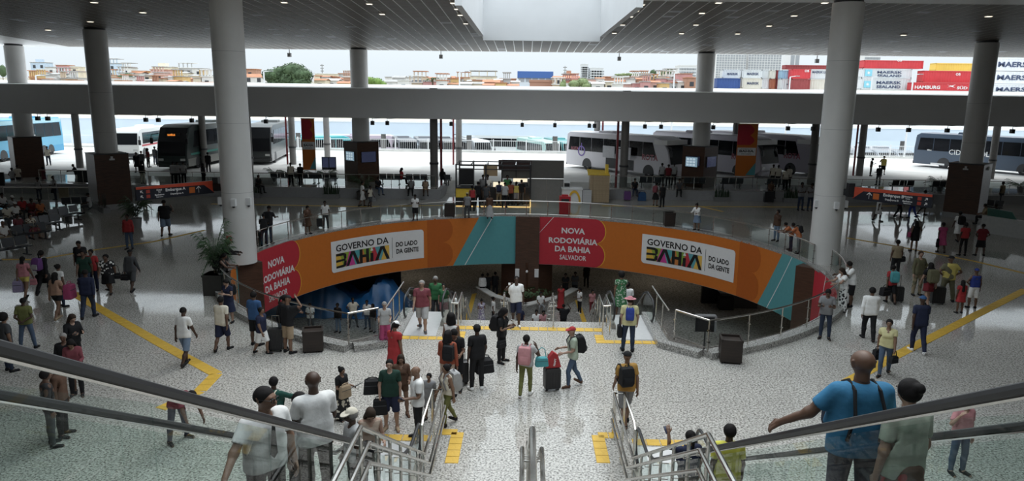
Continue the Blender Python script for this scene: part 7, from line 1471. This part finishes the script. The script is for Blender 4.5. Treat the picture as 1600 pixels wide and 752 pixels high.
down('u2', -3.2, 27.4, 1.74, 10, 'stand', 'tee:*white*black*12 trousers:dgrey', 'short:hair', 'm', 'person in patterned shirt riding up the left escalator')
down('u3', -2.95, 25.6, 1.35, 0, 'stand', 'tee:green shorts:pink', 'short:hair', 'l', 'child in green shirt on the left escalator')
down('u4', -2.9, 27.8, 1.74, -10, 'stand', 'tee:white shorts:grey', 'short:hair', 'd', 'man in white shirt further down the left escalator')
down('u5', -3.0, 29.0, 1.72, 0, 'stand', 'fit:red trousers:black', 'long:hair', 'm', 'woman in red further down the left escalator')
W_('tankm', F_(703, 490, 706, 588), 160, 'stand', 'tank:white shorts:grey', 'curly:hair', 'b', 'man in white sleeveless shirt facing the lower stairs', lod=1)
W_('ragl', F_(706, 510, 712, 611), -10, 'look', 'tee:black shorts:black', 'short:hair', 'b', 'teenager in black shirt with white sleeves looking down')
W_('rust', F_(687, 517, 700, 622), 165, 'hold', 'fitlong:rust trousers:beige', 'verylong:hair', 'b', 'long haired woman in rust red top and beige trousers')
W_('air', F_(747, 508, 745, 609), -155, 'relax', 'tee:black trousers:black', 'short:hair cap:black', 'd', 'man in black uniform with red trim carrying a black duffel bag', shoes='white')
W_('curl', F_(789, 482, 784, 567), 70, 'phones', 'tee:black trousers:black', 'curly:hair', 'b', 'tall curly haired man in black looking at his phone')
W_('drink', F_(801.5, 431, 806, 509), 0, 'drink', 'tee:white shorts:navy', 'crop:hair', 'd', 'man in white T-shirt and navy shorts drinking at the stair head', shoes='white')
W_('pinkb', F_(820, 523, 821, 620), 170, 'earwalk', 'fit:lgrey leggings:olive', 'short:hair', 'd', 'woman in olive leggings with a pink backpack walking away', shoes='white')
W_('cap', F_(890, 510, 893, 604), -80, 'push', 'tee:mint jeans:denim', 'cap:red', 'l', 'man in red cap, pale green shirt and jeans pushing a suitcase', shoes='brown')
W_('must', F_(966, 549, 976, 664), 195, 'walk2', 'tee:mustard shorts:grey', 'cap:black', 'b', 'man in black cap, mustard shirt and grey shorts with a backpack')
W_('hat', F_(991, 464, 981, 549), 175, 'relax', 'tee:lyellow jeans:ddenim', 'short:hairb hat:pink', 'l', 'person in pink hat and pale yellow shirt with blue drawstring bag', girth=1.08)
down('grn', 3.45, 24.9, 1.66, 180, 'hand', 'dress:*green*mint*16', 'afro:hair', 'b', 'woman in green floral dress riding down the right escalator'); down('grn2', 3.85, 26.1, 1.7, 180, 'stand', 'tee:white trousers:black', 'short:hair', 'd', 'person in white riding down in front of the woman in green')
# foreground group left
W_('paper', F_(541, 574, 536, 656), 60, 'holds', 'tee:black longskirt:*black*cream*13', 'bun:hair', 'b', 'woman in black and green top with patterned skirt holding a paper')
W_('dgr', F_(610.6, 562, 611, 672), 5, 'relax', 'tee:dgreen shorts:navy', 'crop:hair', 'l', 'man in dark green T-shirt and navy shorts facing the camera', shoes='tan')
W_('brn', F_(633, 554.6, 628, 650), 10, 'hold', 'fitlong:brown hotpants:brown', 'long:hairb', 'b', 'woman in brown top with black handbag behind the green shirted man', shoes='brown')
W_('bald', H_(650.7, 573, 1.72), -70, 'hold', 'tee:white trousers:black', None, 'b', 'bald man in white shirt and black trousers with a lanyard', girth=1.08)
W_('kid', F_(669, 584, 671, 657), -10, 'stand', 'tee:grey shorts:grey', 'short:hair', 'b', 'child in grey shirt beside the bald man in white')
W_('gbp', F_(684, 568, 699, 665), -60, 'walk', 'tank:cream leggings:olive', 'bun:hair', 'b', 'woman in cream tank top and dark leggings with a grey backpack')
W_('tealp', H_(427, 590, 1.70), 165, 'hand', 'sleeved:teal trousers:ddenim', 'short:hair', 'd', 'person in dark teal sweater with a beige backpack behind the handrail')
# riders of the two up escalators
EX = -2.72
def riser(k, hx, hy, X, H, fc, pose, cl, hr, sk, lab, **q):
    d = ray(hx, hy); t = X/d.x; y = d.y*t; z = max(0., 5.8-(y-2.25)*.58); W_(k, (Vector((X, y, CH+d.z*t-H)), H), fc, pose, cl, hr, sk, lab, lod=0, **q)
riser('gla', 409, 604, -2.62, 1.74, 48, 'rout', 'tee:white trousers:black', 'crop:hair', 'b', 'man with glasses, black tie and white shirt leaning on the left handrail', extra=('glasses', 'tie'), girth=1.1)
riser('tall', 488, 581, -2.52, 1.80, 215, 'fold', 'tee:white trousers:black', None, 'd', 'tall bald man in white shirt with his back to us on the left escalator', girth=1.05)
riser('yng', 466, 614, -2.95, 1.72, 60, 'hold', 'tee:white trousers:black', 'short:hair', 'm', 'young man in white shirt behind the tall bald man', extra=('tie',))
riser('ccap', 549, 639, -2.75, 1.72, -55, 'relax', 'tee:lgrey trousers:dgrey', 'short:hairg cap:cream', 'd', 'elderly man in cream cap and pale polo at the escalator foot', extra=('glasses',))
riser('bei', 577, 632, -2.7, 1.64, 20, 'look', 'tank:beige trousers:black', 'long:hairb', 'l', 'woman in beige top looking into her bag at the escalator foot')
riser('bman', 1351, 548, 2.85, 1.80, 180, 'lout', 'tee:sky jeans:ddenim', None, 'm', 'bald man in bright blue shirt with his back to us on the right escalator', girth=1.1)
riser('oli', 1424, 595, 3.15, 1.62, 195, 'relax', 'tee:mint skirt:*brown*red*9', 'bun:hair', 'l', 'woman in pale olive top beside the man in blue')
riser('vest', 1141, 664, 3.05, 1.70, 180, 'stand', 'tee:vest trousers:dgrey', 'short:hair', 'd', 'person in bright yellow vest riding down the right escalator')
riser('nvy', 1079, 674, 2.95, 1.66, 195, 'up', 'tee:navy trousers:black', 'tail:hair', 'b', 'woman in navy holding up a phone at the right escalator foot')
W_('pinkp', F_(1510, 621, 1494, 741), 10, 'ear', 'tee:rose jeans:denim', 'crop:hair', 'l', 'man in pink polo phoning, seen through the right glass', lod=0)
# right concourse
W_('bcap', F_(1439.6, 462, 1432, 551), 172, 'walk', 'tee:navy trousers:navy', 'cap:blue', 'd', 'man in blue cap and navy shirt with white print walking away', shoes='white')
W_('yel', F_(1381.5, 498, 1380, 588), -30, 'walk2', 'fit:lyellow jeans:denim', 'short:hair', 'b', 'woman in pale yellow top and jeans with black handbags')
W_('wsh', F_(1370, 448.7, 1355, 531), 165, 'walk', 'sleeved:white trousers:black', 'short:hair', 'm', 'man in white shirt and black trousers walking away at right', girth=1.08)
W_('gry', F_(1295, 450.8, 1287, 530), -25, 'phones', 'tee:grey jeans:ddenim', 'short:hair', 'm', 'man in grey T-shirt and jeans looking at his phone by the right railing')
W_('cp1', F_(1315, 408, 1327, 479), -100, 'rail', 'tee:white shorts:black', 'short:hair', 'm', 'man in white T-shirt and black shorts leaning at the right railing')
W_('cp2', F_(1319, 418, 1314, 487), -80, 'rail', 'fit:white wide:*white*black*22', 'long:hairb', 'l', 'woman in white top and spotted trousers at the right railing')
W_('tan', H_(1404, 375, 1.68), 175, 'relax', 'fit:khaki trousers:black', 'bun:hair', 'm', 'woman in khaki top with a dark shoulder bag walking away')
W_('tur', F_(1403, 414, 1390, 474), 175, 'walk', 'tee:red shorts:black', 'short:hair', 'm', 'boy in red shirt with a turquoise backpack pulling a suitcase')
W_('sol', F_(1440, 392.7, 1431, 462), 10, 'hip1', 'sleeved:camo trousers:*khaki*camo*9', 'short:hairb', 'l', 'soldier in camouflage uniform facing the camera')
W_('rsk', F_(1459, 410, 1447, 478), 180, 'walk2', 'fit:black miniskirt:dred', 'verylong:hair', 'l', 'long haired woman in red skirt with olive backpack between the uniforms')
W_('gua', F_(1483.6, 400, 1477, 472), 178, 'hip', 'tee:*yellow*camo*4 trousers:camo', 'cap:black', 'm', 'guard in yellow striped vest and beret seen from behind', girth=1.12)
W_('rgl', F_(1503, 438, 1498, 490), 180, 'stand', 'fit:red miniskirt:red', 'verylong:hair', 'm', 'small girl with long hair and red skirt')
W_('jer', F_(1523, 420, 1518, 482), 175, 'hip1', 'tank:royal shorts:white', 'cap:royal', 'm', 'man in royal blue sleeveless jersey and cap with back to us')
W_('bdr', F_(1430, 345, 1427, 393), 175, 'ear', 'minidress:black', 'long:hair', 'b', 'woman in short black dress with a pink bag walking away')
W_('pdr', F_(1475.6, 347, 1469, 395), 170, 'walk', 'dress:hotpink', 'bun:hair', 'd', 'woman in magenta dress walking away at right')
W_('wbp', F_(1502.6, 329.7, 1495, 378), 178, 'walk2', 'tee:white skirt:white', 'bun:hair', 'd', 'woman in white with a black backpack before the right brown block')
W_('rtp', F_(1506, 347.7, 1503, 400), 180, 'relax', 'fit:red leggings:black', 'bun:hair', 'd', 'woman in red top and black leggings walking away at right')
W_('drm', F_(1533, 349.4, 1530, 400), 178, 'hip', 'tee:dred shorts:black', 'crop:hair', 'd', 'man in dark red shirt and black shorts walking away at right')
seated('t1', 1541, 320, -110, 'tee:khaki trousers:black', 'short:hair', 'b', 'man in khaki shirt sitting right of the right brown block'); seated('t2', 1558, 320, -120, 'tee:black trousers:black', 'short:hair', 'd', 'person in black bending over a bag beside the khaki shirted man')
W_('far1', H_(1568, 284, 1.72), 200, 'stand', 'tee:khaki trousers:dgrey', 'short:hair', 'd', 'person in khaki standing at the far right behind the bench')
W_('or1', F_(1246, 346, 1246, 396), -120, 'raillow', 'tee:orange trousers:grey', 'short:hair', 'm', 'man in orange shirt leaning far over the railing beside the right column')
W_('or2', F_(1232, 345, 1234, 392), -100, 'raillow', 'tee:orange jeans:ddenim', 'short:hair', 'b', 'boy in orange shirt leaning over the railing beside the orange shirted man')
W_('pho', F_(1214, 328, 1212, 377), -60, 'up', 'tee:brown jeans:ldenim', 'bun:hair', 'm', 'woman raising a phone at the far railing left of the orange shirts')
W_('blu', F_(1089, 317, 1088, 360), -40, 'rail', 'fitlong:white skirt:ldenim', 'bun:hair', 'b', 'woman in white blouse and pale blue skirt at the far railing')
W_('k1', F_(1251, 284, 1250, 329), 10, 'fold', 'tee:grey jeans:ddenim', 'short:hair', 'd', 'man in grey with folded arms beside the right column, left one'); W_('k2', F_(1265, 284, 1265, 330), 5, 'phones', 'tee:grey jeans:ddenim', 'short:hair', 'd', 'man in grey reading his phone beside the right column, right one')
for i, (fx, fy, fc, cl, lab) in enumerate(((1371, 346, 80, 'tee:white shorts:white', 'person in white shorts walking behind the right sign, left one'), (1404, 340, 70, 'tee:dred trousers:black', 'person in dark clothes walking behind the right sign, middle one'), (1424, 341, -80, 'tee:blue trousers:royal', 'person in blue trousers walking behind the right sign'), (1441, 336, 60, 'tee:black shorts:dgrey', 'person in black walking behind the right end of the sign'))):
    W_('g%d' % i, (at(fx, fy), 1.7), fc, 'walk' if i % 2 else 'walk2', cl, 'short:hair', 'd', lab)
# kiosk customers
KC = [(738, 290, 1.70, 190, 'tank:red trousers:black', 'tail:hair', 'woman in red top at the yellow kiosk counter'), (730, 301, 1.6, 180, 'tee:grey trousers:dgrey', 'cap:straw', 'man in straw coloured hat at the far railing by the kiosk'), (747, 284, 1.78, 175, 'tee:black trousers:black', 'short:hair', 'tall man in black queueing at the food kiosk'), (760, 287, 1.70, 165, 'tee:dgrey trousers:dgrey', 'short:hair', 'man in grey queueing second at the food kiosk'), (765, 303, 1.55, 10, 'tee:brown longskirt:lgrey', 'short:hair', 'person in brown top and long pale skirt before the kiosk'), (780, 283, 1.74, 180, 'tee:lgrey trousers:khaki', 'crop:hair', 'man in pale shirt with dark backpack at the kiosk'), (789, 285, 1.74, 170, 'tee:lgrey trousers:black', 'crop:hair', 'man in pale shirt and black trousers at the kiosk'), (798, 283, 1.70, 185, 'tee:rust trousers:black', 'short:hair', 'man in rust shirt at the food kiosk'), (807, 284, 1.66, 175, 'tank:yellow shorts:grey', 'bun:hair', 'woman in bright yellow top at the food kiosk'), (815, 281, 1.76, 180, 'tee:black trousers:dgrey', 'short:hair', 'man in black right of the woman in yellow'), (820, 279, 1.74, 190, 'tee:dgrey trousers:grey', 'short:hair', 'rightmost man in grey of the kiosk queue')]
for i, (hx, hy, H, fc, cl, hr, lab) in enumerate(KC): W_('kc%d' % i, H_(hx, hy, H), fc, 'relax', cl, hr, 'd' if i % 3 else 'b', lab, lod=2)
for i, (hx, hy, cl, lab) in enumerate(((755, 268, 'tee:grey trousers:black', 'kiosk worker in grey behind the counter, left'), (762, 269, 'tee:white trousers:black', 'kiosk worker in white behind the counter, middle'), (793, 268, 'tee:green trousers:black', 'kiosk worker in green behind the counter, right'))):
    p = atY(hx, hy, 51.6); W_('kw%d' % i, (Vector((p.x, 51.6, 0)), min(1.95, max(1.5, p.z))), 0, 'hold', cl, 'short:hair', 'd', lab, lod=2)
# lower level
def low(k, hx, hy, H, fc, pose, cl, hr, sk, lab, **q): W_(k, H_(hx, hy, H, LOWZ), fc, pose, cl, hr, sk, lab, lod=2, **q)
low('b1', 484, 474, 1.72, 0, 'fold', 'tee:white trousers:dgrey', 'short:hair', 'd', 'man in white shirt before the blue tarpaulin, leftmost'); low('b2', 527, 474, 1.72, -20, 'stand', 'tee:black jeans:ldenim', 'short:hair', 'd', 'man in black top and pale jeans before the tarpaulin'); low('b3', 551, 465, 1.8, 20, 'hip', 'tee:cream trousers:dgrey', 'crop:hair', 'd', 'man in cream shirt with hands on hips before the tarpaulin'); low('b4', 573, 469, 1.74, -10, 'relax', 'tee:white jeans:denim', 'crop:hair', 'd', 'man in white shirt and jeans right of the tarpaulin'); low('b5', 582, 475, 1.68, -30, 'stand', 'fit:black trousers:grey', 'long:hair', 'd', 'woman in black beside the railing post on the lower floor')
low('b6', 877, 445, 1.66, 10, 'stand', 'longdress:red', 'short:hair', 'm', 'woman in red dress on the lower floor right of the pier'); low('b7', 884, 427, 1.76, 5, 'fold', 'tee:black trousers:black', 'short:hair', 'd', 'man in black on the lower floor, left of a pair'); low('b8', 899, 425, 1.76, -5, 'fold', 'tee:dgrey trousers:black', 'short:hair', 'd', 'man in dark grey on the lower floor, right of a pair')
low('b9', 906, 450, 1.66, -60, 'holds', 'tee:white trousers:black', 'tail:hair', 'm', 'woman in white top and black trousers on the lower floor', shoes='white'); low('b10', 926, 453, 1.62, 20, 'hold', 'fit:rose leggings:dred', 'bun:hair', 'b', 'woman in pink top and red leggings on the lower floor')
low('b11', 752, 467, 1.62, 20, 'phones', 'longdress:*lilac*white*16', 'bun:hair', 'b', 'woman in floral dress photographing on the lower floor'); low('b12', 771, 464, 1.66, 90, 'stand', 'tee:white trousers:black', 'bun:hair', 'm', 'woman in white shirt standing left of the planter')
low('b13', 754, 428, 1.72, 180, 'stand', 'sleeved:white trousers:black', 'short:hair', 'd', 'person in white jacket far back on the lower floor'); low('b14', 762, 427, 1.74, 180, 'stand', 'tee:black trousers:black', 'short:hair', 'd', 'person in black beside the white jacket on the lower floor'); low('b15', 774, 425, 1.78, 170, 'stand', 'tee:black trousers:black', 'short:hair', 'd', 'tall person in black left of the central pier'); low('b16', 917, 412, 1.72, 180, 'walk', 'tee:black trousers:black', 'short:hair', 'd', 'dark figure walking at the back of the lower floor')
low('b17', 881, 476, 1.70, 175, 'headarm', 'tee:black trousers:black', 'short:hair', 'd', 'man in black with raised arm at the foot of the lower stairs')
for k, hx, hy, cl, lab in (('c1', 845, 457, 'tee:white trousers:grey', 'man in white shirt sitting on the planter edge, back'), ('c2', 838, 485, 'tee:white trousers:denim', 'man in white shirt sitting at the planter, front left'), ('c3', 849, 486, 'tee:rose trousers:brown', 'woman in pink sitting at the planter, front right'), ('c4', 813, 480, 'tee:navy trousers:navy', 'person in navy sitting at the planter behind the stairs')):
    p = at(hx, hy, LOWZ+.62+.86); W_(k, (Vector((p.x, p.y, LOWZ)), 1.7), 10, 'lap', cl, 'short:hair', 'm', lab, sit=.62, lod=2)
# ------------------------------------------------------------------ bags and luggage
B_ = PEO
backpack(B_['bp'], 'purple and grey backpack on the person in black at left', 'purple', 'lgrey'); backpack(B_['pinkb'], 'large pink backpack on the woman in olive leggings', 'rose', 'rose'); backpack(B_['cap'], 'black backpack on the man in the red cap', 'black', 'dgrey'); backpack(B_['must'], 'glossy black backpack hanging on the mustard shirted man', 'black', 'black', 1., .1)
backpack(B_['hat'], 'blue drawstring bag on the back of the pale yellow shirt', 'royal', 'royal', .8); backpack(B_['curl'], 'black backpack on the tall curly haired man', 'black'); backpack(B_['gbp'], 'grey backpack on the woman in the cream tank top', 'lgrey', 'grey'); backpack(B_['tealp'], 'beige backpack on the person in teal', 'cream', 'cream', .9); backpack(B_['tur'], 'turquoise backpack on the boy in red', 'turq', 'turq', .9)
backpack(B_['rsk'], 'olive backpack on the woman in the red skirt', 'camo', 'black', 1.1); backpack(B_['wbp'], 'black backpack on the woman in white at right', 'black'); backpack(B_['bpw'], 'black backpack on the woman leaning by the palm', 'black', 'black', .9); backpack(B_['dressk'], 'dark backpack on the woman in the blue dress', 'black', 'black', .8); backpack(B_['or1'], 'black backpack on the man leaning in orange', 'black', 'black', .8)
backpack(B_['rust'], 'black leather backpack on the woman in rust red', 'black', 'black', .85, -.1); backpack(B_['r2'], 'maroon backpack on the woman at the right wall', 'maroon', 'maroon'); backpack(B_['kc5'], 'dark backpack on the man in the pale shirt at the kiosk', 'navy')
bm = dict(B_['bman']); bm['face'] = 0; bm['back'] = bm['loc']+Vector((0, .12, 1.20*bm['k'])); bt = backpack(bm, 'dark backpack worn in front by the man in blue', 'ddenim', 'black', (1.0, 1.25, 1.25))
for c_ in bt.children:
    if not c_.name.startswith('strap'): c_.scale = (1, 1, .68)
R9 = rad(90)
handbag(B_['girl']['wL'], .3, 'lilac cloth bag held by the girl in yellow shorts', 'lilac', .34, .42, .2, .1); handbag(B_['girl']['wR'], .3, 'small pink bag held by the girl in yellow shorts', 'pink', .22, .22, .12, .12); handbag(B_['bp']['wL'], .2, 'black holdall carried by the person with purple backpack', 'black', .5, .34, .26, .12); handbag(B_['nude']['wR']+Vector((.12, 0, .45)), R9, 'magenta bag hanging from the shoulder of the woman in black shorts', 'hotpink', .36, .5, .25, .1)
handbag(B_['patt']['wL']+Vector((.05, 0, .32)), .2, 'black shoulder bag of the woman in patterned blouse', 'black'); handbag(B_['greyw']['wL'], 0, 'dark bag carried by the man in grey shirt', 'black', .3, .24, .12, .1); handbag(B_['air']['wR'], .4, 'black duffel bag hanging from the uniformed man', 'black', .48, .38, .3, .10); handbag(B_['curl']['back']+Vector((.12, -.22, .17)), .8, 'small black bag at the hip of the curly haired man', 'black', .3, .22, .12, .62)
handbag(B_['pinkb']['wR']+Vector((.14, 0, -.02)), .2, 'pale teal handbag on the arm of the woman in olive leggings', 'turq', .34, .24, .16, .26); handbag(B_['yel']['wL'], .4, 'black handbag in the left hand of the woman in yellow', 'black', .26, .2, .12, .16); handbag(B_['yel']['wR'], .4, 'black shoulder bag at the side of the woman in yellow', 'black', .28, .3, .12, .1); handbag(B_['bdr']['wL']+Vector((-.05, 0, .4)), .8, 'pink shoulder bag of the woman in the black dress', 'hotpink', .3, .24, .14, .2)
handbag(B_['hat']['wL']+Vector((-.03, 0, .25)), R9, 'black shoulder bag of the person in pink hat', 'black', .3, .36, .12, .3); handbag(B_['brn']['wR']+Vector((-.05, -.05, .2)), .2, 'black handbag of the woman in brown', 'black', .36, .28, .18, .2); handbag(B_['dgr']['wR'], .2, 'black bag hanging from the hand of the green shirted man', 'black', .34, .36, .16, .08); handbag(B_['dgr']['wR']+Vector((-.20, .2, .36)), .2, 'round black bag behind the green shirted man', 'black', .42, .34, .2, .05)
handbag(B_['bei']['wR']+Vector((.12, -.05, .1)), .2, 'dark open handbag of the woman in beige', 'black', .4, .3, .18, .1); handbag(B_['paper']['wR']+Vector((.06, -.06, .2)), .9, 'brown paper bag held by the woman in patterned skirt', 'tan', .3, .3, .1, .05); handbag(B_['tur']['wL']+Vector((-.05, 0, 0)), .4, 'black holdall carried by the boy in red', 'black', .4, .32, .2, .1); handbag(B_['tan']['wR']+Vector((.05, 0, .3)), .4, 'dark shoulder bag of the woman in khaki', 'black', .3, .24, .12, .2)
handbag(B_['wp2']['wL'], .4, 'grey bag carried by the man walking beside the man in white', 'grey', .3, .26, .12, .1); handbag(B_['pdr']['wL'], .4, 'dark umbrella bag in the hand of the woman in magenta', 'black', .1, .45, .1, .04); handbag(B_['l5']['wR'], .3, 'black shoulder bag of the man by the notice boards', 'black', .3, .26, .12, .1)
p = at(862, 610); suitcase(p.x, p.y, .012, .25, 'black cabin suitcase pushed by the man in the red cap', 'black', .58, .42, .26, .40)
t = thing('gift_bag', 'red bag with white lettering standing on the black suitcase', 'bag', (p.x+.02, p.y, .645), .25); MB().prism([(-.20, 0), (.20, 0), (.10, .34), (-.02, .42), (-.12, .30)], (0, -.08, 0), (1, 0, 0), (0, 0, 1), (0, .16, 0)).build('bag_body', cloth('red'), t, local=True); mb = MB(); letters(mb, 'KRAFT', (.02, -.085, .15), (.17, 0, .98), (-.98, 0, .17), width=.2); mb.build('lettering', M_prt, t, local=True, smooth=False)
p = at(722, 600); suitcase(p.x, p.y, .012, .2, 'black suitcase beside the teenager', 'black', .6, .34, .26, .35); p = at(432, 549); suitcase(p.x, p.y, .012, .1, 'black suitcase standing at the left railing between the couple', 'black', .66, .42, .28, .4); p = at(1400, 473); suitcase(p.x, p.y, .012, -.2, 'black suitcase pulled by the boy in red', 'black', .6, .42, .28, .45); p = at(1463, 476); suitcase(p.x, p.y, .012, -.1, 'black suitcase pulled by the woman in the red skirt', 'black', .66, .46, .28, .45)
p = at(501, 356); suitcase(p.x, p.y, .012, 0, 'dark suitcase beside the man with the shoulder strap', 'dgrey', .5, .38, .24, .3); p = at(981, 315); suitcase(p.x, 53.2, .012, 0, 'purple suitcase before the right platform wall', 'purple', .66, .5, .3, .3); p = at(1005, 316); t = thing('holdall', 'bright blue rucksack standing before the right platform wall', 'bag', (p.x, 53.2, .01)); mb = MB(); soft_prism(mb, [(-.3, 0), (.3, 0), (.28, .5), (.15, .65), (-.15, .65), (-.28, .5)], .3, .1, sc=.9); mb.build('bag_body', cloth('blue'), t, local=True, fix=True); MB().box((0, -.15, .25), (.3, .06, .25)).build('front_pocket', cloth('blue'), t, local=True)
p = at(992, 304); handbag(Vector((p.x, 53.25, .75)), 0, 'dark purple bag on the floor by the purple suitcase', 'navy', .6, .4, .3, .1); p = at(1198, 316); suitcase(p.x, 53.2, .012, 0, 'black trunk before the right wall under the seated person', 'black', .8, .7, .35, 0); p = at(1546, 345); handbag(Vector((p.x, p.y, .62)), .3, 'white shopping bag beside the seated man at right', 'white', .45, .4, .2, .1)
# phones and other things in hands
def held(k, h, lab, nm, cat, d, m, off=(0, 0, 0), tilt=-.6):
    p = B_[k]['w'+h]; f = rad(B_[k]['face']); q = p+Vector((sin(f)*.09, -cos(f)*.09, .02))+Vector(off); t = thing(nm, lab, cat, q, f); o = MB().box((0, 0, 0), d).build('case', m, t, local=True); o.rotation_euler = (tilt, 0, 0); o2 = MB().box((0, -.0, d[2]/2+.001), (d[0]*.9, d[1]*.92, .002)).build('display' if cat == 'phone' else 'surface', M_scrd if cat == 'phone' else m, t, local=True); o2.rotation_euler = (tilt, 0, 0)
for k, h, lab in (('lady', 'R', 'phone in the hands of the long haired woman in black'), ('dressk', 'R', 'phone in the hand of the woman in the blue dress'), ('curl', 'R', 'phone in the hands of the curly haired man'), ('gry', 'R', 'phone in the hands of the man in grey at the right railing'), ('nvy', 'L', 'phone held up by the woman in navy'), ('bald', 'L', 'phone in the hand of the bald man in white shirt'), ('pho', 'L', 'phone raised at the far railing by the woman in brown'), ('sitp', 'R', 'phone of the woman in brown at the far railing')): held(k, h, lab, 'phone', 'phone', (.075, .15, .012), M_black)
held('drink', 'R', 'pale bottle the man in white T-shirt drinks from', 'bottle', 'bottle', (.07, .07, .2), M_prt, (0, 0, .05), 1.2); held('paper', 'L', 'dark folder held out by the woman in patterned skirt', 'folder', 'folder', (.3, .22, .015), M_char); held('tall', 'R', 'sheet of white paper held by the tall bald man', 'paper_sheet', 'paper', (.22, .30, .004), M_prt)
